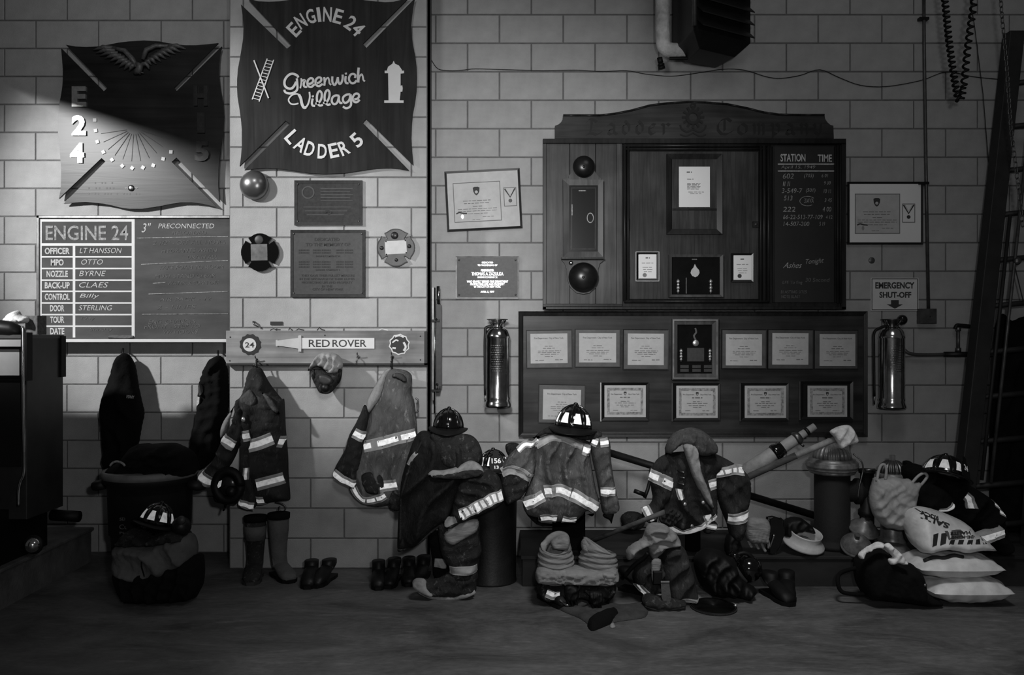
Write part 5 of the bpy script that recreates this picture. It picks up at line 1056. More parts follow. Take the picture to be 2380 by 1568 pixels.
# --- jacket A on the rack
Ya = 5.585
t = jacket('dark bunker jacket with bright stripes hanging from the left hook of the coat rack', P(605, 1180, Ya))
lin = Relief([(549, 936), (543, 948), (538, 965), (530, 990), (514, 1019), (512, 1000), (520, 978), (534, 958)], Ya + .04, .015, .01, seed=11, res=4, folds=()); lin.build('lining', 'lining', t)
body = Relief([(597, 852), (608, 856), (616, 870), (627, 890), (642, 910), (655, 926), (661, 928), (663, 960), (665, 1000), (670, 1060), (671, 1100), (675, 1150), (672, 1162), (655, 1164), (632, 1166), (612, 1172), (598, 1170), (585, 1152), (580, 1120), (570, 1085), (560, 1040), (552, 1000), (548, 950), (547, 932), (556, 925), (566, 908), (572, 885), (577, 865), (586, 855)], Ya, .10, .06, folds=((8, 46, .03), (-20, 60, .02), (95, 50, .012)), seed=12)
body.build('coat_body', 'jacketd', t)
sl = Relief([(553, 930), (566, 940), (571, 965), (573, 1000), (558, 1035), (540, 1075), (515, 1105), (500, 1124), (484, 1132), (468, 1120), (463, 1106), (478, 1090), (498, 1066), (510, 1035), (528, 1002), (543, 975), (546, 948)], Ya - .055, .075, .06, folds=((-35, 26, .02), (60, 50, .012)), seed=13); sl.build('sleeve', 'jacketd', t)
fl = Relief([(560, 955), (580, 950), (588, 990), (586, 1040), (582, 1080), (588, 1120), (600, 1155), (594, 1178), (578, 1184), (556, 1172), (553, 1140), (556, 1080), (556, 1010)], Ya - .075, .04, .04, folds=((5, 20, .015),), seed=14); fl.build('front_flap', 'jacketd', t)
co = Relief([(557, 926), (568, 914), (580, 905), (590, 915), (596, 930), (588, 944), (572, 945), (561, 938)], Ya - .09, .016, .02, folds=((70, 8, .008),), seed=15, res=4); co.build('collar', 'jacket', t)
lp = Relief([(608, 912), (618, 916), (632, 928), (645, 950), (650, 962), (640, 960), (628, 948), (618, 930)], Ya - .10, .018, .01, folds=(), seed=16, res=4); lp.build('lapel', 'jacket', t)
body.tape([(588, 1032), (612, 1026), (643, 1014)], 29, t); body.tape([(655, 1022), (665, 1025)], 26, t); body.tape([(606, 1121), (640, 1112), (666, 1106)], 27, t); body.tape([(583, 1130), (588, 1148), (602, 1158), (621, 1159)], 22, t)
fl.tape([(568, 1013), (584, 1010)], 25, t); sl.tape([(524, 1014), (538, 1024), (553, 1033)], 25, t); sl.tape([(469, 1097), (482, 1108), (499, 1118)], 29, t); fl.tape([(558, 1165), (576, 1172), (592, 1176)], 20, t); fl.tape([(576, 1085), (575, 1112)], 13, t); 
for s_ in ((571, 973),):
    q = MB(); q.lathe([(.001, .008), (.012, .007), (.016, 0)], fl.at(*s_, .004), 16, RX, sy=1.2); q.build('clasp', 'raised', t, True)
MB().tube([P(597, 856, Ya - .02), P(596, 842, 5.575), P(598, 833, 5.58)], .006, 6).build('hanging_loop', 'black', t, True)
MB().tube(catmull([P(640, 1166, Ya), P(655, 1170, Ya), P(664, 1178, Ya), P(660, 1188, Ya), P(650, 1186, Ya), P(650, 1176, Ya)], 4), .005, 6).build('clip_ring', 'steel', t, True)
# mask hanging over it
t = thing('breathing_mask', 'round black breathing mask hanging in front of the left bunker jacket', 'mask', P(528, 1176, Ya - .17)); Ym = Ya - .16
MB().tube([P(*q, Ym) for q in circle(530, 1128, 29, 24, 34)] + [P(559, 1128, Ym)], .030, 10).build('face_seal', 'black', t, True)
MB().lathe([(.001, .022), (.05, .02), (.078, 0)], P(530, 1128, Ym + .01), 24, RX, sx=.9).build('lens', 'glass', t, True)
MB().prism([(509, 1118), (515, 1116), (512, 1130), (507, 1134), (505, 1128)], Ym - .03, .01).build('bright_patch', 'retro', t)  # highlight on the mask, modelled as a bright patch
MB().lathe([(.001, .05), (.028, .045), (.036, .02), (.036, 0)], P(540, 1140, Ym), 16, RX).build('regulator', 'satin', t, True)
r = Relief([(496, 1150), (515, 1158), (540, 1165), (555, 1160), (548, 1172), (530, 1170), (522, 1186), (517, 1186), (520, 1172), (500, 1166)], Ym + .02, .02, .02, folds=(), res=4, seed=2); r.build('strap', 'black', t)

# --- hanging hood with mask
t = thing('hood_and_mask', 'grey cloth hood over a breathing mask on the middle hook of the rack', 'mask', P(757, 914, 5.58)); Yh_ = 5.565
r = Relief([(716, 862), (720, 850), (728, 836), (738, 824), (752, 818), (772, 819), (788, 826), (795, 838), (797, 852), (790, 862), (782, 868), (770, 869), (756, 860), (742, 852), (730, 854)], Yh_, .07, .05, folds=((35, 15, .025), (-40, 22, .02)), seed=18, res=4); r.build('hood', 'lining', t)
r = Relief([(722, 862), (735, 856), (750, 858), (768, 868), (786, 862), (793, 852), (795, 868), (791, 886), (783, 896), (774, 908), (762, 915), (744, 913), (736, 902), (730, 890), (724, 876)], Yh_ + .005, .05, .05, folds=((60, 14, .012),), seed=19, res=4); r.build('face_piece', 'soot', t)
r = Relief([(740, 872), (752, 868), (770, 874), (776, 884), (770, 894), (754, 896), (742, 888)], Yh_ - .035, .03, .01, folds=(), seed=20, res=4); r.build('lens', 'bronzel', t)
MB().lathe([(.001, .03), (.02, .028), (.032, .01), (.034, -.02)], P(757, 901, Yh_ - .04), 16, RX).build('regulator', 'satin', t, True)
for x in (728, 789): MB().tube(catmull([P(x, 858, Yh_ - .03), P(x + 2, 872, Yh_ - .04), P(x + (4 if x < 750 else -3), 888, Yh_ - .02)], 4), .009, 7).build('strap', 'black', t, True)

# --- jacket B on the rack
Yj = 5.575
t = jacket('worn grey bunker jacket with bright stripes hanging from the right hook of the coat rack', P(880, 1178, Yj))
lin = Relief([(912, 854), (898, 858), (886, 872), (870, 898), (856, 925), (846, 955), (826, 985), (806, 1025), (800, 1060), (798, 1078), (810, 1050), (830, 1010), (848, 975), (872, 945), (886, 925), (896, 890), (905, 868)], Yj - .02, .05, .02, folds=((60, 16, .02),), seed=21, res=5, edge=9); lin.build('lining', 'lining', t)
body = Relief([(908, 856), (925, 857), (945, 861), (957, 872), (957, 895), (955, 912), (962, 928), (966, 955), (970, 1000), (972, 1040), (966, 1085), (955, 1120), (945, 1150), (920, 1168), (875, 1177), (842, 1168), (815, 1145), (812, 1120), (822, 1080), (838, 1040), (848, 1000), (858, 960), (874, 935), (886, 910), (892, 885), (898, 864)], Yj, .105, .06, folds=((12, 44, .035), (-18, 60, .02), (100, 55, .012)), seed=22)
body.build('coat_body', 'worn', t)
sl = Relief([(848, 940), (858, 960), (852, 1000), (846, 1050), (838, 1085), (832, 1115), (825, 1134), (800, 1124), (776, 1108), (779, 1086), (790, 1066), (803, 1042), (812, 1010), (826, 985), (838, 960)], Yj - .055, .075, .05, folds=((-30, 26, .02),), seed=23); sl.build('sleeve', 'jacketd', t)
pc_ = Relief([(838, 1110), (850, 1098), (872, 1098), (888, 1108), (892, 1130), (882, 1146), (862, 1148), (845, 1138)], Yj - .10, .026, .02, folds=((70, 18, .02),), seed=24, res=5); pc_.build('pocket', 'soot', t)
sl.tape([(827, 1002), (838, 1008), (850, 1014)], 24, t); body.tape([(850, 1034), (890, 1025), (930, 1014), (968, 1006)], 27, t, breaks=(3, 4, 12))
sl.tape([(778, 1095), (798, 1110), (828, 1125)], 24, t); body.tape([(826, 1128), (838, 1148), (858, 1158), (880, 1154), (901, 1144)], 19, t, breaks=(11, 17)); body.tape([(890, 1124), (912, 1122), (928, 1118)], 25, t)
co = Relief([(915, 868), (935, 868), (946, 882), (940, 888), (925, 880), (912, 876)], Yj - .11, .02, .01, folds=((70, 8, .006),), seed=25, res=4); co.build('collar', 'jacket', t)
MB().tube([P(911, 858, Yj - .02), P(911, 842, 5.57), P(912, 828, 5.58)], .006, 6).build('hanging_loop', 'black', t, True)
q = MB().tube(catmull([P(966, 925, Yj), P(972, 930, Yj), P(970, 945, Yj), P(972, 955, Yj), P(966, 958, Yj)], 4), .006, 6); q.build('clip', 'steel', t, True)
r = Relief([(905, 1140), (920, 1128), (938, 1140), (940, 1165), (930, 1185), (912, 1185), (902, 1165)], Yj - .03, .06, .05, folds=((20, 14, .02),), seed=26, res=5)
tag(r.build('hanging_glove', 'soot'), 'dark stained glove hanging at the lower right edge of the worn grey jacket', 'glove')

# --- boots
def boot(label, loc, yaw, h=.34, sole=.09, m='soot', top='black', band=None, group=None, name='fire_boot', sc_=1.0, cat='boot'):
    t = thing(name, label, cat, (0, 0, 0), group)
    low = h < .25
    rings = [((0, .01, h), (.046, 0, 0), (0, .058, 0)), ((0, .01, h * .8), (.046, 0, 0), (0, .06, 0)), ((0, -.02, h * .62), (.046, 0, 0), (0, .07, .02)), ((0, -.08, .058), (.046, 0, 0), (0, .03, .044)), ((0, -.13, .046), (.05, 0, 0), (0, .014, .042)), ((0, -.18, .038), (.048, 0, 0), (0, .008, .034)), ((0, -.215, .03), (.032, 0, 0), (0, .004, .022))] if low else [((0, 0, h), (.062, 0, 0), (0, .07, 0)), ((0, 0, h * .75), (.058, 0, 0), (0, .066, 0)), ((0, .004, h * .5), (.05, 0, 0), (0, .058, 0)), ((0, .0, h * .33), (.045, 0, 0), (0, .058, .01)), ((0, -.02, .085), (.046, 0, 0), (0, .06, .035)), ((0, -.07, .062), (.046, 0, 0), (0, .035, .048)), ((0, -.13, .046), (.05, 0, 0), (0, .014, .042)), ((0, -.18, .038), (.048, 0, 0), (0, .008, .034)), ((0, -.215, .03), (.032, 0, 0), (0, .004, .022))]
    MB().loft(rings, 18).build('upper', m, t, True)
    MB().loft([((0, .02, .0), (.048, 0, 0), (0, 0, .0)), ((0, .02, .0), (.048, 0, 0), (0, .0, .0))], 4) if False else None
    so = MB(); o = [(-.04, .055), (.04, .055), (.046, .0), (.042, -.06), (.052, -.13), (.046, -.19), (.02, -.225), (-.02, -.225), (-.046, -.19), (-.052, -.13), (-.042, -.06), (-.046, 0)]; n = len(o)
    so.add([(x, y, 0) for x, y in o] + [(x * 1.02, y * 1.01, .022) for x, y in o], [tuple(range(n)), tuple(range(n, 2 * n))[::-1]] + [((i + 1) % n, i, n + i, n + (i + 1) % n) for i in range(n)]); so.build('sole', 'black' if m != 'soot' else 'bronzel', t)
    if not low: MB().loft([((0, 0, h + .004), (.066, 0, 0), (0, .074, 0)), ((0, 0, h - .03), (.065, 0, 0), (0, .073, 0))], 18).build('cuff', top, t, True)
    if band: MB().loft([((0, 0, h * .85), (.063, 0, 0), (0, .071, 0)), ((0, 0, h * .62), (.0585, 0, 0), (0, .0665, 0))], 18).build('pale_band', band, t, True)
    t.location = loc; t.rotation_euler = (0, 0, yaw); t.scale = (sc_,) * 3; return t
r_ = lambda x, y: (P(x, 0, floorY(y)).x, floorY(y), 0)
# pair of bunker trousers rolled over boots below the left jacket: two legs of different look
t = boot('tall dark boot with grey band, left of two under the left jacket', r_(594, 1338), .15, .39, band='graycloth', sc_=1.0, m='soot', top='blackcloth')
t.scale = (1.14, 1.0, 1.0)
t = boot('tall grey boot with black opening, right of two under the left jacket', r_(648, 1338), .65, .40, m='graycloth', top='blackcloth'); t.scale = (1.1, .95, 1.02)
for k, (x, y, yw, s_) in enumerate(((724, 1346, .12, 1.0), (764, 1344, -.2, 1.0))):
    boot(['left of two black shoes standing alone on the floor by the middle wall', 'right of two black shoes standing alone on the floor by the middle wall'][k], r_(x, y), yw, .12, m='satin', group='black shoes by the middle wall', name='shoe', sc_=s_, cat='shoe')
for k, (x, y, yw, s_) in enumerate(((880, 1350, .15, .92), (916, 1346, -.05, .95), (951, 1342, .1, .92), (985, 1338, -.1, .92))):
    boot(['first', 'second', 'third', 'fourth'][k] + ' from the left of the row of black shoes beside the pale-toed boot', r_(x, y), yw, .14, m='satin', group='row of black shoes', name='shoe', sc_=s_, cat='shoe')

# --- draped black coat on its stand, with trousers, boot and helmet
Yd = 5.10
t = thing('gear_stand', 'black post carrying the draped black coat in the centre', 'stand', (P(1040, 0, 5.2).x, 5.2, 0))
MB().tube([(P(1040, 0, 5.2).x, 5.2, .01), (P(1040, 0, 5.2).x, 5.2, P(1040, 985, 5.2).z)], .035, 12).build('post', 'black', t, True)
MB().lathe([(.001, .02), (.14, .016), (.15, 0)], (P(1040, 0, 5.2).x, 5.2, 0), 24).build('base_plate', 'black', t, True)
t = jacket('sooty black coat draped over a post, wide checked stripe on its sleeve', P(1020, 1280, Yd), 'coat')
body = Relief([(985, 1000), (1005, 1004), (1045, 1008), (1085, 1008), (1105, 1018), (1118, 1040), (1122, 1070), (1110, 1100), (1080, 1125), (1065, 1150), (1052, 1185), (1040, 1208), (1010, 1228), (990, 1250), (968, 1268), (945, 1276), (925, 1280), (924, 1240), (927, 1180), (932, 1120), (945, 1070), (958, 1030), (970, 1008)], Yd, .13, .10, folds=((18, 60, .06), (-15, 44, .03)), seed=31)
body.build('coat_body', 'coatblack', t)
hm = MB().tube(catmull([body.at(x, y, .004) for x, y in ((928, 1272), (950, 1268), (980, 1252), (1000, 1234), (1030, 1212))], 4), .008, 7); hm.build('hem', 'soot', t, True)
ed = MB().tube(catmull([body.at(x, y, .004) for x, y in ((990, 1012), (972, 1045), (955, 1085), (942, 1130), (936, 1180), (934, 1250))], 5), .008, 7); ed.build('front_edge', 'soot', t, True)
sh = Relief([(1000, 1010), (1030, 1004), (1070, 1006), (1100, 1015), (1116, 1035), (1120, 1062), (1108, 1080), (1085, 1082), (1060, 1092), (1035, 1085), (1018, 1060), (1008, 1035)], Yd - .09, .05, .04, folds=((10, 22, .03), (60, 18, .02)), seed=32); sh.build('shoulder_cape', 'soot', t)
br = Relief([(992, 1100), (1004, 1092), (1030, 1092), (1062, 1084), (1090, 1070), (1108, 1074), (1120, 1085), (1124, 1100), (1108, 1108), (1070, 1112), (1030, 1112), (1005, 1110)], Yd - .145, .035, .03, folds=((70, 16, .02),), seed=33, res=4); br.build('hood_brim', 'lining', t)
b2 = Relief([(996, 1104), (1030, 1102), (1065, 1096), (1095, 1090), (1118, 1092), (1122, 1100), (1105, 1110), (1060, 1114), (1015, 1111)], Yd - .175, .02, .01, folds=((80, 14, .012),), seed=34, res=4); b2.build('hood_edge', 'soot', t)
sl = Relief([(1090, 1092), (1118, 1082), (1140, 1090), (1160, 1108), (1168, 1135), (1172, 1162), (1155, 1180), (1120, 1195), (1085, 1210), (1060, 1224), (1042, 1226), (1030, 1216), (1048, 1195), (1054, 1165), (1062, 1135), (1072, 1112)], Yd - .06, .10, .06, folds=((-50, 34, .035),), seed=35); sl.build('sleeve', 'soot', t)
sl.tape([(1072, 1190), (1095, 1178), (1120, 1166), (1146, 1152), (1168, 1146)], 27, t, mats=('retrodim', 'retro'), mid=(.14, .86), name='checked_stripe', breaks=(2, 5, 8, 11, 14, 17, 20)); sl.tape([(1034, 1212), (1048, 1206), (1062, 1200)], 15, t, mats=('trim', 'trim'), name='stripe_end')
body.tape([(953, 1075), (962, 1058), (973, 1046)], 9, t, mats=('trim', 'trim'), name='shoulder_stripe')
helmet('plain glossy black ribbed helmet on top of the black coat in the centre', P(1042, 993, 5.12), .84, yaw=math.pi, pitch=.02, roll=-.04, tets=False)
t = thing('bunker_trousers', 'dark bunker trousers with pale knee panel and pale bands under the black coat', 'trousers', P(1075, 1350, 5.1)); Yr = 5.10
lg = Relief([(1020, 1212), (1060, 1205), (1112, 1203), (1116, 1240), (1120, 1280), (1114, 1300), (1110, 1325), (1106, 1350), (1045, 1350), (1044, 1318), (1030, 1296), (1020, 1260)], Yr, .12, .10, folds=((80, 34, .02), (10, 40, .01)), seed=36); lg.build('leg', 'soot', t)
kn = Relief([(1030, 1240), (1046, 1224), (1075, 1212), (1110, 1206), (1110, 1232), (1092, 1246), (1066, 1262), (1052, 1267), (1036, 1258)], Yr - .105, .03, .02, folds=(), seed=37, res=5); kn.build('knee_panel', 'khaki', t)
lg.tape([(1047, 1314), (1080, 1314), (1110, 1313)], 19, t, mats=('trim', 'trim'), name='pale_band')
l2 = Relief([(998, 1240), (1020, 1232), (1040, 1240), (1044, 1290), (1045, 1345), (1010, 1345), (1004, 1300)], Yr + .10, .07, .06, folds=((80, 26, .01),), seed=38); l2.build('leg', 'blackcloth', t)
l2.tape([(1012, 1300), (1040, 1303)], 20, t, mats=('trim', 'trim'), name='pale_band')
t = thing('fire_boot', 'worn boot with pale toe and pale sole edge below the centre trousers', 'boot', P(1040, 1388, 5.08))
bt = Relief([(1046, 1325), (1075, 1328), (1106, 1325), (1107, 1350), (1106, 1374), (1090, 1382), (1050, 1388), (1010, 1386), (980, 1374), (962, 1362), (962, 1350), (975, 1343), (1000, 1345), (1025, 1340)], 5.06, .075, .06, folds=((60, 22, .012),), seed=39, edge=18); bt.build('upper', 'soot', t)
to = Relief([(958, 1352), (968, 1343), (985, 1344), (992, 1352), (1000, 1366), (1012, 1378), (1000, 1384), (978, 1374), (962, 1364)], 5.03, .065, .02, folds=(), seed=40, res=4); to.build('toe_cap', 'lining', t)
MB().tube(catmull([bt.at(x, y, .004) for x, y in ((975, 1371), (1000, 1381), (1030, 1385), (1062, 1383), (1085, 1376), (1104, 1370))], 4), .014, 8).build('sole_edge', 'lining', t, True)

# --- drum with helmet 156
Yq = 5.42; cx = P(1141, 0, Yq).x
t = thing('steel_drum', 'tall dark cylindrical drum between the black coat and the light bunker jacket', 'drum', (cx, Yq, 0)); R_ = .170; Hd = .66
MB().lathe([(R_ * .97, 0), (R_ * .97, .012), (R_ * .95, .02), (R_ * .96, .3), (R_, Hd - .02), (R_ * 1.03, Hd - .01), (R_ * 1.02, Hd), (R_ * .96, Hd), (R_ * .94, Hd - .06), (.001, Hd - .06)], (cx, Yq, 0), 44).build('shell', 'drum', t, True)
helmet('black helmet with shield numbered 156 and bright patches on the dark drum', (P(1147, 0, 5.33).x, 5.33, P(1147, 1090, 5.33).z), .90, yaw=.18, pitch=-.12, number='156', sub='13')
r = Relief([(1176, 1032), (1195, 1028), (1218, 1036), (1222, 1050), (1205, 1062), (1185, 1062), (1176, 1048)], 5.44, .05, .05, folds=((40, 12, .02),), seed=41, res=4)
tag(r.build('sooty_glove', 'soot'), 'sooty glove lying between helmet 156 and the light bunker jacket', 'glove')

# --- light bunker jacket on its post, with helmet
Ye = 5.17
t = thing('gear_stand', 'wide black post under the light bunker jacket, standing on the plinth', 'stand', (P(1322, 0, 5.45).x, 5.45, .192))
a, b_ = P(1285, 0, 5.4).x, P(1360, 0, 5.4).x; MB().box(a, b_, 5.38, 5.5, .192, P(0, 1010, 5.4).z, bev=.008).build('post', 'blackcloth', t); MB().box(a - .04, b_ + .04, 5.36, 5.56, .192, .205).build('foot', 'black', t)
t = jacket('light grey bunker jacket with bright stripes on the post beside helmet 156', P(1310, 1215, Ye))
body = Relief([(1243, 1042), (1256, 1020), (1272, 1010), (1300, 1006), (1335, 1010), (1360, 1022), (1374, 1032), (1372, 1060), (1378, 1100), (1386, 1140), (1393, 1165), (1391, 1178), (1378, 1192), (1364, 1186), (1352, 1198), (1334, 1210), (1300, 1212), (1256, 1209), (1252, 1202), (1230, 1198), (1218, 1184), (1215, 1162), (1223, 1140), (1235, 1112), (1240, 1080), (1238, 1060)], Ye, .13, .09, folds=((4, 40, .045), (-14, 52, .025), (100, 60, .012)), seed=42)
body.build('coat_body', 'worn', t)
body2 = Relief([(1222, 1188), (1250, 1200), (1258, 1214), (1330, 1216), (1352, 1200), (1380, 1192), (1376, 1200), (1362, 1196), (1340, 1216), (1260, 1222), (1232, 1204)], Ye + .03, .06, .05, folds=(), seed=43, res=5, edge=6); body2.build('hem_lining', 'blackcloth', t)
sl = Relief([(1256, 1012), (1242, 1026), (1246, 1050), (1244, 1085), (1240, 1105), (1228, 1108), (1208, 1094), (1186, 1086), (1164, 1092), (1170, 1074), (1186, 1054), (1202, 1040), (1226, 1022)], Ye - .02, .085, .06, folds=((50, 28, .03),), seed=44); sl.build('sleeve', 'worn', t)
fo = Relief([(1166, 1098), (1188, 1086), (1212, 1096), (1230, 1110), (1226, 1134), (1212, 1156), (1196, 1166), (1180, 1172), (1172, 1155), (1165, 1125)], Ye - .05, .075, .05, folds=((70, 20, .03),), seed=45); fo.build('forearm', 'soot', t)
sr = Relief([(1372, 1020), (1390, 1010), (1408, 1012), (1418, 1028), (1420, 1065), (1426, 1110), (1434, 1150), (1440, 1178), (1434, 1190), (1415, 1196), (1400, 1190), (1394, 1155), (1385, 1105), (1375, 1060)], Ye - .01, .075, .06, folds=((5, 26, .03), (85, 40, .015)), seed=46); sr.build('sleeve', 'jacket', t)
fo.tape([(1166, 1096), (1184, 1088), (1206, 1092), (1236, 1110)], 19, t, mats=('trim', 'trim'), name='pale_stripe'); sl.tape([(1170, 1090), (1190, 1083), (1212, 1088), (1238, 1106)], 11, t, mats=('trim', 'retrodim'))
body.tape([(1245, 1034), (1262, 1022), (1285, 1013), (1310, 1016), (1335, 1026), (1352, 1034)], 15, t, mats=('trim', 'retrodim')); sl.tape([(1204, 1044), (1220, 1030), (1238, 1028), (1250, 1020)], 13, t, mats=('trim', 'retro'))
body.tape([(1352, 1038), (1370, 1044)], 24, t); sr.tape([(1374, 1022), (1386, 1026)], 20, t); sr.tape([(1392, 1026), (1412, 1024)], 20, t); sr.tape([(1394, 1138), (1412, 1137), (1428, 1138)], 20, t)
body.tape([(1218, 1168), (1240, 1154), (1262, 1143)], 26, t); body.tape([(1264, 1134), (1280, 1131), (1300, 1131), (1322, 1138)], 28, t, breaks=(6, 7, 8)); body.tape([(1324, 1138), (1345, 1150), (1368, 1164), (1388, 1180)], 28, t)
body.tape([(1256, 1200), (1275, 1196), (1292, 1198)], 21, t); body.tape([(1305, 1200), (1320, 1203), (1338, 1204)], 20, t)
co = Relief([(1240, 1018), (1262, 998), (1285, 990), (1320, 1002), (1360, 1004), (1385, 996), (1400, 1008), (1382, 1020), (1350, 1022), (1310, 1012), (1270, 1008), (1250, 1016)], Ye + .03, .10, .08, folds=((40, 20, .02),), seed=47); co.build('collar', 'soot', t)
st_ = Relief([(1402, 1194), (1426, 1192), (1424, 1206), (1421, 1217), (1416, 1208), (1404, 1202)], Ye, .015, .015, folds=(), res=3, seed=2); st_.build('wrist_strap', 'black', t)
helmet('black helmet with bright rear patches, tilted on the light bunker jacket', P(1332, 994, 5.15), 1.03, yaw=math.pi - .22, pitch=.10, roll=-.10)

# --- trousers pushed down over boots, below the light jacket
Yf_ = 4.98
t = thing('bunker_trousers', 'pale cloth trousers pushed down in two thick rolls over boots', 'trousers', P(1340, 1400, Yf_))
def roll(cx, cy0, cy1, rw, Y, seed, dep=.12, skew=0):
    rs = np.random.RandomState(seed); n = 40; rings = 46; v = []; f = []; ph = rs.rand(8) * 6.28
    for i in range(rings):
        u = i / (rings - 1); zc = P(cx, cy0 + (cy1 - cy0) * u, Y); rr = S(rw, Y) * (.80 + .2 * min(u * 2.4, 1))
        for k in range(n):
            a = 2 * math.pi * k / n; fold = math.sin(u * 42 + 1.8 * math.sin(a + ph[0]) + ph[1]) * .5 + .5; fold2 = math.sin(u * 75 + 2.5 * math.sin(a * 2 + ph[2]) + ph[3]) * .5 + .5
            r2 = 1 + .075 * fold + .035 * fold2 + .03 * math.sin(2 * a + ph[4])
            v.append((zc.x + skew * (1 - u) + rr * r2 * math.cos(a), Y + dep * r2 * math.sin(a) * (.85 + .15 * u), zc.z + .018 * math.sin(a + ph[5] + u) + (.045 * math.sin(a * 1.0 + ph[6]) if u < .1 else 0) * (1 - u * 10)))
    for i in range(rings - 1):
        for k in range(n): j = (k + 1) % n; f.append((i * n + k, i * n + j, (i + 1) * n + j, (i + 1) * n + k))
    # inner lip
    for q in (.82, .7): v += [(v[k][0] * q + (P(cx, 0, Y).x + skew) * (1 - q), v[k][1] * q + Y * (1 - q), v[k][2] - (.0 if q > .8 else .05)) for k in range(n)]
    b0 = rings * n
    for k in range(n):
        j = (k + 1) % n; f.append((b0 + k, b0 + j, j, k)); f.append((b0 + n + k, b0 + n + j, b0 + j, b0 + k))
    f.append(tuple(range(b0 + n, b0 + 2 * n)))
    mb = MB(); mb.add(v, f); return mb
roll(1292, 1262, 1340, 40, Yf_ + .04, 3).build('leg', 'khaki', t, True)
roll(1388, 1270, 1345, 42, Yf_ + .02, 5, skew=.01).build('leg', 'khaki', t, True)
w_ = Relief([(1247, 1326), (1262, 1318), (1300, 1322), (1340, 1318), (1380, 1322), (1425, 1316), (1437, 1330), (1437, 1346), (1410, 1355), (1350, 1356), (1290, 1354), (1252, 1352), (1244, 1340)], Yf_ - .06, .09, .12, folds=((88, 9, .02), (82, 15, .012)), seed=51, res=4); w_.build('waist_roll', 'khaki', t)
tp = Relief([(1280, 1258), (1294, 1247), (1310, 1242), (1322, 1247), (1325, 1262), (1318, 1275), (1296, 1276), (1282, 1270)], Yf_ + .0, .06, .06, folds=((60, 14, .02),), seed=52, res=4); tp.build('raised_fold', 'khaki', t)
t2 = Relief([(1350, 1262), (1358, 1250), (1368, 1256), (1374, 1268), (1372, 1280), (1356, 1282)], Yf_ + .0, .05, .05, folds=((60, 14, .012),), seed=53, res=4); t2.build('raised_fold', 'khaki', t)
un = Relief([(1252, 1350), (1300, 1353), (1360, 1356), (1420, 1352), (1432, 1362), (1425, 1380), (1380, 1388), (1330, 1384), (1290, 1392), (1262, 1390), (1250, 1372)], Yf_ - .02, .10, .12, folds=((30, 26, .02),), seed=54); un.build('shin_cloth', 'soot', t)
un.tape([(1268, 1366), (1282, 1371), (1299, 1372)], 19, t, mats=('trim', 'retro'), mid=(.1, .6))
for k, (x, y, yw) in enumerate(((1272, 1392, .5), (1408, 1386, -.35))):
    boot(['black boot under the left roll of the pale trousers', 'black boot under the right roll of the pale trousers'][k], r_(x, y), yw, .16, m='black')
def glove(label, pts, Y, m, T=.03, seed=1, **k):
    t = thing('work_glove', label, 'glove', P(pts[0][0][0], max(q[1] for q in pts[0]), Y))
    Relief(pts[0], Y, T, T * .7, folds=((10, 9, .008),), seed=seed, res=3).build('palm', m, t)
    for f_ in pts[1]: MB().tube(catmull([P(x, y, Y - .005) for x, y in f_], 4), [S(3.6, Y)] * (4 * (len(f_) - 1)) + [S(2.0, Y)], 8).build('finger', m, t, True)
    return t
glove('black glove hanging at the centre front of the pale trousers', ([(1313, 1362), (1325, 1358), (1342, 1364), (1346, 1380), (1340, 1395), (1320, 1396), (1313, 1382)], [[(1318, 1390), (1322, 1402), (1325, 1410)], [(1327, 1392), (1331, 1406), (1333, 1413)], [(1336, 1390), (1339, 1402), (1340, 1408)], [(1343, 1372), (1347, 1364), (1345, 1358)]]), 4.84, 'black', seed=5)
glove('black glove hanging at the right front of the pale trousers, fingers down', ([(1368, 1376), (1382, 1372), (1400, 1376), (1402, 1394), (1396, 1408), (1378, 1408), (1370, 1392)], [[(1376, 1402), (1380, 1414), (1382, 1422)], [(1386, 1404), (1388, 1416), (1389, 1425)], [(1394, 1402), (1395, 1412), (1395, 1420)], [(1370, 1382), (1364, 1376), (1360, 1372)]]), 4.80, 'black', seed=6)
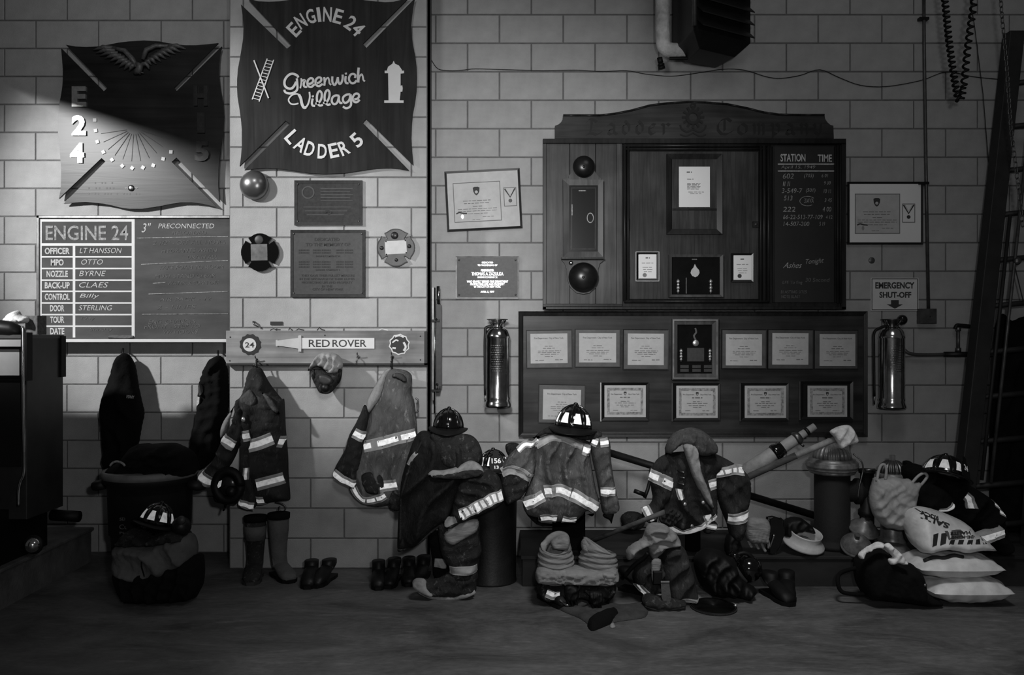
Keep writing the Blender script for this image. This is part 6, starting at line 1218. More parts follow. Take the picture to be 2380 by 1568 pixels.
# suspenders and cloth on the floor in front (flat, lying)
def lying(name, label, cat, pts, m, seed, h0=.03, amp=.02, lam=16, ang=30):
    """cloth lying on the floor: outline given as floor positions seen in the photograph"""
    W = [(P(x, 0, floorY(y)).x, floorY(y)) for x, y in pts]; pl = catmull([(x, y, 0) for x, y in W], 3, True); n = len(pl)
    a = np.array([(q.x, q.y) for q in pl]); rs = Relief.__new__(Relief); rs.pl = a
    gx = np.arange(a[:, 0].min(), a[:, 0].max(), .014); gy = np.arange(a[:, 1].min(), a[:, 1].max(), .014); X, Z = np.meshgrid(gx, gy); p = np.stack([X.ravel(), Z.ravel()], 1); d, ins = rs.dist(p); inn = p[ins & (d > .008)]
    vo, eo, fo, *_ = geometry.delaunay_2d_cdt([Vector((float(x), float(y))) for x, y in a] + [Vector((float(x), float(y))) for x, y in inn], [], [list(range(n))], 1, 1e-5)
    q = np.array([(v.x, v.y) for v in vo]); d, ins = rs.dist(q); d = np.where(ins, d, 0); tt = np.clip(d / .05, 0, 1)
    hz = .004 + h0 * np.sqrt(1 - (1 - tt) ** 2) + wrinkle(q[:, 0] * 350, q[:, 1] * 350, seed, ang, lam, amp) * tt + wrinkle(q[:, 0] * 350, q[:, 1] * 350, seed + 1, ang + 70, lam * 1.4, amp * .6) * tt
    hz = np.maximum(hz, .003); N_ = len(q); v = [(x, y, z) for (x, y), z in zip(q, hz)] + [(x, y, .0005) for x, y in q]
    f = [tuple(k) for k in fo] + [tuple(i + N_ for i in reversed(k)) for k in fo]
    cnt = {}
    for k in fo:
        for i in range(3): cnt.setdefault(tuple(sorted((k[i], k[(i + 1) % 3]))), []).append((k[i], k[(i + 1) % 3]))
    f += [(e[0][1], e[0][0], e[0][0] + N_, e[0][1] + N_) for e in cnt.values() if len(e) == 1]
    me = bpy.data.meshes.new(name); me.from_pydata(v, [], f); me.update(); o = link(name, me, m, None, True); return tag(o, label, cat)
lying('crumpled_cloth', 'dark crumpled cloth spread on the floor in front of the pale trousers', 'cloth', [(1288, 1400), (1320, 1392), (1352, 1402), (1392, 1412), (1420, 1405), (1450, 1408), (1488, 1404), (1506, 1416), (1500, 1434), (1470, 1440), (1430, 1446), (1400, 1456), (1375, 1462), (1365, 1450), (1345, 1436), (1315, 1424), (1294, 1412)], 'darkcloth', 61, .018, .05, lam=24)
lying('dark_strap', 'broad dark folded strap on the floor at the front edge of the crumpled cloth', 'strap', [(1366, 1448), (1400, 1430), (1428, 1424), (1440, 1432), (1426, 1446), (1396, 1460), (1374, 1466)], 'blackcloth', 63, .045, .01)
simple('metal_buckle', MB().tube([P(1302, 1395, 4.83), P(1318, 1406, 4.8), P(1322, 1406, 4.8)], .007, 8), 'chrome', 'thin bright metal bar of a buckle in front of the pale trousers', 'buckle', smooth=True)
lying('paper_scrap', 'tiny pale crumpled scrap on the floor in front of the dark strap', 'scrap', [(1417, 1454), (1424, 1447), (1428, 1452), (1430, 1458), (1420, 1459)], 'lining', 64, .015, .01)
t = thing('drain_cover', 'round dark perforated rubber disc lying on the floor right of the boots', 'mat', r_(1658, 1411)); c0 = Vector(r_(1658, 1411))
MB().lathe([(.001, .008), (.118, .008), (.124, .012), (.132, .010), (.134, 0), (.001, 0)], c0, 36, sy=1.15).build('disc', 'soot', t, True)
MB().lathe([(.118, .0085), (.121, .013), (.130, .011)], c0, 36, sy=1.15).build('rim', 'black', t, True)
for k in range(0): MB().lathe([(.02 + .017 * k, .0085), (.026 + .017 * k, .0115), (.032 + .017 * k, .0085)], c0, 30, sy=1.15).build('ridge', 'bronzel', t, True)
simple('shiny_clip', MB().tube([r_(1708, 1413) + Vector((0, 0, .01)) if False else Vector(r_(1708, 1413)) + Vector((0, 0, .012)), Vector(r_(1712, 1411)) + Vector((0, 0, .016))], .008, 8), 'raised', 'tiny shiny clip on the floor at the right edge of the rubber disc', 'clip', smooth=True)
lying('folded_cloth', 'small grey folded cloth on the floor behind the rubber disc', 'cloth', [(1612, 1366), (1628, 1364), (1640, 1374), (1656, 1388), (1640, 1392), (1618, 1394)], 'khaki', 65, .02, .006)
# --- bunker jacket with cap, right of centre
Yg = 5.25
t = thing('gear_stand', 'hidden black post carrying the capped bunker jacket', 'stand', (P(1610, 0, 5.42).x, 5.42, .192))
MB().tube([(P(1610, 0, 5.42).x, 5.42, .192), (P(1610, 0, 5.42).x, 5.42, P(0, 1040, 5.42).z)], .05, 12).build('post', 'blackcloth', t, True)
t = jacket('dark bunker jacket spread wide under a round cap, right of centre', P(1610, 1238, Yg))
body = Relief([(1518, 1080), (1530, 1064), (1556, 1052), (1600, 1048), (1640, 1050), (1668, 1056), (1688, 1070), (1680, 1090), (1664, 1110), (1666, 1150), (1667, 1185), (1662, 1202), (1640, 1222), (1612, 1236), (1582, 1238), (1556, 1226), (1545, 1208), (1530, 1180), (1516, 1150), (1511, 1115), (1508, 1092)], Yg, .13, .09, folds=((-12, 44, .045), (14, 52, .03)), seed=70)
body.build('coat_body', 'jacketd', t)
sl = Relief([(1514, 1086), (1530, 1068), (1552, 1066), (1562, 1090), (1563, 1130), (1556, 1158), (1540, 1180), (1530, 1198), (1524, 1214), (1506, 1214), (1491, 1196), (1499, 1178), (1514, 1166), (1516, 1140), (1509, 1112)], Yg - .06, .085, .06, folds=((20, 30, .03), (80, 34, .015)), seed=71); sl.build('sleeve', 'jacketd', t)
sr = Relief([(1656, 1056), (1680, 1062), (1708, 1078), (1732, 1096), (1744, 1118), (1743, 1150), (1738, 1180), (1734, 1215), (1729, 1240), (1716, 1258), (1698, 1250), (1688, 1215), (1674, 1180), (1662, 1140), (1656, 1105), (1652, 1075)], Yg - .03, .10, .07, folds=((-10, 40, .025), (80, 50, .015)), seed=72); sr.build('sleeve', 'jacketd', t)
sc_ = Relief([(1587, 1034), (1600, 1029), (1614, 1033), (1622, 1045), (1626, 1070), (1634, 1105), (1648, 1140), (1656, 1165), (1659, 1182), (1646, 1172), (1628, 1145), (1610, 1110), (1600, 1080), (1592, 1055)], Yg - .14, .05, .03, folds=((10, 16, .022),), seed=73, res=4); sc_.build('inner_lining', 'lining', t)
sl.tape([(1509, 1101), (1530, 1108), (1562, 1124)], 28, t, breaks=(5, 6)); sr.tape([(1656, 1096), (1675, 1090), (1700, 1087), (1724, 1090)], 21, t, breaks=(5, 10, 13)); body.tape([(1640, 1122), (1655, 1118), (1668, 1120)], 24, t)
sr.tape([(1686, 1200), (1710, 1197), (1735, 1190)], 26, t); sl.tape([(1498, 1176), (1504, 1190), (1512, 1204)], 20, t)
body.tape([(1553, 1222), (1575, 1231), (1598, 1230), (1622, 1218), (1640, 1208), (1660, 1194)], 20, t, mid=(.2, .8)); body.tape([(1633, 1186), (1640, 1206)], 20, t, mid=(.1, .9)); body.tape([(1568, 1126), (1570, 1138), (1574, 1150)], 13, t); body.tape([(1538, 1178), (1532, 1200)], 9, t)
rc = Relief([(1640, 1216), (1655, 1208), (1668, 1218), (1660, 1236), (1642, 1240), (1634, 1232)], Yg - .05, .04, .04, folds=((20, 12, .012),), seed=74, res=4); rc.build('tail_corner', 'jacketd', t); rc.tape([(1638, 1218), (1662, 1222)], 12, t)
st_ = Relief([(1534, 1192), (1545, 1182), (1560, 1178), (1575, 1184), (1588, 1196), (1578, 1212), (1560, 1222), (1544, 1220), (1532, 1208)], Yg - .13, .05, .03, folds=((35, 10, .025), (-45, 13, .02)), seed=75, res=3); st_.build('gathered_waist', 'soot', t)
for x, y in ((1580, 1160), (1621, 1156), (1600, 1213)): MB().lathe([(.001, .008), (.010, .006), (.013, 0)], body.at(x, y, .002), 12, RX).build('snap_ring', 'raised', t, True)
for k, (x, y) in enumerate(((1571, 1085), (1573, 1098), (1570, 1112))): MB().tube([body.at(x - 5, y, .012), body.at(x + 5, y + 2, .012)], .006, 6).build('toggle', 'steel', t, True)
cf = Relief([(1688, 1242), (1712, 1240), (1722, 1262), (1726, 1290), (1700, 1296), (1684, 1280)], Yg - .03, .06, .05, folds=((10, 14, .01),), seed=76, res=5)
tag(cf.build('black_glove', 'black'), 'black glove under the right cuff of the capped bunker jacket', 'glove')
cp_ = Relief([(1546, 1056), (1549, 1036), (1558, 1018), (1572, 1004), (1590, 996), (1608, 993), (1628, 998), (1646, 1010), (1660, 1026), (1664, 1040), (1660, 1050), (1640, 1058), (1620, 1058), (1604, 1042), (1586, 1032), (1572, 1038), (1558, 1050)], Yg - .03, .14, .12, folds=((30, 30, .02),), seed=77)
tag(cp_.build('padded_cap', 'jacket'), 'large dark padded cap or hood resting on the bunker jacket right of centre', 'cap')
# --- trousers under it
Yk = 5.0
t = thing('bunker_trousers', 'dark bunker trousers with pale gathered top, buckle and bright ankle stripes', 'trousers', P(1550, 1400, Yk))
rl = Relief([(1548, 1268), (1572, 1262), (1592, 1276), (1604, 1310), (1614, 1345), (1619, 1372), (1618, 1392), (1590, 1394), (1560, 1390), (1543, 1372), (1534, 1330), (1536, 1290)], Yk, .13, .10, folds=((40, 40, .03), (-20, 34, .02)), seed=80); rl.build('leg', 'jacketd', t)
ll = Relief([(1480, 1305), (1495, 1295), (1520, 1290), (1542, 1300), (1548, 1340), (1545, 1375), (1520, 1388), (1492, 1376), (1476, 1352), (1472, 1330)], Yk + .02, .12, .10, folds=((25, 30, .03),), seed=81); ll.build('leg', 'jacketd', t)
up = Relief([(1502, 1224), (1516, 1214), (1540, 1216), (1556, 1226), (1572, 1240), (1583, 1262), (1578, 1268), (1556, 1270), (1540, 1282), (1520, 1300), (1511, 1290), (1503, 1268), (1484, 1280), (1470, 1296), (1458, 1300), (1455, 1278), (1470, 1264), (1492, 1250)], Yk - .04, .08, .07, folds=((60, 22, .03), (-30, 30, .02)), seed=82, res=4); up.build('gathered_top', 'khaki', t)
ll.tape([(1478, 1350), (1492, 1366), (1510, 1376), (1532, 1376)], 18, t, mid=(.35, .9)); rl.tape([(1562, 1388), (1585, 1388), (1618, 1390)], 22, t, mats=('lining', 'retrodim'), mid=(.2, .7))
sp_ = Relief([(1515, 1302), (1536, 1300), (1534, 1330), (1520, 1358), (1514, 1340)], Yk - .13, .012, .01, folds=(), seed=83, res=4); sp_.build('pale_strap', 'khaki', t)
b0 = MB(); b0.pbox(1519, 1328, 1540, 1358, Yk - .165, .03, bev=.004); b0.build('black_pouch', 'black', t)
b0 = MB(); b0.prism([(1536, 1352), (1555, 1350), (1560, 1390), (1553, 1412), (1547, 1412), (1538, 1388)], Yk - .185, .008); bb = b0.build('hanging_strap', 'graycloth', t); MB().pbox(1536, 1350, 1556, 1353, Yk - .19, .006).build('metal_buckle', 'raised', bb)
MB().tube(catmull([P(1452, 1338, Yk - .02), P(1475, 1312, Yk - .05), P(1495, 1298, Yk - .08), P(1506, 1284, Yk - .1)], 4), .013, 8).build('suspender', 'black', t, True)
t = thing('fire_boot', 'dark boot with ribbed sole edge below the trousers right of centre', 'boot', P(1530, 1413, 4.9))
bt = Relief([(1494, 1388), (1508, 1380), (1530, 1384), (1556, 1390), (1590, 1394), (1592, 1406), (1560, 1412), (1530, 1414), (1504, 1408), (1492, 1400)], 4.86, .08, .08, folds=((70, 16, .01),), seed=84, edge=14, res=4); bt.build('upper', 'soot', t)
MB().tube(catmull([bt.at(x, y, .003) for x, y in ((1496, 1402), (1515, 1409), (1540, 1411), (1565, 1409), (1588, 1404))], 4), .008, 7).build('sole_edge', 'bronzel', t, True)
boot('dark boot lying between the two pairs of trousers', r_(1462, 1372), .9, .14, m='black')
r = Relief([(1442, 1204), (1455, 1190), (1475, 1188), (1492, 1195), (1500, 1212), (1492, 1226), (1470, 1232), (1450, 1226)], 5.88, .07, .07, folds=((40, 14, .03),), seed=85, res=4)
tag(r.build('dark_glove', 'soot'), 'sooty dark glove bundle on the plinth left of the capped jacket', 'glove')

# --- poles, crank, nozzle
def pole(name, label, cat, p0, p1, r, m, **k):
    return simple(name, MB().tube([p0, p1], r, 12), m, label, cat, smooth=True)
pole('black_pole', 'long straight black pole slanting down to the right behind the jackets', 'pole', P(1385, 1042, 5.62), P(1912, 1203, 5.62), S(8.5, 5.62), 'satin')
t = thing('crank_handle', 'small black crank handle sticking out left of the capped bunker jacket', 'crank', P(1510, 1150, 5.45))
MB().tube([P(1474, 1140, 5.4), P(1498, 1149, 5.4)], .014, 10).build('grip', 'satin', t, True)
MB().tube([P(1498, 1156, 5.42), P(1505, 1138, 5.44), P(1512, 1112, 5.5), P(1516, 1090, 5.62)], .012, 8).build('arm', 'satin', t, True)
t = thing('hose_nozzle', 'pale tapered hose nozzle with two dark clamps slanting up to the right', 'nozzle', P(1735, 1100, 5.45)); Yn = 5.5
def on(f): return P(1738 + 156 * f, 1094 - 104 * f, Yn)
MB().tube([on(-.1), on(.38), on(.42), on(.72), on(.76), on(1.0)], [S(q, Yn) for q in (19, 17, 14, 13, 9.5, 8)], 20).build('barrel', 'plastic', t, True)
MB().tube([on(.38), on(.40), on(.44), on(.47), on(.52)], [S(q, Yn) for q in (18, 20, 20, 17, 17)], 20).build('wide_clamp', 'gloss', t, True)
MB().tube([on(.70), on(.72), on(.75), on(.78)], [S(q, Yn) for q in (14, 17, 15, 13)], 20).build('clamp', 'steel', t, True)
MB().tube([on(.86), on(.88), on(.90)], [S(q, Yn) for q in (10, 12, 10)], 20).build('clamp', 'satin', t, True)
for x, y in ((1862, 1032), (1815, 1060)): MB().tube([P(x, y, Yn - .03), P(x + 6, y + 5, Yn - .03)], .008, 8).build('clamp_screw', 'steel', t, True)
t = thing('long_tool', 'long dark wooden tool handle with a pale grip section slanting up to the hydrant', 'tool', P(1735, 1112, 5.4))
MB().tube([P(1690, 1130, 5.42), P(1850, 1058, 5.36)], S(8, 5.4), 12).build('shaft', 'polewood', t, True); MB().tube([P(1846, 1060, 5.36), P(1945, 1018, 5.33)], S(7.2, 5.36), 12).build('grip_section', 'lining', t, True)
pole('wooden_pole', 'thin wooden pole lying from the pale trousers up to the capped jacket', 'pole', P(1362, 1262, 5.30), P(1545, 1189, 5.02), .0145, 'polewood')
r = Relief([(1928, 1003), (1938, 995), (1950, 990), (1968, 987), (1980, 992), (1990, 1008), (1996, 1026), (1985, 1032), (1970, 1036), (1955, 1043), (1946, 1030), (1938, 1015)], 5.30, .035, .03, folds=((30, 22, .018), (-50, 16, .012)), seed=90, res=4)
tag(r.build('white_rag', 'towel'), 'pale square rag draped over the end of the long tool above the hydrant', 'rag')

# --- hydrant
Yy = 5.50; hx = P(1934, 0, Yy).x; k = 1 / sc(Yy); z0 = .192
t = thing('fire_hydrant', 'black fire hydrant with fluted metal cap standing on the plinth', 'hydrant', (hx, Yy, z0)); zc = lambda y: P(0, y, Yy).z
MB().lathe([(50 * k, z0), (52 * k, z0 + .02), (50 * k, z0 + .035), (42 * k, z0 + .04), (40 * k, z0 + .06), (40 * k, zc(1092)), (.001, zc(1092))], (hx, Yy, 0), 40).build('barrel', 'hyd', t, True)
MB().lathe([(42 * k, zc(1100)), (50 * k, zc(1098)), (52 * k, zc(1094)), (50 * k, zc(1092)), (55 * k, zc(1091)), (57 * k, zc(1088)), (55 * k, zc(1085)), (58 * k, zc(1084)), (59 * k, zc(1080)), (57 * k, zc(1077)), (58 * k, zc(1074)), (56 * k, zc(1071)), (52 * k, zc(1070)), (52 * k, zc(1066)), (46 * k, zc(1064)), (.001, zc(1062))], (hx, Yy, 0), 44).build('flange', 'hydtop', t, True)
MB().lathe([(42 * k, zc(1064)), (40 * k, zc(1052)), (35 * k, zc(1042)), (26 * k, zc(1034)), (14 * k, zc(1029)), (.001, zc(1027))], (hx, Yy, 0), 144, flute=24, fa=.045).build('fluted_cap', 'hydtop', t, True)
MB().lathe([(12 * k, zc(1030)), (12 * k, zc(1018)), (.001, zc(1018))], (hx, Yy, 0), 5).build('operating_nut', 'hydtop', t)
RY = Matrix.Rotation(math.pi / 2, 3, 'Y')
MB().lathe([(24 * k, 30 * k), (24 * k, 50 * k), (30 * k, 52 * k), (30 * k, 60 * k), (26 * k, 62 * k), (26 * k, 72 * k), (.001, 72 * k)], (hx, Yy - .02, zc(1140)), 28, RY).build('side_outlet', 'hyd', t, True)
MB().lathe([(8 * k, 70 * k), (8 * k, 84 * k), (12 * k, 84 * k), (12 * k, 92 * k), (.001, 92 * k)], (hx, Yy - .02, zc(1140)), 6, RY).build('outlet_nut', 'hyd', t)
MB().tube(catmull([(hx + 42 * k, Yy - .05, zc(1052)), (hx + 55 * k, Yy - .08, zc(1066)), (hx + 60 * k, Yy - .08, zc(1086)), (hx + 50 * k, Yy - .09, zc(1125)), (hx + 47 * k, Yy - .09, zc(1150))], 4), .005, 6).build('cap_chain', 'steel', t, True)
# second old hydrant head behind the plastic bag
Yz = 5.45; hx2 = P(2074, 0, Yz).x; k = 1 / sc(Yz); zc2 = lambda y: P(0, y, Yz).z
t = thing('hydrant_head', 'brass-coloured old hydrant head with ribbed dome behind the plastic bag', 'hydrant', (hx2, Yz, z0))
MB().lathe([(34 * k, z0), (35 * k, z0 + .02), (30 * k, z0 + .04), (33 * k, z0 + .06), (26 * k, z0 + .08), (26 * k, zc2(1112)), (34 * k, zc2(1110)), (36 * k, zc2(1104)), (34 * k, zc2(1098)), (.001, zc2(1098))], (hx2, Yz, 0), 36).build('barrel', 'hydtop', t, True)
MB().lathe([(31 * k, zc2(1100)), (29 * k, zc2(1088)), (24 * k, zc2(1078)), (14 * k, zc2(1070)), (.001, zc2(1068))], (hx2, Yz, 0), 120, flute=20, fa=.05).build('ribbed_dome', 'steel', t, True)
MB().lathe([(7 * k, zc2(1070)), (7 * k, zc2(1057)), (.001, zc2(1057))], (hx2, Yz, 0), 6).build('operating_nut', 'hydtop', t)
t = thing('brass_coupling', 'dark upright valve body between the hydrant and the plastic bag', 'valve', P(2012, 1200, 5.45)); kk = 1 / sc(5.45); vx = P(2015, 0, 5.45).x; q = P(0, 1130, 5.45).z
MB().lathe([(16 * kk, z0), (16 * kk, P(0, 1200, 5.45).z), (20 * kk, P(0, 1195, 5.45).z), (20 * kk, P(0, 1185, 5.45).z), (15 * kk, P(0, 1180, 5.45).z), (15 * kk, P(0, 1100, 5.45).z), (19 * kk, P(0, 1098, 5.45).z), (19 * kk, P(0, 1090, 5.45).z), (.001, P(0, 1090, 5.45).z)], (vx, 5.45, 0), 24).build('valve_body', 'satin', t, True)
MB().tube([(vx - .03, 5.4, P(0, 1092, 5.4).z), (vx + .03, 5.4, P(0, 1091, 5.4).z)], .008, 8).build('bright_bar', 'steel', t, True)
for k_, (x, y, Y_, tl, lab) in enumerate(((2009, 1224, 5.42, -.5, 'stepped round brass cap, the upper one of two beside the hydrant foot'), (1990, 1262, 5.30, -.75, 'stepped round brass cap tilted on the plinth, the lower one of two'))):
    t = thing('stepped_cover', lab, 'cover', P(x, y + 20, Y_), 'brass caps by the hydrant'); R0 = 34 / sc(Y_); Rm = Matrix.Rotation(-tl * .9, 3, 'X') @ Matrix.Rotation(.15 - .3 * k_, 3, 'Y')
    MB().lathe([(.001, -.03), (R0, -.03), (R0 * 1.02, -.022), (R0, -.014), (R0 * .9, -.008), (R0 * .92, .0), (R0 * .72, .012), (R0 * .70, .022), (R0 * .45, .034), (R0 * .40, .05), (R0 * .2, .056), (.001, .058)], P(x, y, Y_), 36, Rm).build('stepped_body', 'hydtop', t, True)
    MB().lathe([(.018, .05), (.018, .085), (.001, .085)], P(x, y, Y_), 5, Rm).build('square_lug', 'brass', t)
MB_ = MB().lathe([(.001, -.02), (.10, -.02), (.105, -.01), (.10, .0), (.07, .02), (.001, .022)], (P(2075, 0, 5.3).x, 5.3, .235), 32); simple('round_plate', MB_, 'hydtop', 'round brass-like plate under the plastic bag at the old hydrant head', 'plate', smooth=True)

# --- plastic bag over the old hydrant head
Yv = 5.22
t = thing('plastic_bag', 'milky plastic carrier bag with two loop handles hanging over the old hydrant head', 'bag', P(2078, 1230, Yv))
r = Relief([(2034, 1108), (2048, 1112), (2072, 1106), (2098, 1112), (2112, 1112), (2124, 1120), (2140, 1122), (2134, 1142), (2128, 1170), (2120, 1205), (2108, 1228), (2090, 1232), (2074, 1228), (2058, 1226), (2042, 1212), (2030, 1195), (2022, 1165), (2024, 1140), (2030, 1120)], Yv, .07, .09, folds=((65, 22, .022), (-35, 16, .014), (40, 34, .016)), seed=92, res=4); r.build('bag_body', 'plastic', t)
for pts in ([(2038, 1118), (2042, 1095), (2048, 1081), (2056, 1080), (2060, 1092), (2058, 1114)], [(2118, 1124), (2134, 1106), (2148, 1099), (2155, 1106), (2148, 1118), (2134, 1134)]):
    MB().tube(catmull([P(x, y, Yv - .02) for x, y in pts], 5), S(3.4, Yv), 8).build('handle_loop', 'plastic', t, True)
# --- white ring, flask, glove on the plinth
Yw = 5.36; t = thing('white_ring', 'off-white flared helmet liner or ring tilted on the plinth', 'ring', P(1868, 1285, Yw)); Rm = Matrix.Rotation(.16, 3, 'Y') @ Matrix.Rotation(.30, 3, 'X'); R0 = 41 / sc(Yw)
MB().lathe([(.001, -.005), (R0 * .5, -.004), (R0 * .76, .004), (R0 * .80, .03), (R0 * .86, .066), (R0 * .90, .070), (R0 * .90, .06), (R0 * .86, .035), (R0 * 1.0, .012), (R0 * 1.16, -.004), (R0 * 1.18, -.014), (R0 * 1.1, -.02), (.001, -.022)], P(1868, 1258, Yw), 44, Rm).build('flared_ring', 'ringwhite', t, True)
MB().tube([P(1868, 1258, Yw) + Rm @ Vector((R0 * .3 * math.cos(a), R0 * .3 * math.sin(a), .01)) for a in [j * math.pi / 8 for j in range(17)]], .012, 8).build('inner_coil', 'roll', t, True)
r = Relief([(1818, 1236), (1822, 1215), (1838, 1203), (1858, 1202), (1872, 1210), (1890, 1226), (1894, 1240), (1870, 1234), (1845, 1240), (1830, 1250)], Yw + .02, .06, .08, folds=((30, 18, .015),), seed=93, res=4)
tag(r.build('soft_hat', 'black'), 'dark soft hat sitting inside the back of the off-white ring', 'hat')
t = thing('black_flask', 'flat black upright flask with a bright edge beside the grey glove', 'flask', P(1802, 1290, 5.33))
MB().prism([(1788, 1206), (1800, 1204), (1820, 1208), (1822, 1240), (1812, 1270), (1800, 1288), (1788, 1284), (1786, 1260)], 5.30, .05).build('body', 'gloss', t, bevel=.006); MB().tube(catmull([P(1799, 1242, 5.29), P(1795, 1256, 5.29), P(1789, 1274, 5.29)], 3), .005, 8).build('bright_edge', 'chrome', t, True)
glove('grey crumpled work glove leaning on the plinth right of the capped jacket', ([(1732, 1208), (1745, 1201), (1765, 1203), (1782, 1206), (1790, 1220), (1788, 1245), (1785, 1262), (1770, 1262), (1745, 1262), (1734, 1248), (1731, 1228)], [[(1740, 1256), (1744, 1266), (1748, 1272)], [(1754, 1258), (1760, 1270), (1764, 1276)], [(1768, 1256), (1774, 1272), (1780, 1282)], [(1782, 1244), (1786, 1262), (1786, 1274)]]), 5.31, 'khaki', .05, seed=7)
# --- face mask pile and boots before the plinth
t = thing('breathing_mask', 'black breathing mask with shiny round lens lying before the plinth', 'mask', P(1735, 1380, 5.12))
MB().lathe([(.001, .07), (.03, .065), (.06, .045), (.078, .015), (.082, -.01), (.06, -.03), (.001, -.03)], P(1742, 1322, 5.10), 30, RX @ Matrix.Rotation(.3, 3, 'Y')).build('lens', 'gloss', t, True)
MB().tube([P(*q, 5.09) for q in circle(1728, 1318, 27, 20, 34)] + [P(1755, 1318, 5.09)], .013, 8).build('face_seal', 'black', t, True)
MB().tube(catmull([P(1702, 1306, 5.04), P(1712, 1322, 5.02), P(1724, 1340, 5.02), P(1734, 1352, 5.04)], 4), .012, 8).build('strap', 'bronzel', t, True)
MB().tube([P(1698, 1285, 5.1), P(1716, 1300, 5.07)], [.024, .03], 12).build('air_tube', 'gloss', t, True)
r = Relief([(1612, 1302), (1622, 1284), (1645, 1274), (1672, 1278), (1690, 1290), (1708, 1300), (1716, 1330), (1730, 1350), (1752, 1362), (1755, 1374), (1738, 1392), (1715, 1386), (1680, 1384), (1650, 1380), (1628, 1360), (1616, 1330)], 5.04, .12, .09, folds=((35, 30, .05), (-30, 22, .03)), seed=94)
tag(r.build('black_harness_bag', 'black'), 'crumpled black harness bag on the floor left of the shiny mask lens', 'bag')
for k, (x, y, yw) in enumerate(((1790, 1382, .25), (1828, 1380, -.3))): boot(['left of two black boots standing before the plinth below the off-white ring', 'right of two black boots standing before the plinth below the off-white ring'][k], r_(x, y), yw, .13, m='black', group='black boots before the plinth', sc_=1.05)
# --- black rucksack and towel
t = thing('black_rucksack', 'slumped black rucksack with a trailing strap before the de-icing bags', 'bag', P(2060, 1400, 4.98)); Yo = 4.95
r = Relief([(1990, 1308), (2004, 1288), (2030, 1272), (2056, 1278), (2072, 1300), (2090, 1306), (2116, 1308), (2134, 1326), (2140, 1352), (2145, 1372), (2172, 1384), (2178, 1398), (2140, 1402), (2090, 1394), (2040, 1388), (2008, 1384), (1992, 1350)], Yo, .15, .12, folds=((40, 50, .04),), seed=95); r.build('bag_body', 'blackcloth', t)
MB().tube(catmull([P(1996, 1318, Yo), P(1955, 1330, Yo + .05), P(1947, 1350, Yo), P(1956, 1374, Yo - .02), P(1985, 1380, Yo - .03), P(2010, 1380, Yo - .04)], 5), [.012] * 26, 8).build('strap', 'blackcloth', t, True)
MB().lathe([(.001, .012), (.01, .008), (.012, 0)], r.at(2124, 1344, .0), 10, RX).build('buckle', 'steel', t, True)
t = thing('white_towel', 'white towel draped in two folds over the top of the black rucksack', 'towel', P(2050, 1315, Yo - .1))
a = Relief([(1994, 1288), (2006, 1276), (2022, 1266), (2040, 1258), (2056, 1264), (2046, 1272), (2030, 1276), (2014, 1284), (2006, 1297), (1998, 1297)], Yo - .13, .03, .02, folds=((50, 12, .015),), seed=96, res=3); a.build('towel_fold', 'towel', t)
a = Relief([(2054, 1266), (2066, 1261), (2076, 1270), (2086, 1278), (2098, 1290), (2108, 1306), (2100, 1312), (2086, 1308), (2068, 1312), (2064, 1298), (2074, 1294), (2062, 1280)], Yo - .14, .035, .02, folds=((40, 12, .02),), seed=97, res=3); a.build('towel_fold', 'towel', t)

# --- de-icing bags (filled sacks: real pillows)
def sack(label, cx, cy, w_, h_, Y, dep, tilt=0.0, seed=0, group='stacked de-icer bags'):
    t = thing('deicer_bag', label, 'bag', P(cx, cy + h_ / 2, Y), group); n = 30; v = []; f = []; k = 1 / sc(Y); c0 = P(cx, cy, Y); rs = np.random.RandomState(seed); ph = rs.rand(6) * 6.28
    def pt(u, w, s_):
        e = (max(1 - abs(u) ** 2.6, 0) ** .62) * (max(1 - abs(w) ** 3, 0) ** .6)
        x = u * w_ / 2 * k * (1 - .06 * (1 - abs(u)) * 0 + .03 * math.cos(w * 3)); y = w * dep * (1 - .12 * abs(u) ** 3)
        z = s_ * h_ / 2 * k * e * (1.0 + .05 * math.sin(5 * u + 4 * w + ph[0]) * (s_ > 0)) + .006 * math.sin(14 * u + ph[1]) * math.sin(9 * w + ph[2]) * (e > 0)
        return Vector((c0.x + x, c0.y + y, c0.z + z + tilt * y))
    for s_ in (1, -1):
        b0 = len(v)
        for i in range(n + 1):
            for j in range(n + 1): v.append(pt(-1 + 2 * i / n, -1 + 2 * j / n, s_))
        for i in range(n):
            for j in range(n):
                q = (b0 + i * (n + 1) + j, b0 + (i + 1) * (n + 1) + j, b0 + (i + 1) * (n + 1) + j + 1, b0 + i * (n + 1) + j + 1); f.append(q if s_ > 0 else q[::-1])
    mb = MB(); mb.add(v, f); mb.build('filled_sack', 'bagwhite', t, True)
    return t, pt
t, pt = sack('lowest white de-icer sack of the stack, lying on the floor', 2231, 1360, 186, 60, 5.02, .19, seed=1)
t, pt = sack('middle white de-icer sack of the stack', 2206, 1307, 196, 52, 5.04, .19, seed=2)
q = MB(); vv = [pt(-1 + .1 * i, -.55, 1) + Vector((0, -.004, .006)) for i in range(2, 12)]; q.tube(vv, .012, 6); q.build('printed_band', 'slateblack', t, True)
t = thing('deicer_bag', 'topmost white de-icer sack with striped print and upside-down lettering', 'bag', P(2200, 1285, 4.98), 'stacked de-icer bags'); Yx = 4.98
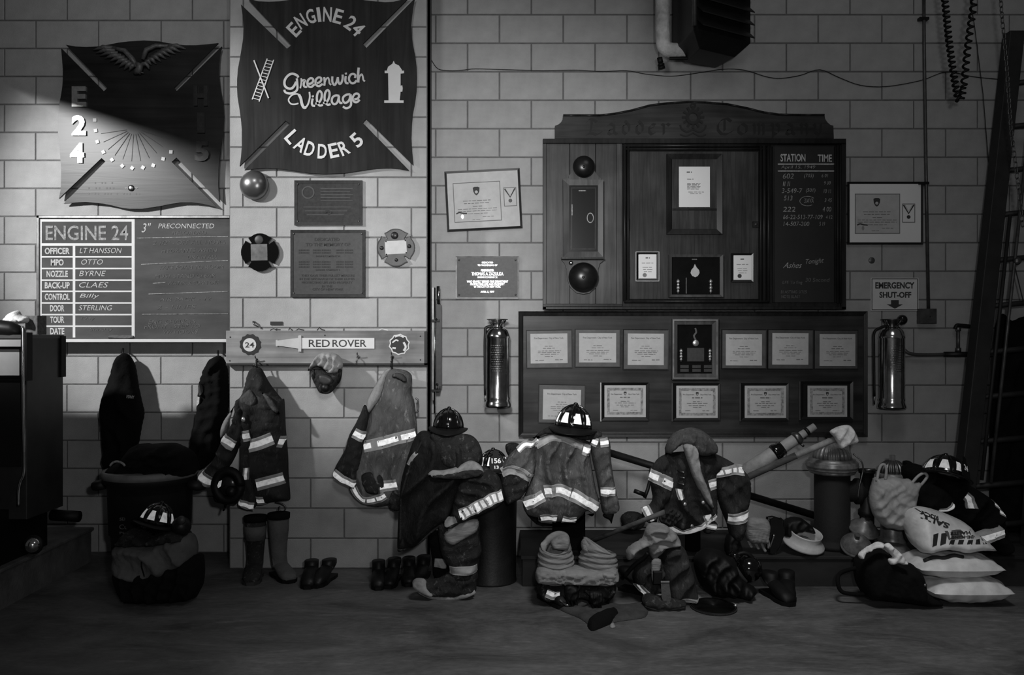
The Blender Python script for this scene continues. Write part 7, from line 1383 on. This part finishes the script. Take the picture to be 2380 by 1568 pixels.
r = Relief([(2110, 1212), (2112, 1192), (2124, 1180), (2150, 1178), (2185, 1188), (2215, 1200), (2242, 1214), (2258, 1232), (2282, 1248), (2304, 1270), (2302, 1277), (2270, 1276), (2235, 1282), (2205, 1276), (2175, 1276), (2146, 1284), (2128, 1270), (2116, 1246)], Yx, .13, .16, folds=((15, 46, .010), (80, 30, .006)), seed=98, lean=.55, res=5, fine=False); r.build('filled_sack', 'bagwhite', t)
def printed(nm, polys, m, par, off=.003):
    q = MB()
    for pl in polys:
        c = [r.at(x, y, off) for x, y in pl]; n_ = len(c); q.add(c + [v + Vector((0, .012, 0)) for v in c], [tuple(range(n_))] + [((i + 1) % n_, i, i + n_, (i + 1) % n_ + n_) for i in range(n_)])
    return tag(q.build(nm, m, par), kind='stuff')
bars = [[(2144, 1230), (2156, 1227), (2152, 1254), (2142, 1258)], [(2163, 1228), (2175, 1226), (2172, 1250), (2160, 1255)]] + [[(x, 1242), (x + 11, 1242), (x + 8, 1252), (x - 3, 1252)] for x in (2182, 2203, 2223, 2243, 2261)]
printed('printed_bar', bars, 'slateblack', t)
def curved_text(txt, cx, cy, h_, w_, rot, m, nm):
    v, f, x0, x1, y0, y1 = text_mesh(txt, 0, .04); ca, sa = math.cos(rot), math.sin(rot); V = []
    for p_ in v:
        a = (p_[0] - (x0 + x1) / 2) * w_ / (x1 - x0); b_ = (p_[1] - (y0 + y1) / 2) * h_ / (y1 - y0); V.append(r.at(cx + a * ca - b_ * sa, cy - (a * sa + b_ * ca), .006))
    q = MB(); q.add(V, f); return q.build(nm, m, t)
box_ = [(2170, 1222), (2198, 1219), (2232, 1220), (2240, 1236), (2206, 1239), (2178, 1241)]
printed('print_panel', [box_[:3] + box_[3:]], 'graycloth', t, .004)
curved_text('DE-ICING', 2208, 1235, 7, 52, math.pi + .04, 'slateblack', 'sack_word'); curved_text('HALITE', 2204, 1226, 7, 46, math.pi + .04, 'slateblack', 'sack_word')
curved_text('SALT', 2150, 1200, 12, 60, math.pi - .35, 'slateblack', 'sack_word'); curved_text('ROCK', 2140, 1188, 8, 38, math.pi - .3, 'slateblack', 'sack_word')
# --- dark jacket and helmet 24 at the right
Yu = 5.36
t = jacket('black bunker jacket slumped behind the de-icer sacks at the right', P(2230, 1290, Yu))
body = Relief([(2095, 1090), (2118, 1076), (2150, 1084), (2190, 1100), (2235, 1118), (2275, 1140), (2305, 1165), (2322, 1200), (2332, 1245), (2342, 1268), (2330, 1283), (2305, 1283), (2290, 1262), (2255, 1230), (2200, 1205), (2150, 1190), (2120, 1165), (2104, 1130)], Yu, .15, .12, folds=((40, 60, .05),), seed=100); body.build('coat_body', 'blackcloth', t)
s2 = Relief([(2120, 1130), (2150, 1118), (2182, 1126), (2205, 1145), (2212, 1172), (2200, 1186), (2170, 1186), (2135, 1176)], Yu - .12, .08, .05, folds=((30, 40, .015),), seed=101); s2.build('sleeve', 'blackcloth', t)
body.tape([(2218, 1142), (2226, 1152), (2228, 1170)], 22, t); s2.tape([(2172, 1184), (2190, 1180), (2204, 1166)], 13, t); body.tape([(2292, 1162), (2304, 1172)], 14, t); body.tape([(2296, 1178), (2310, 1186)], 12, t)
s3 = Relief([(2262, 1250), (2285, 1232), (2310, 1218), (2326, 1222), (2330, 1240), (2310, 1258), (2285, 1268)], Yu - .2, .06, .05, folds=((60, 20, .01),), seed=102, res=4); s3.build('cuff', 'blackcloth', t); s3.tape([(2268, 1250), (2295, 1240), (2322, 1230)], 25, t)
helmet('black helmet with shield numbered 24, tilted against the ladder at the right', P(2192, 1108, 5.22), 1.02, yaw=.62, pitch=-.10, roll=.42, number='24')
r = Relief([(2100, 1074), (2112, 1070), (2130, 1082), (2150, 1098), (2160, 1112), (2140, 1118), (2115, 1105)], 5.4, .05, .05, folds=((20, 14, .02),), seed=103, res=4)
tag(r.build('black_hood', 'blackcloth'), 'small pointed black hood between the old hydrant head and helmet 24', 'hood')

# --- ladder leaning at the right, dark canvas behind it
t = thing('ladder', 'tall dark ladder leaning against the wall at the right edge', 'ladder', (P(2235, 0, 5.4).x, 5.4, 0))
def lp(x, y): return P(x, y, 5.86 - .42 * max(0, (y - 60)) / 1300)
def beam(x0, y0, x1, y1, wd, dp, nm, m='ladderm'):
    a, b_ = lp(x0, y0), lp(x1, y1); h_ = wd / sc(5.7) / 2; q = MB()
    q.add([a + Vector((-h_, 0, 0)), a + Vector((h_, 0, 0)), b_ + Vector((h_, 0, 0)), b_ + Vector((-h_, 0, 0)), a + Vector((-h_, dp, 0)), a + Vector((h_, dp, 0)), b_ + Vector((h_, dp, 0)), b_ + Vector((-h_, dp, 0))], [(0, 3, 2, 1), (4, 5, 6, 7), (0, 1, 5, 4), (1, 2, 6, 5), (2, 3, 7, 6), (3, 0, 4, 7)]); return q.build(nm, m, t, bevel=.006)
beam(2366, 70, 2236, 1274, 36, .10, 'rail'); beam(2484, 70, 2410, 1274, 36, .10, 'rail')
def raily(y, o=0): return 2366 - 140 * (y - 70) / 1302 + o
for y in (190, 292, 395, 498, 605, 712, 820, 925, 1030, 1135, 1230):
    a = lp(raily(y), y); b_ = lp(2484 - 80 * (y - 70) / 1302, y - 14); MB().tube([a + Vector((0, .05, 0)), b_ + Vector((0, .05, 0))], .019, 10).build('rung', 'ladderm', t, True)
MB().tube([lp(raily(300, 46), 300) + Vector((0, -.02, 0)), lp(raily(1120, 46), 1120) + Vector((0, -.02, 0))], .011, 8).build('hoist_rod', 'conduit', t, True)
MB().tube([lp(raily(500, 26), 500) + Vector((0, -.01, 0)), lp(raily(1115, 26), 1115) + Vector((0, -.01, 0))], .012, 8).build('guide_rod', 'ladderm', t, True)
MB().lathe([(.001, .03), (.02, .026), (.026, .01), (.026, 0)], lp(raily(608, 50), 608) + Vector((0, -.02, 0)), 14, RX).build('rod_joint', 'steel', t, True)
MB().tube(catmull([lp(raily(620, 52), 620), lp(raily(660, 66), 660), lp(raily(700, 80), 700)], 4), .004, 6).build('halyard', 'satin', t, True)
r = Relief([(2312, 760), (2330, 728), (2352, 745), (2380, 735), (2440, 740), (2450, 1000), (2450, 1234), (2380, 1235), (2320, 1235), (2304, 1215), (2300, 1150), (2300, 1000), (2308, 880)], 5.90, .07, .05, folds=((8, 40, .05), (-10, 66, .04)), seed=104, res=9)
tag(r.build('canvas_sheet', 'blackcloth'), 'dark canvas sheet hanging behind the ladder at the right edge', 'canvas')
